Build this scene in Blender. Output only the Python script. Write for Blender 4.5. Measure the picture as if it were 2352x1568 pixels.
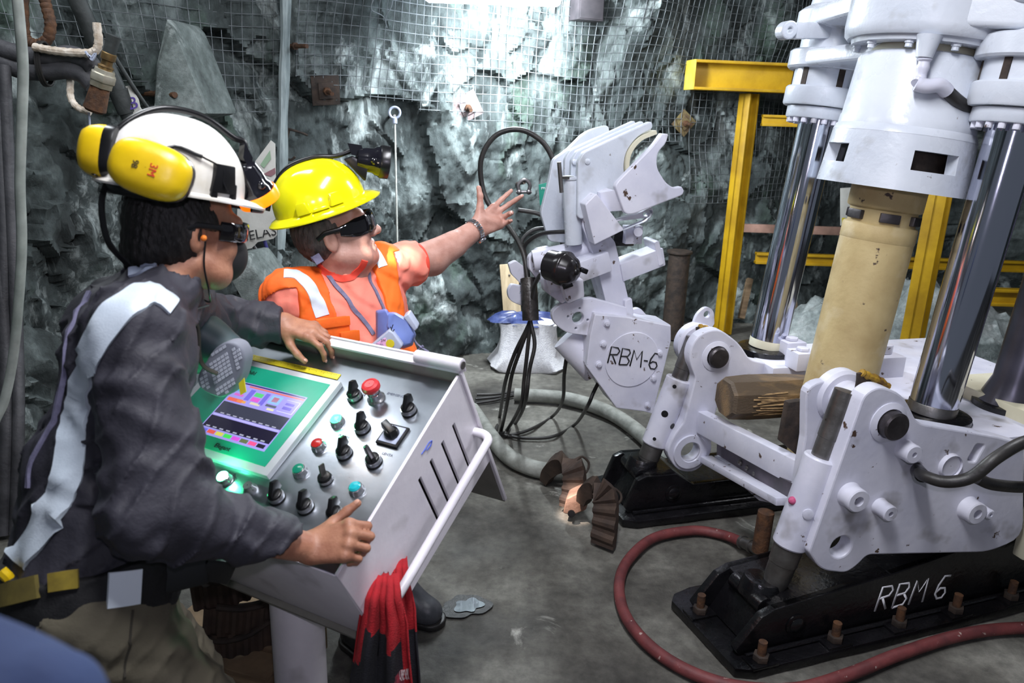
import bpy, bmesh, math, random
import numpy as np
from mathutils import Vector, Matrix
from mathutils.bvhtree import BVHTree
for _o in list(bpy.data.objects): bpy.data.objects.remove(_o)
random.seed(7); rng = np.random.default_rng(7)
SC = bpy.context.scene; COL = SC.collection
# ------------------------------------------------------------------ camera
FPX = 1750.0; EYE = 1.72; PIT = math.radians(16.7); ROL = math.radians(1.87)
_f = np.array([0, math.cos(PIT), -math.sin(PIT)]); _u0 = np.array([0, math.sin(PIT), math.cos(PIT)]); _r0 = np.array([1., 0, 0])
_r = _r0*math.cos(ROL)+_u0*math.sin(ROL); _u = -_r0*math.sin(ROL)+_u0*math.cos(ROL); _c = np.array([0, 0, EYE])
cd = bpy.data.cameras.new('camera'); cam = bpy.data.objects.new('camera', cd); COL.objects.link(cam)
cam.matrix_world = Matrix(((_r[0], _u[0], -_f[0], 0), (_r[1], _u[1], -_f[1], 0), (_r[2], _u[2], -_f[2], EYE), (0, 0, 0, 1)))
cd.sensor_width = 36; cd.sensor_fit = 'HORIZONTAL'; cd.lens = FPX/2352*36; cd.clip_start = .05; cd.clip_end = 60
cd.dof.use_dof = True; cd.dof.focus_distance = 2.9; cd.dof.aperture_fstop = 4.5
SC.camera = cam
# ------------------------------------------------------------------ world, lamps, exposure
vs = SC.view_settings; vs.view_transform = 'Standard'; vs.look = 'None'; vs.gamma = 1; vs.use_curve_mapping = False; vs.exposure = 0.12
wd = bpy.data.worlds.new('world'); SC.world = wd; wd.use_nodes = True
wd.node_tree.nodes['Background'].inputs[0].default_value = (.75, .85, 1, 1); wd.node_tree.nodes['Background'].inputs[1].default_value = .13
def area(name, loc, target, size, power, color=(.9, .95, 1), sy=None):
    d = bpy.data.lights.new(name, 'AREA'); d.energy = power; d.color = color; d.size = size
    if sy: d.shape = 'RECTANGLE'; d.size_y = sy
    o = bpy.data.objects.new(name, d); COL.objects.link(o); o.location = loc
    o.rotation_euler = (Vector(target)-Vector(loc)).to_track_quat('-Z', 'Y').to_euler(); return o
def spot(name, loc, target, power, angle, color=(1, 1, 1), blend=.5, r=.02):
    d = bpy.data.lights.new(name, 'SPOT'); d.energy = power; d.color = color; d.spot_size = math.radians(angle); d.spot_blend = blend; d.shadow_soft_size = r
    o = bpy.data.objects.new(name, d); COL.objects.link(o); o.location = loc
    o.rotation_euler = (Vector(target)-Vector(loc)).to_track_quat('-Z', 'Y').to_euler(); return o
area('gallery_lamp', (.1, 1.2, 3.3), (.4, 3.0, .6), .25, 84, (.94, .95, 1), 1.4)
area('gallery_lamp', (2.7, 3.2, 3.4), (1.6, 2.8, .8), .25, 80, (.94, .95, 1), 1.4)
area('gallery_lamp', (-1.6, 2.6, 3.2), (-1.0, 2.2, .8), .25, 26, (.9, .95, 1), 1.2)
area('flood_beam', (.0, 4.85, 2.36), (.12, 5.7, 1.85), .12, 95, (.88, .95, 1), .75)
area('flood_beam', (.0, 4.6, 2.36), (.5, 2.4, .6), .12, 40, (.88, .95, 1), .75)
spot('photographer_cap_lamp', (.08, -.18, 1.98), (.55, 3.0, .75), 42, 95, (.86, .82, 1), .9, .03)
# ------------------------------------------------------------------ helpers
def ray(px, py): return _f+_r*((px-1176)/FPX)-_u*((py-784)/FPX)
def at(px, py, Y):
    d = ray(px, py); return _c+d*(Y/d[1])
def atz(px, py, z=0.):
    d = ray(px, py); return _c+d*((z-EYE)/d[2])
def onpl(px, py, p0, n):
    d = ray(px, py); n = np.asarray(n, float); return _c+d*(((np.asarray(p0)-_c)@n)/(d@n))
def nrm(v): v = np.asarray(v, float); return v/np.linalg.norm(v)
V3 = lambda *a: np.array(a, float)
WL = {}
def link(o, parent=None, wloc=(0, 0, 0)):
    COL.objects.link(o); w = Vector(tuple(float(x) for x in wloc)); WL[o.name] = w
    if parent is not None:
        o.parent = parent; o.location = w-WL[parent.name]
    else: o.location = w
    return o
def tag(o, label=None, cat=None, group=None, kind=None):
    if label: o['label'] = label
    if cat: o['category'] = cat
    if group: o['group'] = group
    if kind: o['kind'] = kind
    return o
def thing(name, loc, label, cat, group=None):
    return tag(link(bpy.data.objects.new(name, None), None, loc), label, cat, group)
def mkobj(name, v, f, mat, parent=None, smooth=True, angle=35, bevel=0, bseg=2, origin=None):
    v = np.asarray(v, float).reshape(-1, 3)
    lo, hi = v.min(0), v.max(0); og = np.array([(lo[0]+hi[0])/2, (lo[1]+hi[1])/2, lo[2]]) if origin is None else np.asarray(origin)
    me = bpy.data.meshes.new(name)
    if isinstance(f, np.ndarray):
        n = len(f); k = f.shape[1]
        me.vertices.add(len(v)); me.vertices.foreach_set('co', (v-og).astype(np.float32).ravel())
        me.loops.add(n*k); me.loops.foreach_set('vertex_index', f.astype(np.int32).ravel())
        me.polygons.add(n); me.polygons.foreach_set('loop_start', np.arange(0, n*k, k, dtype=np.int32))
        me.update(calc_edges=True)
    else: me.from_pydata((v-og).tolist(), [], f)
    me.validate()
    if bevel:
        bm = bmesh.new(); bm.from_mesh(me); bmesh.ops.recalc_face_normals(bm, faces=bm.faces)
        es = [e for e in bm.edges if len(e.link_faces) == 2 and e.calc_face_angle(0) > math.radians(28)]
        bmesh.ops.bevel(bm, geom=es, offset=bevel, segments=bseg, affect='EDGES', profile=.6, clamp_overlap=True)
        bm.to_mesh(me); bm.free()
    if smooth:
        me.shade_smooth()
        if angle: me.set_sharp_from_angle(angle=math.radians(angle))
    if mat is not None: me.materials.append(mat)
    o = bpy.data.objects.new(name, me); return link(o, parent, og)
def frames(pts, up0=None):
    pts = np.asarray(pts, float); n = len(pts); T = np.gradient(pts, axis=0); T /= np.linalg.norm(T, axis=1)[:, None]+1e-12
    a = V3(0, 0, 1) if up0 is None else nrm(up0)
    if abs(a@T[0]) > .95: a = V3(1, 0, 0) if up0 is None else V3(0, 0, 1)
    N = [nrm(a-T[0]*(a@T[0]))]
    for i in range(1, n):
        v = N[-1]-T[i]*(N[-1]@T[i]); N.append(nrm(v))
    N = np.array(N); return T, N, np.cross(T, N)
def spl(pts, n=8, closed=False):
    P = [np.asarray(p, float) for p in pts]; out = []
    m = len(P)
    for i in range(m if closed else m-1):
        p0 = P[i-1] if (i > 0 or closed) else 2*P[0]-P[1]; p1 = P[i]; p2 = P[(i+1) % m]
        p3 = P[(i+2) % m] if (i+2 < m or closed) else 2*P[-1]-P[-2]
        for t in np.linspace(0, 1, n, endpoint=False):
            out.append(.5*((2*p1)+(p2-p0)*t+(2*p0-5*p1+4*p2-p3)*t*t+(3*p1-p0-3*p2+p3)*t**3))
    if not closed: out.append(P[-1])
    return np.array(out)
class MB:
    def __init__(s): s.v = []; s.f = []
    def add(s, v, f):
        b = len(s.v); s.v += [tuple(map(float, p)) for p in v]; s.f += [tuple(i+b for i in q) for q in f]; return s
    def box(s, c, d, X=(1, 0, 0), Y=(0, 1, 0), Z=(0, 0, 1)):
        c = np.asarray(c, float); X, Y, Z = (np.asarray(a, float) for a in (X, Y, Z)); h = np.asarray(d, float)/2
        return s.add([c+X*h[0]*i+Y*h[1]*j+Z*h[2]*k for i in (-1, 1) for j in (-1, 1) for k in (-1, 1)],
                     [(0, 1, 3, 2), (4, 6, 7, 5), (0, 4, 5, 1), (2, 3, 7, 6), (0, 2, 6, 4), (1, 5, 7, 3)])
    def bar(s, a, b, w, h, up=(0, 0, 1)):
        a, b = np.asarray(a, float), np.asarray(b, float); T = nrm(b-a); u = np.asarray(up, float); N = nrm(u-T*(u@T)); B = np.cross(N, T)
        return s.box((a+b)/2, (np.linalg.norm(b-a), w, h), T, B, N)
    def tube(s, pts, r, n=10, closed=False, cap=True, flat=None, up=None):
        pts = np.asarray(pts, float); m = len(pts); T, N, B = frames(pts, up)
        r = np.full(m, r, float) if np.isscalar(r) else np.asarray(r, float)
        a = np.linspace(0, 2*math.pi, n, endpoint=False); fl = 1 if flat is None else flat
        V = pts[:, None]+r[:, None, None]*(np.cos(a)[None, :, None]*N[:, None]*fl+np.sin(a)[None, :, None]*B[:, None])
        F = []
        for i in range(m if closed else m-1):
            for j in range(n):
                F.append((i*n+j, i*n+(j+1) % n, ((i+1) % m)*n+(j+1) % n, ((i+1) % m)*n+j))
        if cap and not closed: F += [tuple(range(n))[::-1], tuple((m-1)*n+j for j in range(n))]
        return s.add(V.reshape(-1, 3), F)
    def lathe(s, prof, o, ax=(0, 0, 1), n=32, cap=True, xref=None):
        ax = nrm(ax); x = V3(1, 0, 0) if xref is None else nrm(xref)
        if abs(ax@x) > .9: x = V3(0, 1, 0)
        x = nrm(x-ax*(ax@x)); y = np.cross(ax, x); o = np.asarray(o, float); a = np.linspace(0, 2*math.pi, n, endpoint=False); R = np.cos(a)[:, None]*x+np.sin(a)[:, None]*y
        V = []; F = []; m = len(prof)
        for r, h in prof: V += list(o+ax*h+R*r)
        for i in range(m-1):
            for j in range(n): F.append((i*n+j, i*n+(j+1) % n, (i+1)*n+(j+1) % n, (i+1)*n+j))
        if cap: F += [tuple(range(n))[::-1], tuple((m-1)*n+j for j in range(n))]
        return s.add(V, F)
    def cyl(s, a, b, r, r2=None, n=24):
        a, b = np.asarray(a, float), np.asarray(b, float); L = np.linalg.norm(b-a); return s.lathe([(r, 0), (r if r2 is None else r2, L)], a, b-a, n)
    def sph(s, c, r, n=16, m=10, X=(1, 0, 0), Y=(0, 1, 0), Z=(0, 0, 1)):
        r = np.full(3, r, float) if np.isscalar(r) else np.asarray(r, float); c = np.asarray(c, float); X, Y, Z = (np.asarray(a, float) for a in (X, Y, Z)); V = []; F = []
        for i in range(1, m):
            t = math.pi*i/m
            for j in range(n):
                p = 2*math.pi*j/n; V.append(c+X*r[0]*math.sin(t)*math.cos(p)+Y*r[1]*math.sin(t)*math.sin(p)+Z*r[2]*math.cos(t))
        for i in range(m-2):
            for j in range(n): F.append((i*n+j, (i+1)*n+j, (i+1)*n+(j+1) % n, i*n+(j+1) % n))
        t0 = len(V); V += [c+Z*r[2], c-Z*r[2]]
        for j in range(n): F += [(t0, j, (j+1) % n), (t0+1, (m-2)*n+(j+1) % n, (m-2)*n+j)]
        return s.add(V, F)
    def prism(s, top, off):
        off = np.asarray(off, float); n = len(top); V = [np.asarray(p, float) for p in top]; V += [p+off for p in V]
        return s.add(V, [tuple(range(n)), tuple(range(2*n-1, n-1, -1))]+[(j, n+j, n+(j+1) % n, (j+1) % n) for j in range(n)])
    def obj(s, name, mat, parent=None, **k): return mkobj(name, s.v, s.f, mat, parent, **k)
def roundpoly(pts, r, n=4):
    out = []; m = len(pts)
    for i in range(m):
        p, a, b = (np.asarray(q, float)[:2] for q in (pts[i], pts[i-1], pts[(i+1) % m])); rr = pts[i][2] if len(pts[i]) > 2 else r
        da, db = a-p, b-p; la, lb = np.linalg.norm(da), np.linalg.norm(db); k = min(rr, la*.48, lb*.48)
        if k < 1e-5: out.append(p); continue
        s0, s1 = p+da/la*k, p+db/lb*k
        for t in np.linspace(0, 1, n+1): out.append((1-t)**2*s0+2*t*(1-t)*p+t*t*s1)
    return out
def circ(c, r, n=24): return [np.array([c[0]+r*math.cos(t), c[1]+r*math.sin(t)]) for t in np.linspace(0, 2*math.pi, n, endpoint=False)]
def plate(name, outline, holes, o, X, Y, t, mat, parent=None, bevel=.004, angle=14):
    """flat plate with holes: outline in (X,Y) at o, t thick, its front face at o and its back t behind (against X x Y)"""
    X, Y = nrm(X), nrm(Y); Z = np.cross(X, Y); cu = bpy.data.curves.new('c', 'CURVE'); cu.dimensions = '2D'; cu.fill_mode = 'BOTH'
    bevel = min(bevel, t*.45); cu.extrude = t/2-bevel; cu.bevel_depth = bevel; cu.bevel_resolution = 1; cu.offset = -bevel
    for poly in [outline]+list(holes):
        s = cu.splines.new('POLY'); s.points.add(len(poly)-1); s.use_cyclic_u = True
        for i, p in enumerate(poly): s.points[i].co = (p[0], p[1], 0, 1)
    oc = bpy.data.objects.new('c', cu); me = bpy.data.meshes.new_from_object(oc); bpy.data.objects.remove(oc)
    n = len(me.vertices); v = np.zeros(n*3, np.float32); me.vertices.foreach_get('co', v); v = v.reshape(-1, 3)
    f = [tuple(p.vertices) for p in me.polygons]; bpy.data.meshes.remove(me)
    bm = bmesh.new(); vv = [bm.verts.new(tuple(np.asarray(o)+X*a+Y*b+Z*(c-t/2))) for a, b, c in v]
    for q in f:
        try: bm.faces.new([vv[i] for i in q])
        except ValueError: pass
    bmesh.ops.remove_doubles(bm, verts=bm.verts, dist=1e-5); bmesh.ops.recalc_face_normals(bm, faces=bm.faces)
    bm.verts.index_update(); V = [tuple(p.co) for p in bm.verts]; F = [tuple(p.index for p in q.verts) for q in bm.faces]; bm.free()
    return mkobj(name, V, F, mat, parent, angle=angle)
def text(name, s, o, X, Y, size, mat, parent=None, depth=.0008, align='CENTER'):
    X, Y = nrm(X), nrm(Y); Z = np.cross(X, Y); cu = bpy.data.curves.new('t', 'FONT'); cu.body = s; cu.size = size; cu.extrude = depth; cu.align_x = align; cu.align_y = 'CENTER'; cu.resolution_u = 3
    oc = bpy.data.objects.new('t', cu); me = bpy.data.meshes.new_from_object(oc); bpy.data.objects.remove(oc)
    V = [np.asarray(o)+X*p.co[0]+Y*p.co[1]+Z*p.co[2] for p in me.vertices]; F = [tuple(p.vertices) for p in me.polygons]; bpy.data.meshes.remove(me)
    return mkobj(name, V, F, mat, parent, smooth=False)
def dup(o, name=None, loc=None, parent=None):
    c = o.copy(); p = parent if parent is not None else None; c.parent = p; COL.objects.link(c)
    w = Vector(tuple(float(x) for x in loc)) if loc is not None else WL[o.name].copy(); WL[c.name] = w
    c.location = w-(WL[p.name] if p is not None else Vector((0, 0, 0)))
    for ch in o.children: dup(ch, None, w+(WL[ch.name]-WL[o.name]), c)
    return c
# ------------------------------------------------------------------ noise
def vnoise(P):
    P = np.asarray(P, float); i = np.floor(P).astype(np.int64); f = P-i; f = f*f*(3-2*f)
    def h(x, y, z):
        n = (x*374761393+y*668265263+z*1274126177) & 0x7fffffff; n = ((n ^ (n >> 13))*1103515245) & 0x7fffffff; n = (n ^ (n >> 16)) & 0xffff; return n/65535.
    x, y, z = i[:, 0], i[:, 1], i[:, 2]; a, b, c = f[:, 0], f[:, 1], f[:, 2]; o = 0
    for dx in (0, 1):
        for dy in (0, 1):
            for dz in (0, 1): o = o+h(x+dx, y+dy, z+dz)*(a if dx else 1-a)*(b if dy else 1-b)*(c if dz else 1-c)
    return o*2-1
def fbm(P, o=4, g=.5):
    s = 0; a = 1
    for k in range(o): s = s+a*vnoise(P*2.**k+17.3*k); a *= g
    return s
def facets(S, cell, seed, tilt):
    S = np.asarray(S, float)/cell; i = np.floor(S).astype(np.int64); best = np.full(len(S), 9e9); val = np.zeros(len(S))
    def hh(x, y, k):
        n = (x*73856093 ^ y*19349663 ^ (k+seed)*83492791) & 0x7fffffff; n = ((n ^ (n >> 11))*1103515245+12345) & 0x7fffffff; return ((n >> 8) & 0xffff)/65535.
    for dx in (-1, 0, 1):
        for dy in (-1, 0, 1):
            cx, cy = i[:, 0]+dx, i[:, 1]+dy; px = cx+hh(cx, cy, 1); py = cy+hh(cx, cy, 2); ox, oy = S[:, 0]-px, S[:, 1]-py; d = ox*ox+oy*oy
            v = (hh(cx, cy, 3)-.5)+tilt*((hh(cx, cy, 4)-.5)*ox+(hh(cx, cy, 5)-.5)*oy)*2
            m = d < best; best = np.where(m, d, best); val = np.where(m, v, val)
    return val
# ------------------------------------------------------------------ materials
def lin(c): return tuple(((x/255)/12.92 if x/255 <= .04045 else ((x/255+.055)/1.055)**2.4) for x in c)+(1,)
def pbr(name, c, c2=None, rough=.5, metal=0., scale=8., bump=0., bscale=60., chip=None, chipth=.68, chips=14., coat=0., emit=None, es=0., stretch=(1, 1, 1), rvar=.0, spec=.5, detail=5, lo=.35, hi=.65, chip2=None):
    m = bpy.data.materials.new(name); m.use_nodes = True; nt = m.node_tree; N = nt.nodes; L = nt.links; b = N['Principled BSDF']
    b.inputs['Base Color'].default_value = lin(c); b.inputs['Roughness'].default_value = rough; b.inputs['Metallic'].default_value = metal; b.inputs['Coat Weight'].default_value = coat; b.inputs['Specular IOR Level'].default_value = spec
    if emit is not None: b.inputs['Emission Color'].default_value = lin(emit); b.inputs['Emission Strength'].default_value = es
    if c2 is None and not bump and chip is None: return m
    tc = N.new('ShaderNodeNewGeometry'); mp = N.new('ShaderNodeMapping'); mp.inputs['Scale'].default_value = stretch; L.new(tc.outputs['Position'], mp.inputs['Vector'])
    def noise(s, d=detail, r=.55):
        n = N.new('ShaderNodeTexNoise'); n.inputs['Scale'].default_value = s; n.inputs['Detail'].default_value = d; n.inputs['Roughness'].default_value = r; L.new(mp.outputs[0], n.inputs['Vector']); return n
    def ramp(src, a, z, ca=(0, 0, 0, 1), cz=(1, 1, 1, 1)):
        r = N.new('ShaderNodeValToRGB'); r.color_ramp.elements[0].position = a; r.color_ramp.elements[1].position = z; r.color_ramp.elements[0].color = ca; r.color_ramp.elements[1].color = cz; L.new(src, r.inputs[0]); return r
    col = None
    if c2 is not None:
        r = ramp(noise(scale).outputs['Fac'], lo, hi, lin(c), lin(c2)); col = r.outputs[0]
    def mix(fac, A, Bc):
        x = N.new('ShaderNodeMix'); x.data_type = 'RGBA'; L.new(fac, x.inputs[0])
        if A is None: x.inputs[6].default_value = lin(c)
        else: L.new(A, x.inputs[6])
        x.inputs[7].default_value = Bc; return x.outputs[2]
    if chip is not None:
        r = ramp(noise(chips, 6, .6).outputs['Fac'], chipth, chipth+.03); col = mix(r.outputs[0], col, lin(chip))
    if chip2 is not None:
        r = ramp(noise(chips*.23+3, 3, .5).outputs['Fac'], chip2[1], chip2[1]+.2); col = mix(r.outputs[0], col, lin(chip2[0]))
    if col is not None: L.new(col, b.inputs['Base Color'])
    if rvar:
        r = ramp(noise(scale*1.7).outputs['Fac'], .3, .7); mr = N.new('ShaderNodeMapRange'); L.new(r.outputs[0], mr.inputs[0]); mr.inputs[3].default_value = max(0, rough-rvar); mr.inputs[4].default_value = min(1, rough+rvar); L.new(mr.outputs[0], b.inputs['Roughness'])
    if bump:
        bn = N.new('ShaderNodeBump'); bn.inputs['Strength'].default_value = min(1, bump); bn.inputs['Distance'].default_value = .004*max(1, bump); L.new(noise(bscale, 4).outputs['Fac'], bn.inputs['Height']); L.new(bn.outputs[0], b.inputs['Normal'])
    return m
m_white = pbr('white_paint', (216, 216, 228), (196, 197, 213), .38, 0, 5, .25, 30, chip=(78, 60, 50), chipth=.655, chips=19, rvar=.1, chip2=((128, 124, 122), .60))
m_white2 = pbr('white_paint_clean', (206, 211, 220), (190, 196, 207), .3, 0, 4, .3, 45, rvar=.08, chip=(112, 102, 94), chipth=.70, chips=22, chip2=((150, 150, 150), .62))
m_cream = pbr('cream_paint', (214, 210, 188), (196, 190, 165), .45, 0, 5, .2, 40, chip=(60, 56, 54), chipth=.66, chips=12)
m_chrome = pbr('polished_chrome', (208, 210, 222), (190, 193, 208), .10, 1., 3, stretch=(1, 1, .2), rvar=.03)
m_steel = pbr('bare_steel', (128, 126, 124), (98, 95, 92), .4, .85, 12, .2, 80, chip=(72, 60, 50), chipth=.66)
m_dsteel = pbr('dark_pin_steel', (96, 92, 94), (70, 66, 68), .42, .8, 14, .3, 70)
m_black = pbr('black_paint', (20, 19, 22), (10, 10, 12), .24, 0, 7, .5, 60, chip=(120, 120, 122), chipth=.77, chips=42, rvar=.1)
m_rubber = pbr('black_rubber', (30, 29, 30), (46, 44, 42), .45, 0, 10, .3, 70)
m_rust = pbr('rusty_steel', (98, 66, 42), (62, 44, 34), .75, .2, 30, .6, 90)
m_drust = pbr('dark_rusty_steel', (66, 54, 46), (42, 36, 33), .75, .2, 22, .6, 60)
m_tan = pbr('tan_paint', (196, 176, 128), (172, 150, 104), .6, 0, 6, .4, 50, chip=(66, 50, 42), chipth=.665, chips=16, chip2=((205, 192, 160), .55))
m_yellow = pbr('yellow_paint', (196, 156, 20), (166, 128, 14), .5, 0, 5, .3, 50, chip=(96, 70, 26), chipth=.72, chips=12)
m_wood = pbr('weathered_timber', (158, 134, 104), (104, 84, 64), .8, 0, 10, .6, 50, stretch=(.4, .4, 3))
m_log = pbr('oily_timber', (88, 74, 58), (156, 126, 86), .6, 0, 3.2, .8, 60, lo=.48, hi=.75, stretch=(1, 3, 3))
m_stain = pbr('brushed_stainless', (160, 165, 172), (136, 142, 150), .34, 1., 4, .03, 160, rvar=.08)
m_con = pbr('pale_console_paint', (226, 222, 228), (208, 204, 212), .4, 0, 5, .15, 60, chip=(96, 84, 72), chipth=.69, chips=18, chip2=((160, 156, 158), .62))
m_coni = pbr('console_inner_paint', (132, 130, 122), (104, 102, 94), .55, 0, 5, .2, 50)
m_knob = pbr('black_plastic', (20, 20, 22), None, .3)
m_skin1 = pbr('brown_skin', (172, 122, 96), (150, 100, 78), .5, 0, 30, .25, 160)
m_skin2 = pbr('tan_skin', (188, 144, 130), (170, 124, 110), .48, 0, 25, .25, 160)
m_hair = pbr('black_hair', (16, 14, 14), (30, 26, 25), .55, 0, 60, .8, 240, stretch=(1, 1, .3))
m_hair2 = pbr('greying_hair', (40, 38, 38), (84, 80, 78), .6, 0, 90, .8, 240, stretch=(1, 1, .3))
m_jacket = pbr('dark_grey_jersey', (50, 49, 59), (37, 36, 45), .65, 0, 6, .35, 90)
m_refl = pbr('silver_reflective_tape', (208, 219, 230), (190, 202, 214), .4, 0, 9, .15, 300)
m_khaki = pbr('khaki_cotton', (104, 98, 82), (84, 78, 66), .9, 0, 6, .4, 60)
m_orange = pbr('orange_hivis', (246, 112, 24), (226, 92, 16), .75, 0, 6, .3, 70)
m_pink = pbr('salmon_cotton', (240, 138, 118), (230, 124, 108), .85, 0, 5, .35, 60)
m_red = pbr('red_collar', (222, 72, 54), None, .8)
m_hose = pbr('red_rubber_hose', (120, 58, 58), (92, 44, 46), .6, 0, 14, .5, 60, chip=(170, 150, 142), chipth=.66, chips=34)
m_ghose = pbr('grey_hose', (150, 152, 146), (112, 114, 108), .7, 0, 12, .6, 40)
m_ylw = pbr('yellow_helmet_shell', (240, 232, 20), None, .16, coat=.4)
m_yel2 = pbr('yellow_ear_cup', (236, 200, 24), (214, 176, 16), .35, 0, 10, .1, 60)
m_hwhite = pbr('scuffed_white_shell', (226, 224, 220), (196, 188, 168), .3, 0, 9, .1, 60, lo=.45, hi=.75)
m_print = pbr('black_print', (22, 22, 24), None, .6)
m_bprint = pbr('faint_print', (92, 98, 116), None, .6)
m_wprint = pbr('white_paint_marker', (225, 225, 230), None, .6)
m_blue = pbr('blue_respirator_rubber', (120, 140, 206), (104, 122, 190), .5, 0, 8, .15, 60)
m_gfil = pbr('grey_filter_plastic', (176, 184, 204), (160, 168, 190), .45, 0, 8)
m_strap = pbr('grey_webbing', (120, 118, 146), (100, 98, 124), .8, 0, 60, .3, 300)
m_tape = pbr('yellow_tape', (228, 212, 50), (214, 196, 40), .45, 0, 14)
# ================================================================== setting: floor, rock wall, roof
def rockmat(name, dark, mid, light, scale, lt, gl, rough=.85, bump=.9, stretch=(1, 1, 1), rot=(0, 0, 0), mossy=True, wet=False):
    m = bpy.data.materials.new(name); m.use_nodes = True; nt = m.node_tree; N = nt.nodes; L = nt.links; b = N['Principled BSDF']; b.inputs['Roughness'].default_value = rough
    g = N.new('ShaderNodeNewGeometry'); mp = N.new('ShaderNodeMapping'); mp.inputs['Scale'].default_value = stretch; mp.inputs['Rotation'].default_value = rot; L.new(g.outputs['Position'], mp.inputs[0])
    def noise(s, d=6, r=.6, dist=0):
        n = N.new('ShaderNodeTexNoise'); n.inputs['Scale'].default_value = s; n.inputs['Detail'].default_value = d; n.inputs['Roughness'].default_value = r; n.inputs['Distortion'].default_value = dist; L.new(mp.outputs[0], n.inputs['Vector']); return n.outputs['Fac']
    def ramp(src, *el):
        r = N.new('ShaderNodeValToRGB'); r.color_ramp.elements[0].position = el[0][0]; r.color_ramp.elements[0].color = el[0][1]; r.color_ramp.elements[1].position = el[-1][0]; r.color_ramp.elements[1].color = el[-1][1]
        for p, c in el[1:-1]: e = r.color_ramp.elements.new(p); e.color = c
        L.new(src, r.inputs[0]); return r.outputs[0]
    def mix(f, a, c, mode='MIX'):
        x = N.new('ShaderNodeMix'); x.data_type = 'RGBA'; x.blend_type = mode
        if isinstance(f, float): x.inputs[0].default_value = f
        else: L.new(f, x.inputs[0])
        for s, k in ((a, 6), (c, 7)):
            if isinstance(s, tuple): x.inputs[k].default_value = s
            else: L.new(s, x.inputs[k])
        return x.outputs[2]
    base = ramp(noise(scale), (.3, lin(dark)), (.5, lin(mid)), (.72, lin(light)))
    W = (1, 1, 1, 1); K = (0, 0, 0, 1)
    f = ramp(noise(lt, 8, .68, .6), (gl, K), (gl+.1, W)); col = mix(f, base, lin(tuple(min(255, x+45) for x in light)))
    if mossy:
        f2 = ramp(noise(2.3, 4), (.58, K), (.7, W)); col = mix(f2, col, lin((92, 108, 98)), 'MULTIPLY') if False else mix(f2, col, lin((74, 92, 82)))
    f3 = ramp(noise(26, 5, .7), (.3, (.62, .62, .62, 1)), (.7, (1.25, 1.25, 1.25, 1))); col = mix(1., col, f3, 'MULTIPLY')
    L.new(col, b.inputs['Base Color'])
    if wet:
        r = ramp(noise(1.7, 4), (.42, (.9, .9, .9, 1)), (.66, (.42, .42, .42, 1))); L.new(r, b.inputs['Roughness'])
    bn = N.new('ShaderNodeBump'); bn.inputs['Strength'].default_value = bump; bn.inputs['Distance'].default_value = .012; L.new(noise(34, 7, .7), bn.inputs['Height']); L.new(bn.outputs[0], b.inputs['Normal']); return m
m_rock = rockmat('fractured_rock', (30, 36, 36), (68, 77, 77), (134, 145, 144), 3.0, 2.4, .56, stretch=(1, 1, .55), rot=(.5, .35, 0))
m_floor = rockmat('trodden_concrete', (46, 44, 41), (90, 88, 82), (134, 133, 125), 1.9, 3.6, .62, .75, .5, mossy=False, wet=True)
m_roof = rockmat('roof_rock', (40, 46, 48), (70, 78, 80), (110, 118, 120), 2.5, 3, .66)

gx = np.concatenate([np.linspace(-4, -1.6, 24, endpoint=False), np.linspace(-1.6, 3.4, 150, endpoint=False), np.linspace(3.4, 8, 40)])
gy = np.concatenate([np.linspace(-1.5, .8, 20, endpoint=False), np.linspace(.8, 5.6, 144, endpoint=False), np.linspace(5.6, 9.5, 40)])
X, Y = np.meshgrid(gx, gy, indexing='ij'); Pf = np.stack([X.ravel(), Y.ravel(), 0*X.ravel()], 1)
Pf[:, 2] = -.006+.006*fbm(Pf*2.2, 3)+.0035*fbm(Pf*9+5, 3)
nx, ny = len(gx), len(gy); I = np.arange(nx*ny).reshape(nx, ny)
Q = np.stack([I[:-1, :-1], I[1:, :-1], I[1:, 1:], I[:-1, 1:]], -1).reshape(-1, 4)
tag(mkobj('floor', Pf, Q, m_floor, angle=None), 'trodden grey concrete floor of the rock chamber', kind='structure')

WP = spl([(-2.75, -.2), (-2.55, 1.6), (-2.32, 3.0), (-1.85, 4.15), (-1.05, 5.0), (.05, 5.6), (1.3, 6.25), (2.6, 7.1), (4.3, 7.7), (6.0, 7.2), (6.8, 5.2), (7.0, 2.5)], 14)
_ds = np.concatenate([[0], np.cumsum(np.linalg.norm(np.diff(WP, axis=0), axis=1))]); SL = _ds[-1]
def wxy(s):
    x = np.interp(s, _ds, WP[:, 0]); y = np.interp(s, _ds, WP[:, 1]); e = .05
    dx = np.interp(s+e, _ds, WP[:, 0])-np.interp(s-e, _ds, WP[:, 0]); dy = np.interp(s+e, _ds, WP[:, 1])-np.interp(s-e, _ds, WP[:, 1]); l = np.hypot(dx, dy); return x, y, dy/l, -dx/l
def wdisp(s, z, fine=True):
    P = np.stack([s, z, 0*s], 1); d = .17*fbm(P*.75+3, 3)+.10*np.maximum(0, z-1.7)**2
    if fine:
        w = np.stack([s+.35*z+.06*fbm(P*3, 2), z*.62-.25*s+.06*fbm(P*3+9, 2)], 1)
        k = 1+1.7*np.clip((1.55-z)/.4, 0, 1)*np.clip((4.7-s)/.8, 0, 1); d = d+.085*facets(w, .55, 3, 1.1)+.034*k*facets(w, .2, 11, 1.2)+.014*k*facets(w, .085, 29, 1.2)+.022*fbm(P*7, 5, .62)+.05*fbm(P*2.4+7, 3)
    return d
def wpt(s, z, off=0., fine=False):
    s = np.atleast_1d(np.asarray(s, float)); z = np.atleast_1d(np.asarray(z, float)); x, y, a, b = wxy(s); d = wdisp(s, z, fine)+off
    return np.stack([x+a*d, y+b*d, z], 1)
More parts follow.
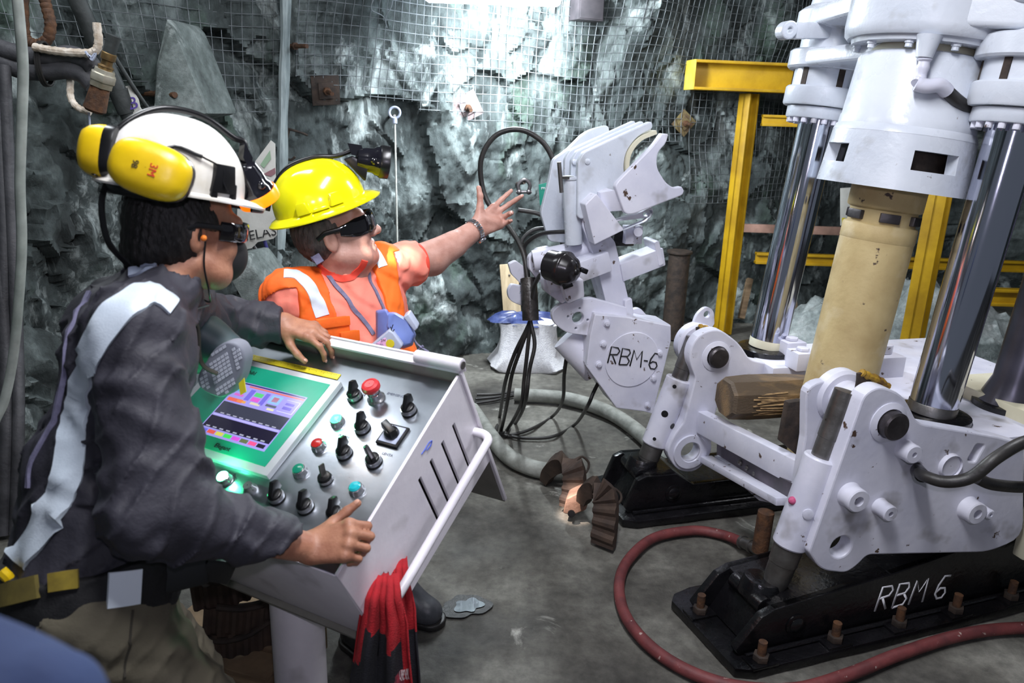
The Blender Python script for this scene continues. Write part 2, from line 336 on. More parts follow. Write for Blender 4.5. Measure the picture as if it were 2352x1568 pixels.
sg = np.concatenate([np.linspace(0, 2.2, 50, endpoint=False), np.linspace(2.2, 11.5, 600, endpoint=False), np.linspace(11.5, SL, 60)]); zg = np.linspace(-.12, 3.7, 235)
Sg, Zg = np.meshgrid(sg, zg, indexing='ij'); Pw = wpt(Sg.ravel(), Zg.ravel(), 0, True)
ns, nz = len(sg), len(zg); I = np.arange(ns*nz).reshape(ns, nz); Q = np.stack([I[:-1, :-1], I[1:, :-1], I[1:, 1:], I[:-1, 1:]], -1).reshape(-1, 4)
tag(mkobj('wall_back', Pw, Q, m_rock, angle=50), 'fractured grey green rock wall curving round the chamber', kind='structure')
_bvh = BVHTree.FromPolygons([tuple(p) for p in Pw], [tuple(q) for q in Q.tolist()])
def wall(px, py, back=0.):
    """point of the rock face seen at a pixel, and the inward normal of the wall there"""
    d = ray(px, py); h = _bvh.ray_cast(Vector(_c), Vector(d).normalized())
    p = np.array(h[0]); i = np.argmin(np.hypot(WP[:, 0]-p[0], WP[:, 1]-p[1])); _, _, a, b = wxy(_ds[i]); n = V3(a, b, 0)
    return p+n*back, n, _ds[i]+(p-np.append(WP[i], p[2]))@V3(-b, a, 0)
mb = MB(); mb.box((2.2, 3.8, 3.75), (11, 12, .2)); tag(mb.obj('ceiling', m_roof, smooth=False), 'dark rock roof of the chamber', kind='structure')

# ---- welded wire mesh pinned over the rock
m_wire = pbr('galvanised_wire', (128, 134, 138), (92, 98, 100), .5, .3, 14)
def sheet(s0, s1, zlo, zhi, pitch, label, off=.075, r=.0019, skew=0.):
    mb = MB(); ss = np.arange(s0, s1, pitch); zt = zhi
    for s in ss:
        zz = np.arange(zt, zlo(s)-1e-6, -pitch)
        if len(zz) < 2: continue
        p = wpt(s+skew*(zz-2)+0*zz, zz, off); p += .012*np.sin(zz*2.3+s*1.7)[:, None]*V3(.7, .3, 0); mb.tube(p, r, 4, cap=False)
    for z in np.arange(zt, .6, -pitch):
        run = [s for s in ss if z >= zlo(s)-1e-6]
        if len(run) < 2: continue
        s = np.array(run); p = wpt(s+skew*(z-2), z+0*s, off+.004); p[:, 2] += .018*np.sin(s*2.1+z)+.008*np.sin(s*5.3+2*z); mb.tube(p, r, 4, cap=False)
    o = mb.obj('wire_mesh', m_wire, angle=None); tag(o, label, 'wire mesh', 'sheets of wire mesh over the rock'); return o
_s = lambda px, py: wall(px, py)[2]
_sa, _sb, _sc, _sd = _s(20, 200), _s(640, 200), _s(1300, 300), _s(1580, 200)
zA = lambda s: 1.78 if s < _sa+.9 else 1.72-.12*(s-_sa-.9)
def zB(s): t = (s-_sb)/(_sc-_sb); return 1.86-.36*t if t < .97 else 1.5
zC = lambda s: 1.45 if s < _sd else 1.05
sheet(_sa-.25, _sb, zA, 2.75, .062, 'wire mesh sheet over the dark rock at left above the white helmet', .07)
sheet(_sb+.02, _sd, zB, 3.0, .056, 'wire mesh sheet under the floodlight with ragged lower edge', .085, .0024, .03)
sheet(_sd+.03, _sd+3.2, zC, 3.2, .056, 'wire mesh sheet behind the yellow steel frame', .085, .002)
# ================================================================== raise drilling machine, its two anchor beams and the drill pipe
MO = V3(.754, 2.04, 0); MU = nrm((.967, .255, 0)); MV = nrm((.255, -.967, 0)); UP = V3(0, 0, 1)
def MM(u, v, w): return MO+MU*u+MV*v+UP*w
def uw(px, py, v):
    p = onpl(px, py, MO+MV*v, MV)-MO; return np.array([p@MU, p[2]])
def uvz(px, py, z):
    p = atz(px, py, z)-MO; return np.array([p@MU, p@MV])
AX = nrm(MU*.105+UP)                     # lean of the drilling axis
def outl(pts, v, r=.012): return roundpoly([tuple(uw(p[0], p[1], v))+tuple(p[2:]) for p in pts], r)

# ---- anchor beams
def anchor_beam(v1, L, label, yaw, tops):
    """v1: near side of the floor flange; yaw: slight turn against the machine; tops: (u, height) of the web"""
    U_ = nrm(MU-MV*yaw); V_ = nrm(MV+MU*yaw); B = lambda u, v, w: MO+MV*v1+U_*u+V_*v+UP*w
    b = thing('anchor_beam', B(.5, -.19, 0), label, 'anchor beam', 'black anchor beams bolted to the floor')
    mb = MB(); fl = [(-.01, -.385), (.0, -.01), (.06, .018), (L, .018), (L, -.45), (.1, -.44), (.02, -.42)]
    mb.prism([B(u, v, .034) for u, v in fl], -UP*.034); mb.obj('floor_flange', m_black, b, bevel=.006)
    sec = lambda v: [B(.045, v, .036), B(.03, v, .06)]+[B(u, v, h) for u, h in tops]+[B(L, v, .036)]
    mb = MB(); mb.prism(sec(-.055), -V_*.035); mb.obj('side_web', m_black, b, bevel=.007)
    mb = MB(); mb.prism(sec(-.305), -V_*.035); mb.obj('side_web', m_black, b, bevel=.007)
    for (u0, h0), (u1, h1) in zip(tops[1:-1], tops[2:]): mb = MB(); mb.prism([B(u0, -.056, h0), B(u1, -.056, h1), B(u1, -.34, h1), B(u0, -.34, h0)], -UP*.02); mb.obj('top_plate', m_black, b, bevel=.003)
    u0, h0 = tops[1]; mb = MB(); mb.prism([B(u0-.07, -.09, .04), B(u0+.02, -.09, h0-.005), B(u0+.02, -.305, h0-.005), B(u0-.07, -.305, .04)], U_*.02); mb.obj('end_plate', m_black, b, bevel=.003)
    mb = MB(); mb.cyl(B(u0+.0, -.1, h0-.02), B(u0+.0, -.27, h0-.02), .032, n=18); mb.obj('trunnion', m_black, b, bevel=.006)
    mb = MB(); mb.cyl(B(u0+.035, -.185, h0-.03), B(u0+.045, -.185, h0+.03), .078, .062, 20); mb.obj('jack_socket', m_black, b, bevel=.006)
    mb = MB(); mb.lathe([(.028, 0), (.028, .008), (.016, .016)], B(.26, -.054, .11), V_, 18); mb.lathe([(.04, 0), (.04, .006), (.03, .008)], B(.26, -.056, .11), V_, 20); mb.obj('web_plug', m_black, b)
    mb = MB(); mb.tube([B(.06, -.042, .042), B(L, -.042, .042)], .009, 8); mb.obj('weld_bead', m_black, b); return b, B, U_, V_
def anchor_bolts(b, B, U_, V_, spots):
    first = None
    for i, (u, v) in enumerate(spots):
        if first is None:
            mb = MB(); mb.cyl(B(u, v, .03), B(u, v, .112), .0145, n=14); first = mb.obj('anchor_bolt', m_rust, b); u0, v0 = u, v
            mb = MB(); mb.box(B(u, v, .038), (.1, .065, .01), U_, V_, UP); mb.obj('washer_plate', m_black, first, bevel=.002)
            mb = MB(); mb.lathe([(.027, 0), (.027, .022)], B(u, v, .043), UP, 6); mb.obj('nut', m_drust, first, bevel=.002)
        else: dup(first, None, V3(*WL[first.name])+U_*(u-u0)+V_*(v-v0), b)
nb, nB_, nU, nV = anchor_beam(.0, 2.1, 'near black steel anchor beam on the floor lettered in white', .09, [(.12, .168), (.165, .186), (.65, .225), (1.17, .295), (2.1, .36)])
anchor_bolts(nb, nB_, nU, nV, [(.098, -.012), (.403, -.018), (.682, -.018), (.946, -.018), (1.22, -.018), (.046, -.288)])
anchor_beam(-.95, 2.0, 'far unlettered black steel anchor beam behind the red hose', .03, [(.08, .19), (.12, .205), (.27, .2), (.36, .14), (2.0, .16)])
def strokes(name, lets, o, X, Y, h, r, mat, parent, gap=.28):
    G = {'R': [[(0, 0), (.08, 1), (.5, .98), (.62, .8), (.5, .58), (.05, .52)], [(.2, .54), (.5, .02)]], 'B': [[(0, 0), (.06, 1), (.5, .97), (.58, .78), (.45, .56), (.05, .52)], [(.4, .54), (.6, .3), (.5, .06), (0, 0)]],
         'M': [[(0, 0), (.1, 1), (.35, .45), (.62, 1), (.68, 0)]], '6': [[(.55, .95), (.25, .98), (.05, .6), (0, .25), (.15, .02), (.4, .02), (.52, .22), (.42, .44), (.2, .46), (.03, .32)]], '-': [[(0, .45), (.25, .45)]]}
    W = {'R': .62, 'B': .6, 'M': .72, '6': .55, '-': .28, ' ': .12}; x = 0; mb = MB(); Z = nrm(np.cross(X, Y))
    for ch in lets:
        for s in G.get(ch, []):
            mb.tube([np.asarray(o)+X*(h*(x+.12*q+p))+Y*(h*q)+Z*.0004 for p, q in s], r, 6, flat=.25, up=Z)
        x += W[ch]+gap
    return mb.obj(name, mat, parent, angle=None)
def onweb(x, y): return onpl(x, y, nB_(0, -.0545, 0), nV)
p0, p1 = onweb(2008, 1408), onweb(2158, 1378)
strokes('lettering', 'RBM 6', p0+UP*.008, nrm(p1-p0), nrm(UP-nU*.02), .095, .0052, m_wprint, nb, .2)

# ---- the machine
rb = thing('raise_drill', MM(.8, -.65, 0), 'white raise drilling machine on two black beams with chrome columns', 'drilling machine')
vN, vF = -.1, -1.05
# near bracket plate with bosses
o_ = outl([(1858, 1268), (1985, 905, .05), (2020, 886, .05), (2075, 905, .06), (2108, 972, .03), (2292, 1003), (2352, 1020), (2352, 1235, .2), (2270, 1268, .05), (1992, 1274, .04), (1972, 1296, .03), (1945, 1316, .05), (1885, 1310, .04)], vN)
h_ = [circ(uw(1932, 1256, vN), .040, 26), roundpoly([tuple(uw(*p, vN)) for p in ((2243, 1020), (2262, 1022), (2240, 1062), (2222, 1058))], .01), circ(uw(2106, 1076, vN), .02, 16)]
plate('bracket_plate', o_, h_, MM(0, vN, 0), MU, UP, .06, m_white, rb, .006)
def boss(px, py, v, r, L, hole, name='boss', mat=None, extra=None):
    a, w = uw(px, py, v); B = MM(a, v, w); mb = MB()
    mb.lathe([(r*1.12, -.002), (r*1.05, .006), (r, .015), (r, L-.004), (r-.004, L), (hole, L), (hole*.95, L-.03), (0.001, L-.03)], B, MV, 28, cap=False)
    o = mb.obj(name, mat or m_white, rb)
    if hole > .004:
        mb = MB(); mb.lathe([(hole*.97, L-.028), (.001, L-.0275)], B, MV, 20, cap=False); mb.obj('bore', m_knob, o)
    return o
boss(1950, 1135, vN, .040, .05, .017); boss(2020, 1162, vN, .028, .055, .009); boss(2075, 1030, vN, .032, .05, .009); 
boss(2222, 1166, vN, .040, .045, .017); boss(2252, 1168, vN, .018, .045, .007); boss(2180, 1068, vN, .04, .008, .002, 'cover_disc')
def pin(px, py, v, r, L, name='hinge_pin'):
    a, w = uw(px, py, v); mb = MB(); mb.lathe([(r, -.08), (r, L-.006), (r-.006, L), (.001, L)], MM(a, v, w), MV, 28, cap=False); o = mb.obj(name, m_dsteel, rb)
    mb = MB(); mb.lathe([(r+.022, -.01), (r+.022, .004), (r+.004, .012), (r+.004, -.01)], MM(a, v, w), MV, 28, cap=False); mb.obj('pin_collar', m_white, o)
pin(2040, 970, vN, .046, .045)
# inner twin plate, hinge sleeve and disc on the near side
def hinge(pxp, pyp, v, Ls, rs, rd, gap):
    a, w = uw(pxp, pyp, v); c = MM(a, v, w); B = -MV
    mb = MB(); mb.cyl(c+B*.055, c+B*(.055+Ls), rs, n=28); mb.obj('hinge_sleeve', m_white, rb)
    mb = MB(); mb.lathe([(rd*.9, 0), (rd, .012), (rd, gap-.012), (rd*.9, gap)], c+B*(.055+Ls), B, 36); mb.obj('hinge_disc', m_white, rb, bevel=.0)
hinge(2040, 970, vN, .16, .066, .098, .06)
o_ = outl([(1850, 1005), (1852, 890, .05), (1900, 870, .05), (1945, 900, .04), (1925, 985), (1870, 1060), (1842, 1180, .02), (1822, 1175)], -.33, .01)
plate('inner_bracket', [p+np.array([0., 0.]) for p in o_], [], MM(0, -.33, 0), MU, UP, .04, m_white, rb, .006)
# far bracket plate
o_ = outl([(1530, 1040, .05), (1548, 1000, .03), (1572, 968), (1598, 868), (1580, 820, .05), (1600, 770, .05), (1650, 752, .06), (1700, 790, .05), (1722, 826, .03), (1850, 852), (1870, 885), (1700, 866, .02), (1660, 900), (1632, 985), (1636, 1040, .04), (1600, 1085, .05), (1556, 1082, .05)], vF)
plate('bracket_plate', o_, [circ(uw(1584, 1036, vF), .046, 26)], MM(0, vF, 0), MU, UP, .06, m_white, rb, .006)
a, w = uw(1584, 1036, vF); mb = MB(); mb.lathe([(.046, .0), (.08, .0), (.082, .004), (.08, .012), (.05, .012), (.046, .008)], MM(a, vF, w), MV, 30, cap=False); mb.obj('eye_ring', m_white, rb)
pin(1645, 818, vF, .046, .035)
hinge(1645, 818, vF, .10, .066, .1, .07)
# lifting ear and rope scraps
o_ = outl([(1588, 762), (1600, 722, .03), (1622, 703, .04), (1640, 712, .04), (1642, 745), (1612, 775)], vF-.2)
plate('lifting_ear', o_, [circ(uw(1624, 722, vF-.2), .016, 16)], MM(0, vF-.2, 0), MU, UP, .022, m_white, rb, .003)
m_yrope = pbr('yellow_dirty_grip', (190, 150, 40), (90, 60, 36), .7, 0, 40, .6, 90)
for (q, v) in (([(1606, 750), (1622, 754), (1645, 763), (1660, 770)], vF-.1), ([(1978, 855), (1992, 862), (2018, 872), (2038, 888)], vN-.14)):
    mb = MB(); P = spl([MM(*[uw(*x, v)[0], v, uw(*x, v)[1]]) for x in q], 4); mb.tube(P, .013+.002*np.sin(np.arange(len(P))*2.2), 9); mb.obj('pin_lever', m_yrope, rb)
    mb = MB(); mb.bar(P[0], P[0]-UP*.07+MU*.01, .03, .012, MV); mb.bar(P[3]-UP*.01, P[3]-UP*.08, .06, .01, MV); mb.obj('lever_lug', m_drust, rb, bevel=.002)
# tie bars between the brackets
pA = MM(*[*uw(1605, 1000, vF+.02)][:1], vF+.01, uw(1605, 1000, vF)[1]); 
def tie(a, b, h, t, name, mat=m_white):
    mb = MB(); mb.bar(a, b, t, h); return mb.obj(name, mat, rb, bevel=.006)
def P3(px, py, v): q = uw(px, py, v); return MM(q[0], v, q[1])
tie(P3(1612, 968, vF-.0)+UP*.0-MV*.0, P3(1855, 1095, -.34), .10, .05, 'tie_bar')
t2 = tie(P3(1620, 1053, vF), P3(1800, 1152, -.37), .03, .06, 'tie_bar')
mb = MB(); mb.prism([P3(1640, 1040, vF+.02)-UP*.012, P3(1660, 1062, vF+.06)-UP*.03, P3(1745, 1130, -.52)-UP*.035, P3(1822, 1168, -.33), P3(1822, 1155, -.33)], MU*.05); mb.obj('tie_gusset', m_white, rb, bevel=.004)
mb = MB(); mb.bar(P3(1640, 1035, vF)+MU*.02, P3(1812, 1130, -.35)+MU*.02, .012, .06); mb.obj('chain_guard', pbr('grease_grey', (92, 84, 96), (60, 56, 62), .5), rb)
for i in range(5):
    p = P3(1698, 1060, -.8)*(1-i/4)+P3(1768, 1112, -.55)*(i/4); mb = MB(); mb.sph(p+MV*.01, .013, 10, 8); mb.obj('chain_roller', m_steel, rb)
# screw jacks
def jack(pts, v, rs, label):
    A, B_, C_, D_ = (P3(*p, v) for p in pts); ax = nrm(D_-A); A = C_-ax*np.linalg.norm(C_-A); B_ = C_-ax*np.linalg.norm(C_-B_); D_ = C_+ax*np.linalg.norm(D_-C_)
    mb = MB(); mb.lathe([(rs*.92, 0), (rs, .006), (rs, np.linalg.norm(C_-B_)-.006), (rs*.92, np.linalg.norm(C_-B_))], B_, ax, 30); s = mb.obj('jack_sleeve', m_white, rb); s['label'] = label
    mb = MB(); L = np.linalg.norm(B_-A); mb.lathe([(rs*.62, -.05), (rs*.78, .0), (rs*.8, L*.45), (rs*.84, L*.46), (rs*.84, L*.97), (rs*.7, L)], A, ax, 26); mb.obj('jack_screw', m_steel, s)
    mb = MB(); L = np.linalg.norm(D_-C_); mb.lathe([(rs*.62, -.01), (rs*.62, L*.5), (rs*.66, L*.52), (rs*.66, L+.1)], C_, ax, 26); mb.obj('jack_screw', m_steel, s)
    vw = nrm(_c-B_); side = nrm(np.cross(ax, vw)); out = nrm(np.cross(side, ax)); LL = np.linalg.norm(C_-B_)
    return s, B_, ax, out, side, LL
s1, B1, ax1, ou1, sd1, L1 = jack([(1775, 1322), (1802, 1250), (1888, 1048), (1908, 962)], -.185, .057, 'white sleeve of the near screw jack with a pink plug')
mb = MB(); mb.sph(B1+ax1*L1*.5+nrm(ou1*.75-sd1*.66)*.057, .014, 12, 8); mb.obj('sleeve_plug', pbr('pink_plug', (206, 96, 140), (180, 70, 110), .6, 0, 60), s1)
mb = MB(); mb.lathe([(.018, -.004), (.018, .006), (.012, .008), (.001, .008)], B1+ax1*L1*.44+nrm(ou1*.93+sd1*.36)*.056, nrm(ou1*.93+sd1*.36), 14, cap=False); mb.obj('sleeve_bolt', m_white, s1)
s2, B2, ax2, ou2, sd2, L2 = jack([(1482, 1075), (1502, 1020), (1560, 868), (1578, 825)], -1.135, .057, 'white sleeve of the far screw jack with round holes')
for f, r, ang in ((.9, .009, -.1), (.5, .0155, -.05), (.12, .008, -.1), (.36, .014, 1.0)):
    n_ = nrm(ou2*math.cos(ang)+sd2*math.sin(ang)); mb = MB(); mb.lathe([(r, -.006), (r, .0012), (.0005, .0012)], B2+ax2*L2*f+n_*.0562, n_, 16, cap=False); mb.obj('sleeve_hole', m_knob, s2)
mb = MB(); mb.cyl(P3(1760, 1175, -.42), P3(1745, 1265, -.42), .03, n=16); mb.obj('stub_leg', m_rust, rb)
# base frame between the brackets (column seats)
zb = .69
mb = MB(); mb.prism([MM(.56, vN-.061, zb), MM(1.75, vN-.061, zb-.0), MM(1.75, -1.3, zb), MM(.66, -1.3, zb), MM(.66, -.98, zb), MM(.98, -.98, zb), MM(.98, -.5, zb), MM(.62, -.5, zb)], -UP*.2); mb.obj('base_frame', m_white, rb, bevel=.006)
mb = MB(); mb.box(MM(1.5, -.4, .66), (.55, .5, .16), MU, MV, UP); mb.obj('frame_block', m_cream, rb, bevel=.008)
mb = MB(); mb.box(MM(1.35, -.11, .42), (.35, .05, .38), MU, MV, UP); mb.box(MM(1.45, -.06, .5), (.24, .08, .12), MU, MV, UP); mb.obj('side_block', m_cream, rb, bevel=.008)
c1, c2, c3, cr = V3(*uvz(1760, 802, .7)), V3(*uvz(2136, 954, .7)), V3(*uvz(2318, 928, .7)), V3(*uvz(1925, 890, .7))
def col_base(c, z=.7): return MM(c[0], c[1], z)
for c, R in ((c1, .13), (c2, .135), (c3, .13)):
    mb = MB(); mb.lathe([(R, -.03), (R, .012), (R-.02, .016), (.08, .018)], col_base(c), UP, 36); mb.obj('seat_ring', m_black, rb)
for c, px in ((c1, (1815, 805)), (c1, (1840, 830))):
    p = uvz(*px, .72); mb = MB(); mb.box(MM(p[0], p[1], .73), (.1, .09, .08), MU, MV, UP); mb.cyl(MM(p[0], p[1], .77), MM(p[0], p[1], .785), .03, n=6); mb.obj('clamp_block', m_white, rb, bevel=.006)
p = uvz(2022, 850, .7); mb = MB(); mb.box(MM(p[0], p[1], .72), (.12, .14, .12), MU, MV, UP); mb.cyl(MM(p[0], p[1], .78), MM(p[0], p[1], .82), .035, n=12); mb.obj('clamp_block', m_white, rb, bevel=.006)
# columns
def at_ax(c, w): return col_base(c)+AX*(w-.7)
LH = {'a': 1.78, 'b': 1.82, 'c': 1.82}
for c, top in ((c1, 1.76), (c2, 1.83), (c3, 1.83)):
    L = (top-.7); mb = MB(); r = .082
    if c is c3: mb.lathe([(.115, 0), (.105, .03), (r, .1), (r, L)], col_base(c), AX, 44); o = mb.obj('column', pbr('dark_rear_column', (92, 90, 104), (70, 68, 78), .3, .6, 5), rb); o['label'] = 'dark rear column'  # third column in a darker tone than the chrome pair
    else:
        mb.lathe([(r-.002, 0.014), (r, .1), (r, L)], col_base(c), AX, 56); o = mb.obj('column', m_chrome, rb)
        mb = MB(); mb.lathe([(r+.0012, 0.014), (r+.0012, .05), (r, .052)], col_base(c), AX, 44, cap=False); mb.obj('base_sleeve', m_cream if c is c1 else m_steel, o)
# crosshead: guide flanges over the columns
def head(c, w, k):
    B = at_ax(c, w); nfl = 18
    mb = MB(); mb.lathe([(.084, .02), (.136, .02), (.14, .026), (.14, .066), (.084, .066)], B, AX, 48, cap=False); g = mb.obj('gland_ring', m_white2, rb)
    f = None; x = nrm(np.cross(AX, V3(0, 1, 0))); y = np.cross(AX, x)
    for i in range(nfl):
        a = 2*math.pi*i/nfl; p = B+(x*math.cos(a)+y*math.sin(a))*.12
        if f is None: mb = MB(); mb.lathe([(.0125, 0), (.0125, .026)], p, AX, 8); f = mb.obj('gland_bolt', m_white, g, bevel=.002); f0 = p
        else: dup(f, None, V3(*WL[f.name])+p-f0, g)
    mb = MB(); mb.lathe([(.1, .066), (.158, .07), (.163, .078), (.163, .14), (.158, .147), (.1, .147)], B, AX, 56, cap=False); mb.obj('guide_flange', m_white2, rb)
    mb = MB(); mb.lathe([(.142, .147), (.142, .22), (.1, .22)], B, AX, 48, cap=False); sc_ = mb.obj('split_collar', m_white2, rb)
    for i in range(6):
        a = 2*math.pi*i/6+.5; nn = nrm(x*math.cos(a)+y*math.sin(a)); p = B+AX*.183+nn*.1425; mb = MB(); mb.box(p, (.024, .008, .07), np.cross(AX, nn), nn, AX); mb.obj('collar_gap', m_drust, sc_)
    mb = MB(); mb.lathe([(.1, .215), (.168, .217), (.176, .225), (.176, .285), (.168, .292), (.142, .297), (.142, .37), (.168, .374), (.176, .38), (.176, .44), (.16, .455), (.135, .47), (.125, .56), (.05, .57)], B, AX, 56, cap=False); mb.obj('crosshead_hub', m_white2, rb)
    return B
H1 = head(c1, 1.715, 1.); H2 = head(c2, 1.715, 1.); H3 = head(c3, 1.715, 1.)
# crosshead body round the drive
CR = at_ax(cr, 2.0)
mb = MB(); mb.lathe([(.18, .012), (.268, .0), (.28, .012), (.285, .04), (.285, .30), (.25, .34), (.18, .36)], CR, AX, 72, cap=False); mb.obj('gear_case', m_white2, rb)
def arm(a, b, z0, z1, w0, w1, name='crosshead_arm'):
    a = a+AX*((MO-a)@AX-(MO-b)@AX); d = nrm(b-a-AX*((b-a)@AX)); s_ = np.cross(AX, d); mb = MB(); mb.prism([a+s_*w0+AX*z0, b+s_*w1+AX*z0, b+d*.06+AX*z0, b-s_*w1+AX*z0, a-s_*w0+AX*z0], AX*(z1-z0)); return mb.obj(name, m_white2, rb, bevel=.018, bseg=3)
arm(CR, H1, .375, .445, .26, .165); arm(CR, H1, .22, .285, .18, .165); arm(CR, H2, .30, .60, .27, .15); arm(CR, H3, .30, .56, .24, .15)
mb = MB(); mb.lathe([(.19, -.016), (.25, -.016), (.256, .004), (.19, .004)], CR, AX, 64, cap=False); mb.obj('cover_flange', m_white2, rb)
x = nrm(np.cross(AX, V3(0, 1, 0))); y = np.cross(AX, x); f = None
for i in range(10):
    a = 2*math.pi*i/10+.25; p = CR-AX*.038+(x*math.cos(a)+y*math.sin(a))*.228
    if f is None: mb = MB(); mb.lathe([(.012, 0), (.012, .012), (.016, .013), (.016, .024)], p, AX, 10); f = mb.obj('flange_bolt', m_white2, rb); f0 = p
    else: dup(f, None, V3(*WL[f.name])+p-f0, rb)
# lifting lug on the crosshead
lY = H1[1]-.13; lc = at(1806, 70, lY)
plate('lifting_lug', circ((0, 0), .036, 28), [circ((0, 0), .010, 14)], lc+MV*.028, MU, AX, .056, m_white2, rb, .006)
mb = MB(); mb.bar(lc+MU*.03, lc+MU*.2+AX*.01, .056, .062, AX); mb.obj('lug_neck', m_white2, rb, bevel=.008)
# drive cup with wrench windows
def cup(prof, name, mat, n=72): mb = MB(); mb.lathe(prof, at_ax(cr, 1.495), AX, n, cap=False); return mb.obj(name, mat, rb)
cup([(.16, .52), (.175, .50), (.19, .465)], 'cup_neck', m_cream)
cup([(.19, .468), (.205, .462), (.216, .445), (.228, .25), (.231, .246), (.234, .215)], 'cup_shell', m_white2)
cup([(.234, .216), (.238, .212), (.246, .19)], 'cup_ring', m_white2)
def skirt(r0, r1, z0, z1, t, wins):
    n = 96; zs = [z0, z0+.072, z0+.138, z1]; V = []; F = []; x = nrm(np.cross(AX, V3(0, 1, 0))); y = np.cross(AX, x); B = at_ax(cr, 1.495)
    for k in (0, 1):
        for z in zs:
            rr = r0+(r1-r0)*(z-z0)/(z1-z0)-k*t
            for j in range(n): a = 2*math.pi*j/n; V.append(B+AX*z+(x*math.cos(a)+y*math.sin(a))*rr)
    id_ = lambda k, i, j: (k*4+i)*n+j % n
    for i in range(3):
        for j in range(n):
            if i == 1 and any((j-w0) % n < (w1-w0) for w0, w1 in wins): continue
            for k in (0, 1): q = (id_(k, i, j), id_(k, i, j+1), id_(k, i+1, j+1), id_(k, i+1, j)); F.append(q if k == 0 else q[::-1])
    for w0, w1 in wins:
        for j in range(w0, w1): F += [(id_(0, 1, j), id_(1, 1, j), id_(1, 1, j+1), id_(0, 1, j+1)), (id_(0, 2, j), id_(0, 2, j+1), id_(1, 2, j+1), id_(1, 2, j))]
        for j in (w0, w1): F.append((id_(0, 1, j), id_(0, 2, j), id_(1, 2, j), id_(1, 1, j)))
    for j in range(n): F += [(id_(0, 0, j), id_(1, 0, j), id_(1, 0, j+1), id_(0, 0, j+1)), (id_(0, 3, j), id_(0, 3, j+1), id_(1, 3, j+1), id_(1, 3, j))]
    return mkobj('cup_skirt', V, F, m_white2, rb, angle=40)
vd = nrm(_c-at_ax(cr, 1.5)); x = nrm(np.cross(AX, V3(0, 1, 0))); y = np.cross(AX, x); a0 = math.atan2(vd@y, vd@x)
SGN = 1 if (np.cross(AX, vd)@_r) > 0 else -1
wn = []
for da in (-1.05, .52, 2.1, 3.7): j = int(round((a0+da*SGN)/(2*math.pi)*96)) % 96; wn.append((j-5, j+5))
skirt(.262, .245, .0, .192, .045, wn)
mb = MB(); mb.lathe([(.135, .03), (.175, .03), (.175, .3), (.135, .3)], at_ax(cr, 1.495), AX, 40, cap=False); mb.obj('chuck_core', m_drust, rb)
mb = MB(); mb.lathe([(.14, .006), (.22, .006), (.22, .03), (.14, .03)], at_ax(cr, 1.495), AX, 48, cap=False); mb.obj('cup_floor', pbr('grimy_grey', (110, 104, 104), (78, 72, 72), .6, 0, 6), rb)
# elbow fitting and hose on the cup
yE = (at_ax(cr, 1.9)+vd*.25)[1]; E0 = at(2126, 118, yE)
mb = MB(); mb.lathe([(.026, 0), (.03, .02), (.04, .07)], E0-AX*.02, AX, 22); e_ = mb.obj('hose_boss', m_white2, rb)
P = [at(2125, 132, yE), at(2121, 152, yE), at(2114, 178, yE), at(2106, 192, yE-.01)]; mb = MB(); mb.tube(spl(P, 4), [.02, .024, .018, .018, .02, .02, .017, .017, .021, .021, .018, .018, .02][:len(spl(P, 4))], 14); mb.obj('elbow_fitting', m_white, e_)
P = [at(2104, 192, yE-.01), at(2130, 198, yE-.02), at(2158, 196, yE-.02), at(2175, 210, yE-.01)]; mb = MB(); mb.tube(spl(P, 4), .024, 14); mb.obj('elbow_fitting', m_white, e_)
P = [at(2172, 207, yE-.01), at(2200, 232, yE), at(2228, 250, yE+.05), at(2270, 258, yE+.2), at(2330, 250, yE+.4)]; mb = MB(); mb.tube(spl(P, 6), .021, 14); mb.obj('feed_hose', m_rubber, e_)
# hydraulic hose on the near bracket
for q, vv, r in (([(2108, 1082, -.08), (2122, 1092, .0), (2170, 1106, .06), (2230, 1096, .10), (2290, 1050, .12), (2352, 1015, .1), (2420, 1000, .0)], 0, .019), ([(2245, 1098, .05), (2280, 1112, .06), (2352, 1118, .04), (2420, 1110, .0)], 0, .019)):
    mb = MB(); mb.tube(spl([P3(a, b, c) for a, b, c in q], 6), r, 14); mb.obj('hydraulic_hose', m_rubber, rb)
p = P3(2112, 1086, -.04); mb = MB(); mb.cyl(P3(2106, 1078, -.1), P3(2118, 1092, -.02), .023, n=14); mb.obj('hose_ferrule', m_black, rb, bevel=.003)

# ---- drill pipe through the middle
dp = thing('drill_pipe', at_ax(cr, .35), 'tan painted drill pipe leaning up into the white drive cup', 'drill pipe')
def dpl(prof, name, mat): mb = MB(); mb.lathe(prof, at_ax(cr, .7), AX, 60, cap=False); return mb.obj(name, mat, dp)
dpl([(.001, -.34), (.132, -.34), (.132, .60)], 'pipe_body', m_tan)
dpl([(.132, .60), (.1335, .603), (.1335, .655), (.13, .66), (.12, .664), (.12, .715), (.13, .72), (.1335, .725), (.1335, .82)], 'tool_joint', m_tan)
x = nrm(np.cross(AX, V3(0, 1, 0))); y = np.cross(AX, x)
for da in (-.85, .22, 1.2, 2.2, 3.2, 4.2):
    a = a0+da*SGN; n_ = x*math.cos(a)+y*math.sin(a); mb = MB(); mb.box(at_ax(cr, .7)+AX*.69+n_*.121, (.07, .02, .034), np.cross(AX, n_), n_, AX); mb.obj('wrench_flat', m_dsteel, dp, bevel=.004)
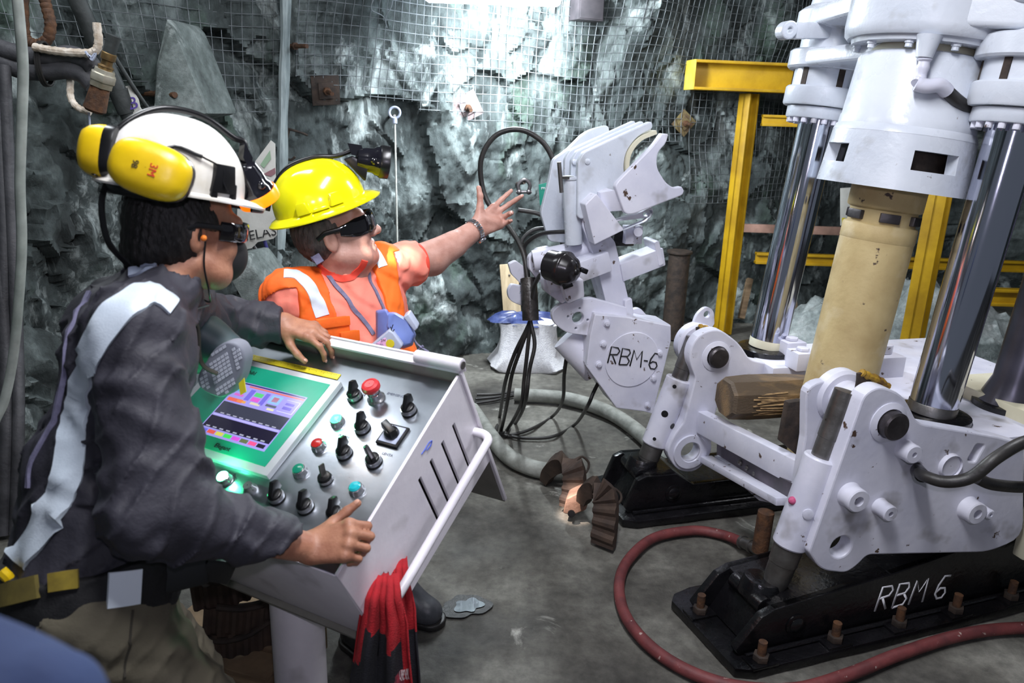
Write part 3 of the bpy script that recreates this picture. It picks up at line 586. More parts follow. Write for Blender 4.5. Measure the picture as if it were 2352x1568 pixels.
# ---- timber block and rusty plate under the pipe
tb = thing('timber_block', P3(1740, 960, -.75), 'oily splintered timber block wedged between the bracket and the drill pipe', 'timber block')
vv = -.86; e0 = P3(1664, 914, vv); dl = nrm(MU*.95+UP*-.02); ov = nrm(np.cross(dl, MV)); ov = ov if ov[2] > 0 else -ov; sv_ = np.cross(ov, dl); sv_ = sv_ if sv_@MV > 0 else -sv_
def lring(t, k, z=1.): return [e0+dl*t+ov*(.092*k*z*math.sin(a)+.006*math.sin(3*a+t*9))+sv_*(.09*k*math.cos(a)) for a in np.linspace(.39, .39+2*math.pi, 8, endpoint=False)]
V = []; F = []
for t, k in ((0, .86), (.012, .98), (.10, 1.0), (.2, .97), (.3, .95), (.42, .9)): V += lring(t, k)
for i in range(5):
    for k in range(8): F.append((i*8+k, i*8+(k+1) % 8, (i+1)*8+(k+1) % 8, (i+1)*8+k))
F += [tuple(range(8))[::-1], tuple(range(40, 48))]; mkobj('block_body', V, F, m_log, tb, angle=25)
m_fw = pbr('fresh_wood', (190, 158, 112), (104, 82, 58), .7, 0, 22, stretch=(.6, 4, 5))
for k in range(11):
    a = -.62+.105*k; p = e0+dl*(.10+.02*math.sin(k*2.1))+ov*.09*math.sin(a)+sv_*.086*math.cos(a); q = p+dl*(.17+.06*math.sin(k*1.7+1))+ov*.012*math.sin(k*1.3)-sv_*.004; mb = MB(); mb.prism([p-ov*.003, p+sv_*.006, p+ov*.004, p-sv_*.01], q-p); mb.obj('splinter', m_fw, tb)
rp = thing('rusty_plate', P3(1830, 1000, -.5), 'dark rusty steel plate standing at the foot of the tan drill pipe', 'plate')
mb = MB(); mb.prism([P3(*p, -.46) for p in [(1795, 1015), (1812, 925), (1845, 920), (1870, 940), (1850, 1060)]], -MV*.03); mb.obj('plate_body', m_drust, rp, bevel=.004)
# ================================================================== pipe loader arm beside the far bracket
la = thing('pipe_loader', MM(.1, -1.3, .2), 'white pipe loader arm with open curved jaw and box lettered in black', 'loader arm')
def FP(name, pts, v, t, mat=m_white, holes=(), r=.01, bevel=.004, par=None): return plate(name, outl(pts, v, r), [circ(uw(x, y, v), q, 18) for x, y, q in holes], MM(0, v, 0), MU, UP, t, mat, par or la, bevel)
# lettered box: backing box, raised face plate, round cover, corner bolts
vB = -1.22
q = [(1367, 722), (1440, 728), (1541, 748), (1541, 784), (1500, 951), (1480, 945), (1416, 937), (1347, 842), (1356, 769)]
FP('box_face', q, vB, .03, r=.006)
FP('box_body', [(1369, 720), (1541, 746), (1541, 784), (1498, 947), (1416, 935), (1350, 840), (1358, 769)], vB-.03, .16, r=.006, bevel=.003)
cx, cw = uw(1452, 826, vB+.004); plate('round_cover', circ((cx, cw), .128, 48), [], MM(0, vB+.005, 0), MU, UP, .006, m_white, la, .002)
for x, y in ((1393, 742), (1385, 789), (1375, 836), (1514, 810), (1500, 868), (1487, 930)):
    p = P3(x, y, vB); mb = MB(); mb.lathe([(.016, -.002), (.016, .004), (.011, .005), (.011, .014), (.001, .016)], p, MV, 12, cap=False); mb.obj('cover_bolt', m_white, la)
p0 = uw(1394, 832, vB); p1 = uw(1496, 846, vB); strokes('lettering', 'RBM-6', MM(p0[0], vB+.0085, p0[1]), nrm(MU*(p1[0]-p0[0])+UP*(p1[1]-p0[1])), nrm(UP-MU*.03), .078, .0036, m_print, la, .09)
# bracket with the big hole, twin plate behind, cylinder under it
FP('slew_bracket', [(1266, 716, .03), (1290, 698), (1340, 686), (1360, 684), (1440, 706), (1440, 745), (1362, 772), (1300, 765, .04), (1272, 742, .03)], -1.30, .035, holes=[(1328, 730, .027), (1332, 708, .005), (1305, 727, .005), (1350, 735, .005), (1323, 754, .005)])
FP('slew_bracket', [(1165, 668, .03), (1175, 652), (1212, 660), (1222, 690), (1222, 707), (1195, 702, .03), (1170, 690, .03)], -1.62, .03, holes=[(1196, 673, .005), (1210, 695, .005)])
FP('slew_bracket', [(1168, 606), (1185, 598), (1212, 618), (1215, 660), (1200, 655), (1175, 630)], -1.62, .03)
mb = MB(); mb.cyl(P3(1300, 772, -1.42), P3(1372, 850, -1.36), .075, n=30); mb.obj('slew_cylinder', m_white, la, bevel=.008)
# tall box arm from the bracket up to the jaw
def barp(name, a, b, va, vb, w, h, up=None, mat=m_white, bevel=.006): mb = MB(); mb.bar(P3(*a, va), P3(*b, vb), w, h, MV if up is None else up); return mb.obj(name, mat, la, bevel=bevel)
FP('mast', [(1338, 470), (1345, 445), (1400, 540), (1413, 555), (1455, 732), (1436, 738), (1400, 728), (1368, 600), (1338, 520)], -1.36, .09, m_white)
FP('mast_web', [(1326, 478, .004), (1336, 470), (1368, 600), (1398, 700), (1378, 690), (1352, 600)], -1.45, .05, m_white)
barp('cross_beam', (1250, 648), (1392, 596), -1.33, -1.36, .09, .09, UP)
FP('beam_end', [(1248, 640, .02), (1262, 628), (1290, 640), (1302, 690), (1292, 698), (1250, 668)], -1.30, .05)
FP('gusset_block', [(1292, 658), (1340, 640), (1343, 682), (1304, 698)], -1.245, .06)
mb = MB(); mb.cyl(P3(1225, 600, -1.5), P3(1352, 574, -1.45), .05, n=26); mb.obj('cross_tube', m_white, la, bevel=.004)
FP('pivot_plate', [(1214, 590, .02), (1235, 572), (1262, 566), (1288, 590), (1262, 640), (1240, 650), (1216, 618)], -1.54, .04)
mb = MB(); mb.lathe([(.022, 0), (.022, .006), (.012, .01), (.001, .012)], P3(1231, 595, -1.54), MV, 16, cap=False); mb.obj('pivot_bolt', m_steel, la)
barp('outrigger_tube', (1415, 622), (1512, 585), -1.40, -1.44, .1, .085, UP)
FP('outrigger_flange', [(1503, 556), (1514, 552), (1526, 606), (1514, 612)], -1.38, .13, m_white)
FP('mast_shoe', [(1436, 690), (1452, 684), (1456, 720), (1450, 735), (1436, 728)], -1.33, .03, m_white)
FP('mast_lug', [(1450, 712), (1470, 706, .03), (1500, 740), (1450, 742)], -1.40, .03, holes=[(1472, 733, .007)])
# black rotary valve
vb_ = -1.17; c_ = P3(1300, 618, vb_); ax_ = nrm(MV*.8+MU*.55-UP*.05)
bl = MB(); bl.lathe([(.05, -.09), (.064, -.085), (.066, -.03), (.072, -.028), (.074, .0), (.07, .004), (.066, .008), (.055, .035), (.035, .052), (.001, .058)], c_, ax_, 32, cap=False); bv = bl.obj('rotary_valve', pbr('black_enamel', (28, 26, 28), None, .22), la, angle=50)
mb = MB(); mb.sph(c_+ax_*.05, .018, 12, 8); mb.bar(c_+_r*.06, c_+_r*.09-UP*.012, .02, .02); mb.bar(c_-_r*.01-UP*.075, c_+_r*.03-UP*.06, .03, .02); mb.obj('valve_lug', m_black, bv, bevel=.003)
# jaw: four curved plates, front saddle plate, wedge, lever, lift cylinder
jaw = [(1300, 400, .01), (1332, 352, .01), (1400, 325, .05), (1440, 298, .05), (1512, 288), (1514, 300), (1470, 318, .06), (1437, 352, .06), (1434, 400, .04), (1440, 440), (1400, 470), (1370, 500), (1345, 520), (1322, 520)]
jw = [(x-6*0, y) for x, y, *_ in jaw]
def jplate(v, pts, t=.03, name='jaw_plate'): return FP(name, pts, v, t, m_white2, r=.02, bevel=.005)
jA = [(1328, 372, .012), (1340, 350, .01), (1415, 315, .08), (1470, 290, .06), (1498, 277), (1500, 296), (1465, 312, .06), (1436, 350, .06), (1432, 395, .03), (1445, 425), (1385, 450), (1338, 505), (1326, 498)]
jplate(-1.34, jA, .035)
def shift(pts, v0, v1): return [tuple(np.array(proj(MM(*[uw(p[0], p[1], v0)[0], v1, uw(p[0], p[1], v0)[1]])))[:2])+tuple(p[2:]) for p in pts]
def proj(P):
    q = np.asarray(P)-_c; z = q@_f; return 1176+FPX*(q@_r)/z, 784-FPX*(q@_u)/z
for v in (-1.43, -1.52): jplate(v, shift(jA, -1.34, v), .03)
jl = [(1262, 410, .01), (1270, 365), (1300, 346, .05), (1345, 300, .05), (1400, 285, .03), (1400, 320), (1345, 350), (1330, 560), (1262, 555), (1242, 490)]
jplate(-1.62, jl, .03)
# curved liner between the plates
a_ = [uw(x, y, -1.34) for x, y in ((1504, 299), (1466, 316), (1440, 350), (1435, 392), (1447, 424))]
P = spl([V3(a, 0, w) for a, w in a_], 5)[:, [0, 2]]; mb = MB(); V = []; F = []
for i, (a, w) in enumerate(P):
    t = P[min(i+1, len(P)-1)]-P[max(i-1, 0)]; n_ = np.array([-t[1], t[0]]); n_ /= np.linalg.norm(n_)
    for k, vv in ((0, -1.325), (0, -1.56), (.016, -1.56), (.016, -1.325)): V.append(MM(a+n_[0]*k, vv, w+n_[1]*k))
for i in range(len(P)-1):
    for k in range(4): F.append((i*4+k, i*4+(k+1) % 4, (i+1)*4+(k+1) % 4, (i+1)*4+k))
F += [(0, 1, 2, 3), tuple(range(len(V)-4, len(V)))]
mkobj('jaw_liner', V, F, m_cream, la, angle=40)
for x, y in ((1349, 371), (1320, 372)):
    p = P3(x, y, -1.34 if x > 1330 else -1.42); mb = MB(); mb.lathe([(.012, -.004), (.012, .004), (.009, .006), (.001, .006)], p, MV, 16, cap=False); mb.obj('jaw_bolt', m_white2, la)
FP('saddle_plate', [(1413, 428, .01), (1418, 418), (1500, 335, .05), (1521, 306, .006), (1536, 308, .006), (1530, 330, .03), (1510, 350, .03), (1508, 385, .05), (1530, 420, .05), (1548, 432, .02), (1566, 428, .006), (1572, 438, .006), (1568, 448, .01), (1455, 492, .02), (1436, 492, .02), (1424, 460)], -1.22, .035, m_white, r=.02, bevel=.005)
mb = MB(); mb.prism([P3(1378, 442, -1.3), P3(1413, 436, -1.24), P3(1432, 484, -1.24), P3(1384, 488, -1.3)], -MV*.1); mb.obj('saddle_arm', m_white, la, bevel=.006)
FP('wedge_plate', [(1344, 470, .006), (1370, 444), (1434, 528), (1366, 562, .006)], -1.27, .08, m_white)
FP('lever', [(1368, 496), (1408, 508), (1470, 488), (1498, 474, .02), (1502, 490, .02), (1490, 508, .02), (1434, 530)], -1.30, .04, m_white, holes=[(1485, 491, .014)])
mb = MB(); mb.cyl(P3(1466, 533, -1.37), P3(1466, 533, -1.31), .02, n=18); mb.box(P3(1452, 538, -1.40), (.08, .05, .08), MU, MV, UP); mb.obj('lever_pin', m_white, la, bevel=.003)
mb = MB(); mb.box(P3(1428, 545, -1.44), (.1, .06, .07), MU, MV, UP); mb.obj('dark_latch', m_black, la, bevel=.004)
mb = MB(); a, b = P3(1312, 412, -1.40), P3(1318, 560, -1.40); mb.cyl(b, a, .038, n=28); mb.cyl(a-nrm(a-b)*.0, a+nrm(a-b)*.015, .042, n=28); mb.obj('lift_cylinder', m_white2, la, bevel=.003)
mb = MB(); mb.bar(P3(1288, 408, -1.37), P3(1318, 408, -1.37), .014, .012); mb.cyl(P3(1290, 442, -1.37), P3(1284, 372, -1.37), .009, n=10); mb.obj('pipe_fitting', m_steel, la)
# ================================================================== hydraulic hoses of the loader
def hose(label, pts, r=.0095, mat=m_rubber, group='thin black hydraulic hoses at the loader', name='hydraulic_hose', n=7):
    mb = MB(); mb.tube(spl(pts, n), r, 10); o = mb.obj(name, mat, angle=60); tag(o, label, 'hose', group); return o
hY = 3.62
k0 = at(1218, 655, 3.5)
hose('black hose looping high in an arch behind the pointing hand', [at(1283, 408, 3.75), at(1272, 370, 3.75), at(1245, 325, 3.75), at(1195, 298, 3.75), at(1140, 310, 3.75), at(1106, 362, 3.75), at(1108, 430, 3.75), at(1130, 480, 3.72), at(1168, 520, 3.65), at(1200, 575, 3.55), at(1212, 640, 3.5)], .0125)
hose('black hose running from under the fingers of the raised hand to the cross tube', [at(1190, 482, 3.7), at(1240, 492, 3.7), at(1278, 520, 3.7), at(1292, 560, 3.68)], .011)
hose('black hose curving from the hose bundle to the mast just below the lift cylinder', [at(1210, 600, 3.56), at(1205, 565, 3.56), at(1240, 538, 3.5), at(1300, 532, 3.42), at(1332, 534, 3.40)], .010)
hose('black hose passing behind the lift cylinder above its neighbours', [at(1208, 590, 3.6), at(1198, 555, 3.66), at(1225, 528, 3.7), at(1265, 524, 3.7), at(1300, 524, 3.7)], .010)
hose('short black hose from the round black valve to the bundle', [at(1268, 612, 3.22), at(1244, 628, 3.28), at(1228, 655, 3.4), at(1222, 690, 3.45)], .010)
b0, b1 = 3.5, 3.48
fl = lambda x, y, z=.012: atz(x, y, z)
def drop(label, mids, end, r=.0095): hose(label, [at(1200, 560, 3.6), at(1212, 620, 3.52), at(1216, 690, 3.47), at(1218, 735, 3.45)]+mids+end, r)
drop('leftmost black hose dropping from the bundle to the floor', [at(1182, 812, 3.5), at(1160, 880, 3.6)], [fl(1148, 955), fl(1138, 990)])
drop('second black hose from the left dropping from the bundle to the floor', [at(1196, 800, 3.48), at(1176, 860, 3.55), at(1164, 930, 3.6)], [fl(1152, 985), fl(1146, 1000)])
drop('third black hose of the bundle swinging out to the left before the floor', [at(1212, 800, 3.45), at(1204, 870, 3.45), at(1196, 930, 3.5)], [fl(1166, 985), fl(1150, 998)])
drop('fourth black hose of the bundle hanging nearest the sack', [at(1228, 790, 3.42), at(1216, 850, 3.4), at(1206, 925, 3.44)], [fl(1185, 970), fl(1158, 1002)])
hose('black hose sweeping from under the loader box low across the floor', [P3(1303, 806, -1.42), P3(1296, 860, -1.46), at(1292, 920, 3.7), fl(1270, 955), fl(1220, 985), fl(1165, 1002)], .009)
hose('black hose sweeping down from the lower corner of the lettered box', [P3(1395, 840, -1.32), P3(1366, 895, -1.36), at(1348, 935, 3.4), fl(1320, 975), fl(1270, 1002), fl(1210, 1006), fl(1160, 1000)], .009)
for i, (a, b) in enumerate((((1095, 906), (1180, 900)), ((1092, 916), (1182, 904)), ((1092, 926), (1180, 908)))):
    hose(('upper', 'middle', 'lower')[i]+' of three thin black hoses leaving the console towards the grey hose end', [fl(*a), fl((a[0]+b[0])/2, (a[1]+b[1])/2+2), fl(*b)], .009)
w_ = MB(); P = [at(1214, 640, 3.51), at(1217, 690, 3.47), at(1219, 735, 3.45)]; w_.tube(spl(P, 4), .04, 12); ww = w_.obj('hose_wrap', pbr('greasy_black_wrap', (34, 31, 30), (60, 56, 54), .35, 0, 30, .8, 50), angle=60); tag(ww, 'greasy black wrap binding the hanging hoses beside the white loader', 'hose wrap')
# thick grey hose on the floor
gh = thing('grey_hose', atz(1300, 920), 'thick dusty grey hose looping across the floor behind the jack', 'hose')
zc = .042
mb = MB(); mb.tube(spl([atz(1182, 906, zc), atz(1300, 915, zc), atz(1395, 945, zc), atz(1470, 995, zc), atz(1530, 1060, zc), atz(1600, 1150, zc)], 8), .042, 18); mb.obj('hose_run', m_ghose, gh, angle=60)
mb = MB(); mb.tube(spl([atz(1085, 940, zc), atz(1128, 1002, zc), atz(1165, 1045, zc), atz(1210, 1070, zc), atz(1260, 1082, zc), atz(1330, 1085, zc)], 8), .042, 18); mb.obj('hose_run', m_ghose, gh, angle=60)
# red hose
rh = thing('red_hose', atz(1430, 1330), 'dusty red rubber hose looping round the near black beam', 'hose')
zc = .022; mb = MB(); mb.tube(spl([atz(1708, 1246, .05), atz(1660, 1228, zc), atz(1590, 1218, zc), atz(1500, 1236, zc), atz(1440, 1290, zc), atz(1422, 1350, zc), atz(1440, 1420, zc), atz(1500, 1490, zc), atz(1590, 1545, zc), atz(1700, 1578, zc), atz(1830, 1582, zc), atz(1950, 1548, zc), atz(2060, 1504, zc), atz(2190, 1462, zc), atz(2300, 1444, zc), atz(2450, 1440, zc)], 8), .021, 14); mb.obj('hose_run', m_hose, rh, angle=60)
mb = MB(); a, b = atz(1704, 1244, .05), atz(1745, 1262, .075); mb.cyl(a, b, .024, n=16); mb.lathe([(.029, 0), (.029, .012)], a, b-a, 16); mb.lathe([(.029, 0), (.029, .012)], (a+b)/2, b-a, 16); mb.obj('steel_coupling', m_steel, rh)
# ================================================================== yellow steel frame
yf = thing('safety_barrier', V3(1.88, 6.15, 0), 'yellow steel frame with overhanging top beam behind the drilling machine', 'steel frame')
Y0 = 6.15
def chan(name, a, b, w, h, par, up=UP, t=.02):
    """channel section: web plus two flanges"""
    a, b = np.asarray(a), np.asarray(b); T = nrm(b-a); N = nrm(up-T*(up@T)); B = np.cross(T, N); mb = MB()
    mb.bar(a, b, t, h, N)
    for k in (-1, 1): mb.bar(a+N*k*(h-t)/2+B*0, b+N*k*(h-t)/2, w, t, N)
    return mb.obj(name, m_yellow, par, bevel=.003)
A = at(1722, 215, Y0); Bp = A.copy(); Bp[2] = 0; chan('post', Bp, A, .105, .115, yf, V3(.8, .6, 0))
a, b = at(1585, 172, Y0-.12), at(1960, 196, Y0+.05); b[2] = a[2]; chan('top_beam', a, b, .2, .21, yf); mb = MB(); mb.box(a, (.012, .2, .21), (b-a)/np.linalg.norm(b-a), np.cross(UP, nrm(b-a)), UP); mb.obj('beam_cap', pbr('faded_yellow', (228, 206, 90), (214, 186, 60), .5, 0, 8), yf, bevel=.002)
a, b = at(1735, 592, Y0), at(2420, 610, Y0); b[2] = a[2]; chan('rail', a, b, .06, .09, yf)
a, b = at(1750, 276, Y0), at(1950, 286, Y0); b[2] = a[2]; chan('rail', a, b, .06, .085, yf)
nf = thing('safety_barrier', atz(2095, 900), 'nearer yellow steel post and stub rail between the tan pipe and the right column', 'steel frame')
A = at(2160, 440, 5.0); A2 = A.copy(); A2[2] = 0; A[2] = 2.1; chan('post', A2, A, .12, .125, nf, V3(.7, .7, 0))
a, b = at(2180, 678, 5.0), at(2420, 686, 5.0); b[2] = a[2]; chan('rail', a, b, .07, .115, nf)
# ================================================================== rusty column, planks, boards, sack, rubble
o = thing('rusty_column', atz(1545, 740), 'dark rusty steel column with a flat cap behind the loader arm', 'column'); c = at(1546, 740, 6.0); c[2] = 0; zt = at(1546, 575, 6.0)[2]
mb = MB(); mb.cyl(c, c+UP*(zt-.02), .085, n=24); mb.obj('shaft', m_drust, o); mb = MB(); mb.cyl(c+UP*(zt-.02), c+UP*zt, .1, n=24); mb.obj('cap_plate', m_drust, o, bevel=.004)
def board(label, a, b, w, h, mat, up=UP, name='plank', cat='plank'):
    t = thing(name, (np.asarray(a)+np.asarray(b))/2, label, cat); mb = MB(); mb.bar(a, b, w, h, up); mb.obj('board', mat, t, bevel=.006)
    mb = MB(); T = nrm(np.asarray(b)-np.asarray(a))
    for k in (.12, .88): p = np.asarray(a)*(1-k)+np.asarray(b)*k; mb.sph(p+nrm(np.cross(T, up))*-w/2, .008, 8, 6)
    mb.obj('nail_heads', m_steel, t); return t
m_pinkwood = pbr('faded_pink_board', (190, 150, 134), (150, 118, 104), .8, 0, 7, .3, 60)
p_, n_, _ = wall(1612, 520, .0); a = at(1610, 520, 6.55); b = at(1935, 524, 6.55); b[2] = a[2]
board('faded pinkish horizontal plank on the rock behind the yellow post', a, b, .04, .07, m_pinkwood)
a = at(1722, 640, 6.45); b = atz(1735, 762, .1); b[1] = 6.3; board('brown board leaning just right of the yellow post', b, a, .05, .05, m_wood, V3(0, 1, 0))
a = at(1822, 690, 6.5); b = at(1828, 790, 6.4); board('short brown board standing behind the left chrome column', b, a, .05, .06, m_wood, V3(0, 1, 0))
a = at(1168, 606, 5.4); b = at(1186, 752, 5.32); b[2] = .03; board('pale board standing against the rock behind the white sack', b, a, .03, .13, pbr('pale_board', (196, 178, 146), (160, 142, 112), .8, 0, 9, .3, 50, stretch=(3, 3, .4)), V3(1, 0, 0))
# sack
sk = thing('sack', atz(1208, 848), 'white woven sack with blue plastic in its open top', 'sack')
bc = atz(1210, 838); n = 40; V = []; F = []; H = [(.0, .26, .19), (.02, .275, .2), (.1, .215, .18), (.2, .2, .165), (.29, .19, .15), (.335, .2, .15), (.31, .165, .125)]
for h, rx, ry in H:
    for j in range(n):
        t = 2*math.pi*j/n; k = 1+.05*math.sin(5*t+h*9)+.03*math.sin(11*t+h*23); e = .7; cx_, sx_ = math.copysign(abs(math.cos(t))**e, math.cos(t)), math.copysign(abs(math.sin(t))**e, math.sin(t))
        V.append(bc+V3(rx*cx_*k, ry*sx_*k, h*(1+.04*math.sin(3*t))))
for i in range(len(H)-1):
    for j in range(n): F.append((i*n+j, i*n+(j+1) % n, (i+1)*n+(j+1) % n, (i+1)*n+j))
F += [tuple(range(n))[::-1], tuple(range((len(H)-1)*n, len(H)*n))]
m_sack = pbr('white_woven_sack', (226, 226, 230), (208, 208, 214), .7, 0, 40, .7, 130)
mkobj('sack_body', V, F, m_sack, sk, angle=60)
V = []; F = []; n = 36
for i in range(6):
    for j in range(n):
        t = 2*math.pi*j/n; r = i/5; k = 1+.22*math.sin(4*t+1)+.12*math.sin(9*t)
        V.append(bc+V3(-.03+.22*r*k*math.cos(t), .14*r*k*math.sin(t), .345+.06*(1-r)*math.sin(7*t)*r+.05*r*(1-r)*4*(.6+.4*math.sin(5*t))-.02*r))
for i in range(5):
    for j in range(n): F.append((i*n+j, i*n+(j+1) % n, (i+1)*n+(j+1) % n, (i+1)*n+j))
mkobj('plastic_liner', V, F, pbr('blue_plastic', (44, 54, 96), (74, 86, 132), .25, 0, 20), sk, angle=80)
mb = MB(); mb.sph(bc+V3(.05, 0, .325), (.14, .11, .03), 18, 10); mb.obj('white_powder', m_sack, sk)
# rubble heaps at the wall foot
def heap(label, c, rx, ry, h, n, mat):
    m = 46; V = []; F = []
    g = np.linspace(-1, 1, m); Xh, Yh = np.meshgrid(g, g, indexing='ij'); R = np.sqrt(Xh**2+Yh**2).ravel(); Pp = np.stack([Xh.ravel()*rx*1.0+c[0], Yh.ravel()*ry+c[1], 0*R], 1)
    Pp[:, 2] = -.03+h*np.maximum(0, 1-R**1.4)*(1+.25*fbm(Pp*5, 3))+.05*facets(Pp[:, :2], .11, 5, 1.2)*(R < .95)
    I = np.arange(m*m).reshape(m, m); Qh = np.stack([I[:-1, :-1], I[1:, :-1], I[1:, 1:], I[:-1, 1:]], -1).reshape(-1, 4); o = mkobj('rubble_heap', Pp, Qh, mat, angle=40); tag(o, label, 'rubble', None, 'stuff')
m_rub = rockmat('pale_rubble', (110, 120, 120), (160, 170, 170), (206, 212, 212), 5, 4, .62, mossy=False)
heap('pale crushed rock heaped behind the yellow post and right column', (3.2, 5.9), 1.3, .8, .62, 0, m_rub)
heap('low grey rock spill along the wall left of the white sack', (-.95, 5.0), .55, .3, .15, 0, m_rock)
# puddle
t = np.linspace(0, 2*math.pi, 40, endpoint=False); pc = atz(1070, 1393, 0); pw = rockmat('wet_patch', (26, 26, 26), (40, 40, 39), (56, 55, 53), 5, 4, .8, .35, .3, mossy=False)
rr = .078*(1+.16*np.sin(2*t+.5)+.10*np.sin(3*t+2)+.05*np.sin(7*t)); V = [pc+V3(r*math.cos(a)*1.05, r*math.sin(a)*.9, .0045) for a, r in zip(t, rr)]; V += [v-V3(0, 0, .012) for v in V]; n = 40
wp = mkobj('puddle', V, [tuple(range(n))]+[(j, n+j, n+(j+1) % n, (j+1) % n) for j in range(n)], pw, smooth=False); tag(wp, 'small wet puddle on the concrete beside the rubber boot', 'puddle')
rr = .042*(1+.2*np.sin(2*t+.5)+.16*np.sin(5*t+1)); V = [pc+V3(r*math.cos(a)*1.1+.01, r*math.sin(a), .0075) for a, r in zip(t, rr)]
mkobj('water', V, [tuple(range(n))], pbr('water', (120, 128, 134), None, .02, spec=1.), wp, smooth=False)  # pale grey puts the floodlight's reflection into the water's colour
# ================================================================== things fixed to the rock and the left edge
m_dirtsteel = pbr('dirty_pipe', (72, 76, 76), (44, 48, 48), .6, .3, 9, .4, 60)
m_pale = pbr('pale_painted_timber', (164, 176, 177), (112, 124, 126), .8, 0, 9, .6, 40, stretch=(3, 3, .5))
def wline(pxs, off):
    out = []
    for x, y in pxs: p, n, s = wall(x, y); q = wpt(s, p[2], off)[0]; out.append(q)
    return out
# floodlight
fl_ = thing('floodlight', at(1140, 0, 4.72), 'bright tubular floodlight glaring at the rock under the roof', 'floodlight')
a, b = at(985, -22, 4.72), at(1278, 26, 4.72); b[2] = a[2]-.0; ax = nrm(b-a); L = np.linalg.norm(b-a)
mb = MB(); mb.lathe([(.001, -.03), (.05, -.02), (.064, 0), (.064, L), (.05, L+.02), (.001, L+.03)], a, ax, 28, cap=False); mb.obj('light_tube', pbr('lit_tube', (255, 255, 255), None, .3, emit=(226, 240, 255), es=26), fl_)
mb = MB(); mb.prism([a+V3(-.02, -.08, .08), a+V3(-.02, .08, .08), a+V3(-.02, .05, .13), a+V3(-.02, -.05, .13)], ax*(L+.04)); mb.obj('reflector_housing', m_dirtsteel, fl_, bevel=.006)
mb = MB(); [mb.tube([a+ax*t+UP*.12, a+ax*t+UP*1.0], .006, 6) for t in (.15, L-.15)]; mb.obj('hanging_chain', m_steel, fl_)
# dark junction box right of the lamp
o = thing('junction_box', at(1335, 20, 5.2), 'dark rusty box on the rock just right of the floodlight', 'box'); m_drust2 = pbr('dark_box_paint', (54, 50, 54), (40, 38, 42), .7, 0, 12); p, n, s = wall(1335, 22); n = nrm(n); sd = np.cross(UP, n); mb = MB(); mb.box(p+n*.07, (.2, .13, .16), sd, n, UP); mb.obj('box_body', m_drust2, o, bevel=.008); mb = MB(); mb.box(p+n*.138, (.18, .008, .14), sd, n, UP); mb.obj('box_lid', m_drust2, o, bevel=.002)
# rock bolts with square plates
def rockbolt(px, py, w, rot, label, tilt=.25, mat=m_rust, Ln=.12):
    p, n, s = wall(px, py); p = wpt(s, p[2], .075)[0]; n = nrm(n+nrm(_c-p)*.6+V3(0, 0, -tilt)); t = thing('rock_bolt', p, label, 'rock bolt', 'rock bolts with plates'); sd = nrm(np.cross(UP, n)); u = np.cross(n, sd); a, b = sd*math.cos(rot)+u*math.sin(rot), u*math.cos(rot)-sd*math.sin(rot)
    mb = MB(); mb.prism([p-a*w-b*w, p+a*w-b*w, p+a*w+b*w, p-a*w+b*w], -n*.012); mb.prism([p-a*w*.55-b*w*.55, p+a*w*.55-b*w*.55, p+a*w*.55+b*w*.55, p-a*w*.55+b*w*.55], n*.012); mb.obj('plate', mat, t, bevel=.004)
    mb = MB(); mb.cyl(p+n*.01, p+n*Ln, .012, n=10); mb.obj('bolt_end', m_rust, t); mb = MB(); mb.lathe([(.024, 0), (.024, .025)], p+n*.012, n, 6); mb.obj('nut', m_rust, t, bevel=.002)
rockbolt(741, 208, .085, .08, 'rusty square rock bolt plate on dark rock above the yellow helmet', .25, m_drust); rockbolt(1070, 246, .085, .5, 'pale tilted rock bolt plate under the floodlight', .3, pbr('dusty_plate', (150, 138, 140), (120, 100, 96), .7, 0, 20), .1)
rockbolt(1556, 282, .075, .9, 'small rusty rock bolt plate just right of the open jaw', .1, pbr('mossy_plate', (112, 100, 62), (84, 66, 50), .7, 0, 20))
def stub(label, px, py, ex, ey, r=.014, mat=m_rust):
    p, n, s = wall(px, py); q = at(ex, ey, p[1]-.16); t = thing('rebar_stub', p, label, 'rebar'); mb = MB(); P = np.linspace(p-(q-p)*.3, q, 22); mb.tube(P, r*(1+.07*np.sin(np.arange(22)*2.4)), 9); mb.obj('bar', mat, t); mb = MB(); mb.lathe([(r*1.8, 0), (r*1.8, .02)], p+(q-p)*.35, q-p, 6); mb.obj('nut', mat, t)
stub('rusty rebar stub on the rock above the white helmet', 345, 215, 402, 218); stub('rusty rebar stub beside the pale timber strip', 660, 106, 705, 106, .012)
# hook beside the timber strip
p, n, s = wall(668, 300); t = thing('hanging_hook', p, 'dark bent hook hanging beside the pale timber strip', 'hook'); yk = p[1]-.12; mb = MB(); mb.tube(spl([at(655, 294, yk), at(690, 304, yk), at(705, 310, yk+.1)], 4), .007, 8); mb.tube(spl([at(664, 298, yk), at(658, 322, yk), at(652, 345, yk), at(655, 362, yk), at(668, 367, yk), at(678, 360, yk)], 5), .0075, 8); mb.obj('hook_bar', m_drust, t)
# pale timber strip up the rock
t = thing('timber_strip', atz(640, 800), 'tall pale painted timber strip standing against the rock', 'timber'); yT = wline([(648, 300)], .16)[0][1]; P = [at(657, -40, yT), at(655, 100, yT), at(651, 260, yT), at(648, 420, yT), at(644, 560, yT), at(640, 700, yT)]; P.append(V3(P[-1][0], yT, .0)); mb = MB(); P = spl(P, 6); mb.tube(P, [.052+.006*math.sin(i*.9) for i in range(len(P))], 8, flat=.5); mb.obj('strip', m_pale, t, angle=30)
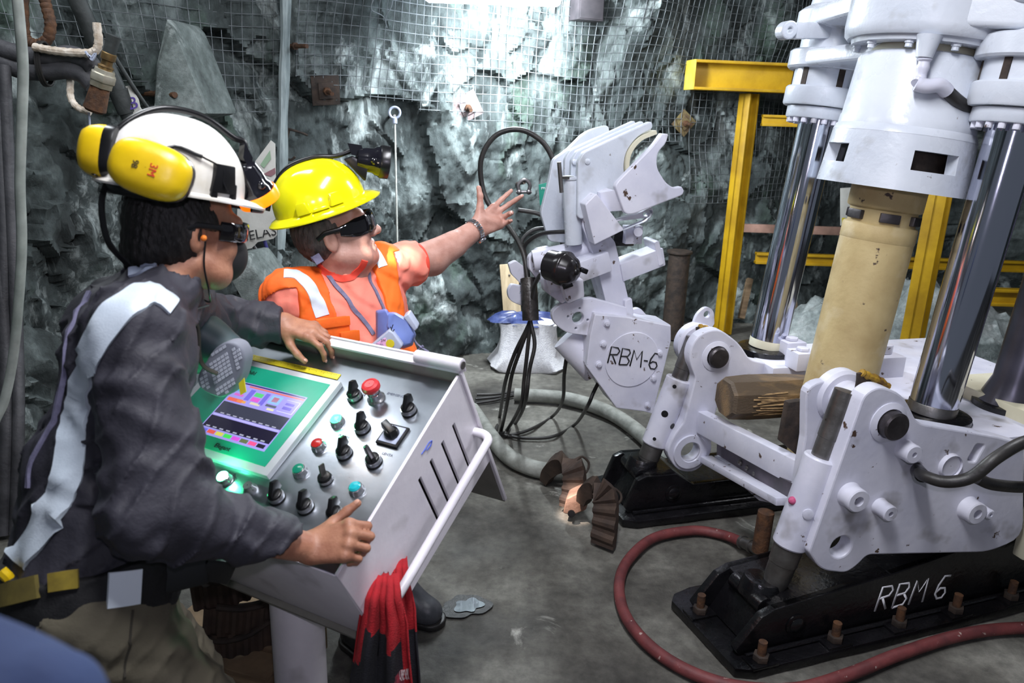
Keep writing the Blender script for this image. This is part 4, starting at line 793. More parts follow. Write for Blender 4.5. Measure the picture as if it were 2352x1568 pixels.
# eye bolt and hanging rope
p, n, s = wall(893, 258); t = thing('eye_bolt', p, 'pale ring eye bolt on the rock above the cap lamp', 'eye bolt'); q = p+n*.10; mb = MB(); th = np.linspace(0, 2*math.pi, 24, endpoint=False); mb.tube([q+_r*.034*math.cos(a)+UP*.034*math.sin(a) for a in th], .008, 8, closed=True); mb.cyl(q-UP*.034, q-UP*.066, .016, n=12); mb.obj('ring', m_gfil, t); mb = MB(); mb.cyl(q-UP*.02, q-n*.14-UP*.03, .010, n=10); mb.obj('shank', m_steel, t)
o = thing('hanging_rope', q-UP*.06, 'thin pale rope hanging straight down from the ring eye bolt', 'rope'); zb_ = at(899, 600, q[1])[2]; mb = MB(); P = np.linspace(q-UP*.045, V3(q[0]+.012, q[1], zb_-.5), 60); mb.tube(P, .0062*(1+.1*np.sin(np.arange(60)*2.1)), 8); mb.obj('rope_line', pbr('pale_rope', (196, 198, 192), (170, 172, 166), .8, 0, 60), o)
# shackle
p, n, s = wall(1186, 425); t = thing('shackle', p, 'dark steel shackle on the rock behind the pointing hand', 'shackle'); q = p+n*.12; mb = MB(); mb.tube(spl([q+_r*-.032-UP*.035, q-_r*.04+UP*.015, q+UP*.05, q+_r*.04+UP*.015, q+_r*.032-UP*.035], 6), .013, 10); mb.obj('bow', m_dsteel, t); mb = MB(); mb.cyl(q-_r*.055-UP*.036, q+_r*.055-UP*.036, .011, n=10); mb.sph(q-_r*.034-UP*.036, .02, 10, 8); mb.sph(q+_r*.034-UP*.036, .02, 10, 8); mb.obj('pin', m_dsteel, t); mb = MB(); mb.cyl(q+UP*.03, p-n*.05, .012, n=10); mb.obj('anchor_bar', m_drust, t)
# loose wire loop above
hose('thin wire loop dangling from the roof mesh left of the floodlight', wline([(838, -5), (834, 25), (858, 42), (866, 68), (862, 46), (880, 20), (884, -6)], .12), .003, m_wire, None, 'wire_loop')
# signs
def sign(label, pts, Y, mat, name='sign', t=.003):
    o = thing(name, at(pts[0][0], pts[0][1], Y), label, 'sign'); P = [at(x, y, Y) for x, y in pts]; mb = MB(); mb.prism(P, V3(0, t, 0)); mb.obj('board', mat, o, bevel=.0008); return o
m_sign = pbr('creased_white_sign', (212, 212, 206), (186, 186, 180), .5, 0, 5, .4, 30)
sg_ = sign('creased white sign lettered EGELAS between the two helmets', [(541, 577), (545, 480), (570, 392), (622, 322), (632, 330), (636, 540), (628, 548), (592, 556), (578, 570)], 4.0, m_sign)
text('lettering', 'EGELAS', at(584, 540, 3.992), nrm(_r*.98+_u*.2), nrm(_u-_r*.2), .071, m_print, sg_, .0006)
mb = MB(); mb.prism([at(x, y, 3.995) for x, y in ((598, 378), (620, 345), (622, 365), (606, 386))], V3(0, .001, 0)); mb.obj('green_figure', pbr('pale_green_print', (150, 178, 150), None, .6), sg_); mb = MB(); mb.prism([at(x, y, 3.995) for x, y in ((604, 400), (632, 385), (633, 398), (622, 405))], V3(0, .001, 0)); mb.obj('red_band', pbr('faded_red_print', (150, 110, 116), None, .6), sg_)
o = thing('cable_pair', at(600, 580, 4.0), 'blue and black cables hanging under the lettered sign', 'cable'); mb = MB(); mb.tube(spl([at(606, 548, 4.02), at(620, 590, 4.02), at(634, 625, 4.05), at(640, 660, 4.1)], 5), .009, 8); mb.obj('blue_cable', pbr('navy_cable', (44, 44, 110), None, .5), o); mb = MB(); mb.tube(spl([at(580, 560, 4.02), at(604, 600, 4.02), at(630, 650, 4.06), at(650, 700, 4.1)], 5), .010, 8); mb.obj('black_cable', m_rubber, o)
s2_ = sign('narrow torn white sign with a purple letter B above the white helmet', [(288, 198), (300, 196), (318, 228), (322, 246), (334, 262), (338, 278), (316, 286), (298, 290), (290, 240)], 3.62, m_sign)
text('lettering', 'B', at(305, 238, 3.612), nrm(_r+_u*.25), nrm(_u-_r*.25), .082, pbr('purple_print', (70, 50, 130), None, .6), s2_, .0006)
s3_ = sign('small green and white emergency sign half hidden behind the loader jaw', [(1237, 424), (1262, 418), (1266, 500), (1240, 470)], 4.3, pbr('green_sign', (30, 150, 128), None, .5)); text('lettering', 'E', at(1247, 432, 4.294), -_u, _r, .03, m_wprint, s3_, .0006)
o = sign('white notice with a yellow corner on the rock behind the tan drill pipe', [(1930, 432), (1960, 430), (1955, 512), (1930, 518)], 6.3, m_sign); mb = MB(); mb.prism([at(x, y, 6.294) for x, y in ((1934, 500), (1942, 500), (1940, 514), (1934, 516))], V3(0, .001, 0)); mb.obj('yellow_corner', m_tape, o)
# service pipes at upper left with their hooks and fitting
yL = 3.25
sv = thing('service_hoses', at(100, 140, yL), 'pair of thick dark service hoses strapped together at upper left', 'hose')
m_svh = pbr('dusty_dark_hose', (70, 70, 74), (48, 48, 52), .6, 0, 12, .5, 60)
for P in ([(-40, 92), (0, 112), (60, 128), (110, 132), (160, 126), (200, 140), (216, 160)], [(-40, 128), (0, 142), (50, 160), (105, 164), (150, 160), (190, 170), (215, 196)]):
    mb = MB(); mb.tube(spl([at(x, y, yL) for x, y in P], 6), .037, 14); mb.obj('hose_run', m_svh, sv, angle=60)
mb = MB(); c = at(103, 147, yL); th = np.linspace(0, 2*math.pi, 24, endpoint=False); [mb.tube([c+_r*(.008*k)+UP*.084*math.sin(a)+V3(0, .05*math.cos(a), 0) for a in th], .005, 6, closed=True) for k in (-1, 0, 1)]; mb.obj('tie_wrap', m_rubber, sv)
m_rope = pbr('dirty_white_rebar', (206, 196, 184), (168, 152, 134), .7, 0, 40, .6, 90)
rk = thing('rebar_hook', at(220, 120, yL), 'pale bent rebar hook carrying the service hoses', 'hook'); P = spl([at(78, 108, yL-.05), at(120, 116, yL-.05), at(170, 121, yL-.05), at(212, 120, yL-.05), at(226, 100, yL-.05), at(222, 52, yL-.05)], 7); mb = MB(); mb.tube(P, .016*(1+.09*np.sin(np.arange(len(P))*2.5)), 10); mb.obj('upper_bar', m_rope, rk)
P = spl([at(158, 120, yL+.05), at(161, 180, yL+.02), at(163, 225, yL-.02), at(180, 248, yL-.04), at(208, 258, yL-.04)], 7); mb = MB(); mb.tube(P, .0135*(1+.09*np.sin(np.arange(len(P))*2.5)), 10); mb.obj('lower_bar', m_rope, rk); mb = MB(); mb.tube(spl([at(196, 118, yL-.08), at(208, 132, yL-.08), at(220, 122, yL-.08), at(212, 138, yL-.08), at(204, 126, yL-.08)], 4), .005, 6); mb.obj('tie_wire', m_gfil, rk)
ch = thing('rusty_hook', at(90, 60, yL), 'rusty u-shaped rebar hook at the top left corner', 'hook'); P = spl([at(52, -10, yL+.1), at(54, 60, yL+.1), at(62, 92, yL+.1), at(88, 102, yL+.1), at(110, 88, yL+.1), at(116, 55, yL+.1), at(108, 20, yL+.1), at(100, -10, yL+.1)], 7); mb = MB(); mb.tube(P, .022*(1+.08*np.sin(np.arange(len(P))*2.2)), 10); mb.obj('bent_bar', m_rust, ch)
ft = thing('hose_fitting', at(236, 170, yL-.1), 'brass and rusty steel coupling hanging upright at upper left', 'coupling'); yf_ = yL-.1; A, Bq = at(216, 256, yf_), at(262, 82, yf_); axf = nrm(Bq-A); Lf = np.linalg.norm(Bq-A)
mb = MB(); mb.lathe([(0.0325, 0), (0.0425, .01), (0.0350, Lf*.33)], A, axf, 24); mb.obj('rusty_ferrule', m_rust, ft); mb = MB(); mb.lathe([(0.0450, Lf*.33), (0.0450, Lf*.40), (0.0500, Lf*.41), (0.0500, Lf*.5), (0.0413, Lf*.51), (0.0413, Lf*.56)], A, axf, 6); mb.obj('hex_nut', pbr('pale_plated_nut', (196, 192, 178), (160, 152, 130), .35, .6, 20), ft, bevel=.002)
mb = MB(); mb.lathe([(0.0250, Lf*.55), (0.0300, Lf*.6), (0.0213, Lf*.62), (0.0213, Lf*.68), (0.0275, Lf*.69), (0.0275, Lf*.77), (0.0238, Lf*.78)], A, axf, 18); mb.obj('brass_nipple', pbr('dull_brass', (150, 124, 84), (108, 88, 62), .4, .8, 20), ft); mb = MB(); mb.lathe([(0.0238, Lf*.78), (0.0263, Lf)], A, axf, 18); mb.obj('hose_tail', m_dirtsteel, ft)
pp_ = thing('sloping_pipe', at(240, 180, 2.9), 'dark pipe sloping down behind the upper left hoses', 'pipe'); a, b = at(168, -20, 3.5), at(345, 372, 3.7); mb = MB(); mb.cyl(a, b, .037, n=22); mb.obj('pipe_run', m_dirtsteel, pp_); mb = MB(); c = a*.45+b*.55; mb.cyl(c, c+nrm(b-a)*.1, .043, n=22); mb.obj('pipe_collar', m_dirtsteel, pp_)
hose('thin dark cable sloping down past the torn sign', [at(262, 128, 3.55), at(300, 190, 3.6), at(330, 235, 3.65), at(360, 275, 3.7)], .010, m_dirtsteel, None, 'cable')
hose('pale grey cable hanging down the left edge', [at(38, -20, 2.4), at(46, 60, 2.4), at(53, 160, 2.4), at(50, 280, 2.4), at(46, 420, 2.4), at(50, 560, 2.4), at(42, 700, 2.4), at(30, 820, 2.4), at(10, 920, 2.38), at(-20, 1000, 2.35), at(-40, 1200, 2.35)], .015, pbr('pale_grey_cable', (150, 156, 152), (124, 130, 126), .6, 0, 14), None, 'cable')
for i, (x0, x1, x2, r) in enumerate(((2, 12, 8, .022), (18, 30, 40, .02), (-22, -4, 14, .026))):
    hose('dark vertical cable at the far left edge, '+('the middle one of three', 'nearest the pale grey cable', 'the outermost of three')[i], [at(x0-8, 150, 3.2), at(x0, 330, 3.15), at(x1, 560, 3.05), at(x2, 800, 2.95), at(x2+2, 1000, 2.8), atz(x2-6, 1225, .015)], r*1.15, m_svh, 'dark cables at the left edge', 'cable')
hose('thin pale wire hanging from the rusty coupling', [at(204, 258, 3.15), at(206, 290, 3.15), at(202, 340, 3.15)], .004, m_gfil, None, 'wire')
# pale slanting slab of rock behind the operator and leaning tools
def slab_(label, pts, Y, t, mat): o = thing('rock_slab', at(pts[0][0], pts[0][1], Y), label, 'rock slab'); mb = MB(); mb.prism([at(x, y, Y+dy) for x, y, dy in pts], V3(.02, t, 0)); mb.obj('slab_body', mat, o, bevel=.02, bseg=2); return o
m_prock = rockmat('pale_rock', (62, 70, 69), (100, 110, 108), (142, 152, 150), 4, 3, .6, mossy=False)
slab_('pale triangular rock slab under the wire mesh at upper left', [(380, 40, .05), (396, 60, .05), (478, 262, .08), (420, 272, .0), (350, 268, .04), (358, 150, .0)], 3.75, .35, m_prock)
slab_('pale slanting rock slab behind the operator face', [(505, 600, 0), (560, 590, 0), (640, 690, .1), (655, 745, .1), (560, 700, 0)], 3.4, .3, m_prock)
# ================================================================== stack of pipe slips on a crate, slips on the floor, blue sleeve
def slip(c, ax, up, R, a0, a1, w, nr, mat, parent=None, name='ribbed_shoe', th=.035):
    """curved ribbed shoe: an arc of a thick ring with ribs on the outside"""
    ax, up = nrm(ax), nrm(up); x = nrm(up-ax*(up@ax)); y = np.cross(ax, x); n = nr*4; V = []; F = []
    for i in range(n+1):
        a = a0+(a1-a0)*i/n; r = R+(.010 if i % 4 in (1, 2) else 0); d = x*math.cos(a)+y*math.sin(a); tw = w*(1-.35*(i/n))
        for q, h in ((r, -tw/2), (r, tw/2), (R-th, tw/2*.7), (R-th, -tw/2*.7)): V.append(np.asarray(c)+d*q+ax*h)
    for i in range(n):
        for k in range(4): F.append((i*4+k, i*4+(k+1) % 4, (i+1)*4+(k+1) % 4, (i+1)*4+k))
    F += [(3, 2, 1, 0), tuple(n*4+k for k in range(4))]; return mkobj(name, V, F, mat, parent, angle=25)
m_slip = pbr('brown_cast_steel', (78, 62, 52), (56, 45, 40), .7, .2, 14, .5, 60); m_slip_lit = pbr('brown_cast_steel_lit', (150, 120, 104), (110, 84, 70), .7, .1, 14, .5, 60)  # second tone is the slip steel with the lamp beam's light painted in
def floor_slip(label, pts, wd, w, th, hpts):
    """ribbed wedge bent like a horn: swept bar, ribs on the outer face"""
    P = spl([at(*q) for q in pts], 8); n = len(P); T = np.gradient(P, axis=0); T /= np.linalg.norm(T, axis=1)[:, None]; wd = nrm(wd); t = thing('pipe_slip', atz(pts[-1][0], pts[-1][1]), label, 'pipe slip', 'ribbed pipe slips on the floor'); V = []; F = []
    for i in range(n):
        W = nrm(wd-T[i]*(wd@T[i])); N = np.cross(W, T[i]); N = N if N@(P[i]-P.mean(0)) > 0 else -N; r = th/2+(.009 if i % 4 in (1, 2) else 0); k = min(1, .45+i/n*1.2)*w/2
        for q, h in ((r, -k), (r, k), (-th/2, k*.8), (-th/2, -k*.8)): V.append(P[i]+N*q+W*h)
    for i in range(n-1):
        for k in range(4): F.append((i*4+k, i*4+(k+1) % 4, (i+1)*4+(k+1) % 4, (i+1)*4+k))
    F += [(3, 2, 1, 0), tuple((n-1)*4+k for k in range(4))]; mkobj('ribbed_shoe', V, F, m_slip, t, angle=25)
    mb = MB(); mb.tube(spl([at(*q) for q in hpts], 5), .0055, 8); mb.obj('carrying_handle', m_drust, t); return t
floor_slip('upright ribbed pipe slip arching over the end of the grey hose', [(1252, 1104, 3.34), (1262, 1082, 3.3), (1290, 1064, 3.22), (1318, 1074, 3.15), (1322, 1115, 3.1), (1312, 1168, 3.06)], (.75, -.65, 0), .11, .04, [(1326, 1060, 3.16), (1336, 1048, 3.16), (1352, 1062, 3.16), (1348, 1082, 3.14), (1334, 1094, 3.12)])
floor_slip('nearest ribbed pipe slip standing before the far black beam', [(1338, 1152, 2.96), (1346, 1130, 2.94), (1370, 1122, 2.90), (1392, 1140, 2.86), (1394, 1190, 2.82), (1388, 1252, 2.80)], (.75, -.65, 0), .11, .04, [(1396, 1134, 2.86), (1406, 1120, 2.88), (1424, 1132, 2.88), (1426, 1148, 2.86), (1412, 1164, 2.84)])
t = thing('pipe_slip', at(1320, 1160, 3.0), 'small pale pipe slip block lit warm between the two upright slips', 'pipe slip', 'ribbed pipe slips on the floor'); mb = MB(); mb.prism([at(x, y, 2.98) for x, y in ((1292, 1180), (1300, 1145), (1335, 1128), (1352, 1145), (1346, 1172), (1318, 1184))], V3(.02, .09, .0)); mb.obj('slip_block', m_slip_lit, t, bevel=.012, bseg=3); mb = MB(); mb.lathe([(.016, 0), (.016, .01)], at(1312, 1178, 2.975), V3(0, -1, .2), 14); mb.obj('slip_eye', m_knob, t)
# crate with stacked ribbed segments under the console
cr_ = V3(-.83, 2.03, 0); bx = thing('wooden_crate', cr_, 'dusty wooden crate under the console behind the operator', 'crate')
mb = MB(); mb.box(cr_+UP*.06, (.42, .34, .12), nrm((.95, -.3, 0)), nrm((.3, .95, 0)), UP); mb.obj('crate_base', m_wood, bx, bevel=.004)
for k in range(3): mb = MB(); mb.box(cr_+nrm((.3, .95, 0))*(-.115+.115*k)+UP*.132, (.43, .10, .02), nrm((.95, -.3, 0)), nrm((.3, .95, 0)), UP); mb.obj('crate_plank', m_wood, bx, bevel=.003)
mb = MB(); mb.box(cr_+V3(.19, -.19, .07), (.04, .02, .14), nrm((.95, -.3, 0)), nrm((.3, .95, 0)), UP); mb.obj('corner_post', m_wood, bx, bevel=.003)
for i, (dz, R, a0, a1, rot, lab) in enumerate(((.185, .21, -1.0, 1.7, 0, 'lowest ribbed segment on the crate with a yellow paint mark'), (.275, .20, -1.1, 1.5, .3, 'middle ribbed segment of the stack on the crate'), (.365, .19, -.9, 1.7, .1, 'topmost dusty ribbed segment of the stack on the crate'))):
    c = cr_+V3(-.03+.02*math.sin(i*2), .04, dz); t = thing('ribbed_segment', c, lab, 'ribbed segment', 'ribbed segments stacked on the crate'); d = nrm((math.cos(rot-.9), math.sin(rot-.9), 0)); slip(c, UP+V3(.12*math.sin(i*1.7), .1*math.cos(i), 0), d, R, a0, a1, .085, 14, m_slip, t, 'ribbed_shoe', .05)
    mb = MB(); mb.tube(spl([c+nrm((math.cos(rot-.9+q), math.sin(rot-.9+q), 0))*(R+.004)+UP*(.05+.012*math.sin(q*5)) for q in np.linspace(a0*.8, a1*.7, 7)], 4), .010, 8); mb.obj('carrying_handle', m_drust, t)
    if i == 0: mb = MB(); p = c+nrm((math.cos(-.55), math.sin(-.55), 0))*(R+.012); mb.sph(p, (.004, .03, .02), 10, 6, nrm(p-c)); mb.obj('paint_mark', m_yel2, t)
# ================================================================== control console
KR = at(1008, 916, 1.75); _th, _ph = math.radians(27), math.radians(29)
K1 = V3(math.cos(_th), -math.sin(_th), 0); KS = V3(-math.sin(_th), -math.cos(_th), 0); K2 = KS*math.cos(_ph)-UP*math.sin(_ph); KN = nrm(np.cross(K2, K1)); KN = KN if KN[2] > 0 else -KN
def K(a, b, h=0.): return KR+K1*a+K2*b+KN*h
def kab(px, py, h=0.):
    d = onpl(px, py, KR+KN*h, KN)-KR; return d@K1, d@K2
aL, aR, bT, bB, nB = -.80, .035, -.065, .495, -.30
pc = V3(-.535, 1.69, 0)
cc = thing('control_console', pc, 'pale steel control console with touchscreen and knobs on a round post', 'control console')
def kbox(name, a0, a1, b0, b1, h0, h1, mat, par=None, bev=.002, **k):
    mb = MB(); mb.box(K((a0+a1)/2, (b0+b1)/2, (h0+h1)/2), (a1-a0, b1-b0, h1-h0), K1, K2, KN); return mb.obj(name, mat, par or cc, bevel=bev, **k)
kbox('face_panel', aL, aR-.008, bT+.006, bB-.004, -.006, 0, m_stain, bev=.001)
def sidep(a, holes):
    out = roundpoly([(bT+.003, .032), (bB, .004), (bB-.003, nB+.01), (bT, nB-.012)], .006)
    return plate('side_panel', out, holes, K(a, 0, 0), K2, KN, .008, m_con, cc, .0015)
# K2 x KN should face +K1 for the right-hand face
sg = 1 if np.cross(K2, KN)@K1 > 0 else -1
slots = [roundpoly([(b-.006, -.062), (b+.006, -.062), (b+.006, -.25), (b-.006, -.25)], .003) for b in (.19, .135, .078, .02)]
sp = sidep(aR if sg > 0 else aR-.008, slots); sidep(aL+.008 if sg > 0 else aL, [])
mb = MB()
for b in (.19, .135, .078, .02): mb.box(K(aR-.03, b, -.155), (.002, .03, .22), K1, K2, KN)
mb.obj('slot_shade', m_knob, sp, smooth=False)  # black sheets behind the slots, the shade inside put in as colour
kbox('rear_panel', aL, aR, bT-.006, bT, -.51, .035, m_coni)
kbox('rear_edge', aR-.004, aR+.006, bT-.008, bT+.002, -.50, .035, m_con, bev=.001)
kbox('rear_flange', aL, aR, bT-.026, bT+.003, .034, .042, m_con)
kbox('flange_lip', aL, aR, bT-.028, bT-.022, .016, .047, m_con)
kbox('front_panel', aL, aR-.004, bB-.004, bB, nB, -.002, m_con)
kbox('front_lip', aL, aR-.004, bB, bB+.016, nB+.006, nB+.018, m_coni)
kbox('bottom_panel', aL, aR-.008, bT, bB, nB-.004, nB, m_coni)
mb = MB(); mb.cyl(K(aR-.13, bT-.012, .052), K(aR+.006, bT-.012, .052), .0165, n=22); hg = mb.obj('hinge_tube', m_con, cc, bevel=.002)
mb = MB(); mb.cyl(K(aR+.002, bT-.012, .052), K(aR+.009, bT-.012, .052), .010, n=16); mb.obj('hinge_pin', m_steel, hg)
# carrying rail on the right side
def ka(px, py, a):
    d = onpl(px, py, K(a, 0, 0), K1)-KR; return K(a, d@K2, d@KN)
h0, h1 = ka(1124, 1008, aR+.05), ka(912, 1372, aR+.05)
dn = nrm(h1-h0); P = [h0-K1*.055-dn*.012, h0-K1*.02-dn*.010, h0-K1*.002+dn*.004, h0+dn*.03]+[h0+dn*t for t in (.1, .2, .3)]+[h1-dn*.03, h1-K1*.004, h1-K1*.03+dn*.004, h1-K1*.055+dn*.004]
mb = MB(); mb.tube(spl(P, 5), .0115, 14); mb.obj('carrying_rail', m_con, cc, angle=60)
# post
mb = MB(); q = K(-.4, .2, nB); mb.cyl(pc+UP*.012, V3(pc[0], pc[1], q[2]+.02), .068, n=40); mb.obj('post', m_con, cc)
mb = MB(); mb.cyl(pc, pc+UP*.014, .16, n=40); mb.obj('base_plate', m_con, cc, bevel=.003)
# touchscreen
m_bez = pbr('silver_bezel', (206, 208, 214), (190, 192, 198), .35, .3, 6)
m_green = pbr('green_overlay', (30, 160, 128), (24, 146, 116), .4, 0, 6)
bz = kbox('touchscreen', -.695, -.278, .027, .339, 0, .017, m_bez, bev=.003)
kbox('overlay', -.672, -.300, .045, .318, .0165, .0185, m_green, bz, .0008)
s0 = [kab(x, y, .0185) for x, y in ((552, 874), (707, 914), (605, 1038), (452, 990))]
A0, A1 = (s0[0][0]+s0[3][0])/2, (s0[1][0]+s0[2][0])/2; B0, B1 = (s0[0][1]+s0[1][1])/2, (s0[2][1]+s0[3][1])/2
def scr(name, u0, u1, v0, v1, rgb, lift=.0192, es=.75):
    m = bpy.data.materials.get('screen_%d_%d_%d' % rgb) or pbr('screen_%d_%d_%d' % rgb, tuple(int(c*.5) for c in rgb), None, .25, emit=rgb, es=es)
    kbox(name, A0+(A1-A0)*u0, A0+(A1-A0)*u1, B0+(B1-B0)*v0, B0+(B1-B0)*v1, .0184, lift, m, bz, 0, smooth=False)
scr('screen', 0, 1, 0, 1, (168, 160, 240), .0189)
scr('screen_bar', .02, .98, .012, .035, (60, 56, 110)); scr('screen_bar', .18, .98, .045, .07, (232, 120, 110))
scr('trend_chart', .015, .985, .40, .62, (64, 66, 84)); scr('trend_chart', .015, .985, .67, .875, (34, 30, 52)); scr('screen_bar', .02, .98, .635, .655, (196, 190, 250))
for i, c in enumerate(((118, 112, 236), (240, 96, 84), (228, 220, 96), (70, 232, 90), (226, 90, 226), (104, 116, 78), (246, 88, 150), (40, 36, 52))): scr('screen_key', .02+i*.12, .125+i*.12, .905, .965, c)
for u0, u1, v0, v1, c in ((.33, .45, .13, .2, (96, 210, 130)), (.33, .45, .215, .29, (224, 100, 214)), (.36, .5, .305, .345, (226, 216, 190)), (.56, .72, .10, .25, (150, 196, 240)), (.6, .68, .13, .215, (206, 96, 110)), (.05, .2, .14, .18, (90, 190, 220)), (.07, .2, .22, .26, (220, 110, 210)), (.03, .25, .31, .37, (240, 110, 96)), (.17, .3, .32, .36, (236, 170, 90)), (.57, .72, .27, .31, (96, 104, 120)), (.62, .72, .33, .365, (232, 226, 190)), (.78, .97, .12, .125, (236, 236, 246)), (.965, .972, .12, .34, (236, 236, 246)), (.76, .97, .335, .342, (236, 236, 246)), (.80, .92, .17, .21, (124, 112, 220)), (.80, .92, .24, .29, (124, 112, 220)), (.24, .31, .10, .3, (124, 112, 226)), (.47, .53, .1, .32, (124, 112, 226))): scr('screen_block', u0, u1, v0, v1, c)
for i in range(9): scr('screen_figure', .10+i*.095, .155+i*.095, .595, .612, (176, 176, 200), .0196)
for i in range(9): scr('screen_figure', .06+i*.1, .115+i*.1, .845, .865, (176, 176, 200), .0196)
text('lettering', 'BrainChild', K(*kab(565, 853, .0188), .0188), K1, -K2, .017, m_print, bz)
text('lettering', 'Elegant', K(*kab(511, 1027, .0188), .0188), K1, -K2, .018, m_print, bz)
# faint engraved legends
for s, x, y, z in (('EMERGENCIA', 912, 908, .010), ('PUSON', 790, 1002, .010), ('LENTA', 890, 1044, .010), ('M', 836, 908, .010)):
    text('legend', s, K(*kab(x, y), .0004), K1, -K2, z, m_bprint, cc, .0003)
# rotary switches
a_c, b_r = (-.22, -.138, -.052), (.055, .14, .219, .297, .376)
m_ring = pbr('chrome_ring', (210, 210, 214), None, .15, .9)
def rotary(a, b, ang, s=1.16):
    o = K(a, b, 0); mb = MB(); mb.lathe([(.0175*s, 0), (.0175*s, .004), (.0165*s, .006)], o, KN, 28); r_ = mb.obj('rotary_switch', m_knob, cc)
    mb = MB(); mb.lathe([(.0165*s, .006), (.0168*s, .012), (.0155*s, .0165)], o, KN, 28); mb.obj('collar', m_ring, r_)
    d = K1*math.cos(ang)-K2*math.sin(ang); p = np.cross(KN, d); mb = MB(); mb.lathe([(.0150*s, .015), (.0145*s, .021), (.012*s, .0225)], o, KN, 24)
    mb.prism([o+d*.022*s+KN*.017+p*.006, o-d*.015*s+KN*.017+p*.006, o-d*.012*s+KN*.030+p*.005, o+d*.008*s+KN*.044*s+p*.004, o+d*.021*s+KN*.036*s+p*.004], -p*.011); mb.obj('pointer_knob', m_knob, r_, bevel=.0015); return r_
up_ = math.radians(90)
for a, b, g in ((a_c[0], b_r[0], 100), (a_c[2], b_r[0]+.003, 95), (a_c[1], b_r[1], 100), (a_c[1], b_r[2], 98), (a_c[2], b_r[2], 150), (a_c[0]-.003, b_r[4], 98), (a_c[1], b_r[4], 98), (a_c[2]-.005, b_r[4]-.005, 98)): rotary(a, b, math.radians(g))
# key switch
o = K(a_c[1], b_r[3]); mb = MB(); mb.lathe([(.0175, 0), (.0175, .01), (.015, .018), (.009, .02)], o, KN, 24); ks = mb.obj('key_switch', m_knob, cc); mb = MB(); mb.lathe([(.0178, .004), (.0178, .01), (.0168, .012)], o, KN, 24, cap=False); mb.obj('collar', m_ring, ks)
mb = MB(); mb.bar(o+KN*.018, o+KN*.044-K2*.012-K1*.004, .004, .016, K2); mb.obj('key_blade', m_steel, ks, bevel=.001)
# main isolator on its square plate
o = K(a_c[2]+.002, b_r[1]-.002); mb = MB(); mb.box(o+KN*.004, (.062, .062, .008), K1, K2, KN); ms = mb.obj('main_switch', m_knob, cc, bevel=.003); mb = MB(); mb.box(o+KN*.0092, (.05, .05, .002), K1, K2, KN); mb.obj('dial_plate', m_gfil, ms, bevel=.0005)
mb = MB(); d = nrm(-K1*.9-K2*.42); p = np.cross(KN, d); mb.lathe([(.019, .010), (.017, .022), (.012, .026)], o, KN, 28); mb.prism([o+d*.034+KN*.014+p*.008, o-d*.02+KN*.014+p*.01, o-d*.016+KN*.034+p*.008, o+d*.028+KN*.036+p*.006], -p*.017); mb.obj('pointer_knob', m_knob, ms, bevel=.002)
def lampb(a, b, rgb, es, label, dome=.006, dim=None):
    o = K(a, b); mb = MB(); mb.lathe([(.0185, 0), (.0185, .003), (.0165, .006), (.0160, .015), (.0140, .0165)], o, KN, 28); r_ = mb.obj('push_button', m_ring, cc); r_['label'] = label
    m = pbr(label.replace(' ', '_'), dim or rgb, None, .2, emit=rgb, es=es) if es else pbr(label.replace(' ', '_'), rgb, None, .22)
    mb = MB(); mb.lathe([(.0138, .014), (.0138, .018), (.010, .018+dome*.7), (.0005, .018+dome)], o, KN, 26, cap=False); mb.obj('lens', m, r_)
    if es > 5: d = bpy.data.lights.new('button_glow', 'POINT'); d.energy = es*.006; d.color = (.1, 1, .45); d.shadow_soft_size = .006; lo_ = bpy.data.objects.new('button_glow', d); COL.objects.link(lo_); lo_.location = o+KN*.034
lampb(a_c[0]+.005, b_r[1], (40, 235, 120), 14, 'glowing green push button', dim=(30, 160, 90))
lampb(a_c[0]+.003, b_r[2], (168, 34, 34), 0, 'red push button', .002)
lampb(a_c[0]+.005, b_r[3], (24, 120, 96), 0, 'dark green push button', .003)
lampb(a_c[2]+.004, b_r[3]+.002, (30, 160, 170), .25, 'teal push button', .006)
lampb(-.391, b_r[4]-.003, (60, 255, 150), 90, 'brightly glowing green push button', dim=(30, 160, 90)); lampb(-.472, b_r[4], (30, 150, 110), .3, 'dim green push button'); lampb(-.555, b_r[4], (40, 235, 120), 40, 'green push button behind the sleeve')
o = K(-.306, b_r[4]); mb = MB(); mb.lathe([(.017, 0), (.017, .006), (.012, .014), (.011, .02), (.001, .02)], o, KN, 24, cap=False); mb.obj('key_barrel', m_ring, cc)
o = K(-.161, .043); mb = MB(); mb.lathe([(.0235, 0), (.0235, .004), (.018, .008), (.0165, .022), (.0135, .024), (.0135, .034)], o, KN, 30); es_ = mb.obj('emergency_stop', m_ring, cc); mr = pbr('red_mushroom', (206, 48, 52), (188, 40, 46), .4, 0, 20)
mb = MB(); mb.lathe([(.0135, .032), (.020, .036), (.0235, .041), (.0238, .048), (.021, .054), (.014, .0565), (.0135, .0555), (.0125, .0555), (.012, .0568), (.001, .057)], o, KN, 36, cap=False); mb.obj('mushroom_head', mr, es_)
# scribble and scuffs on the side panel
mb = MB(); p = [ka(x, y, aR+.0006) for x, y in ((968, 1043), (980, 1026), (974, 1036), (984, 1018), (992, 1012), (988, 1024), (980, 1034), (990, 1022))]; mb.tube(spl(p, 3), .0016, 5); mb.obj('pen_scribble', pbr('blue_marker', (70, 92, 186), None, .6), sp)
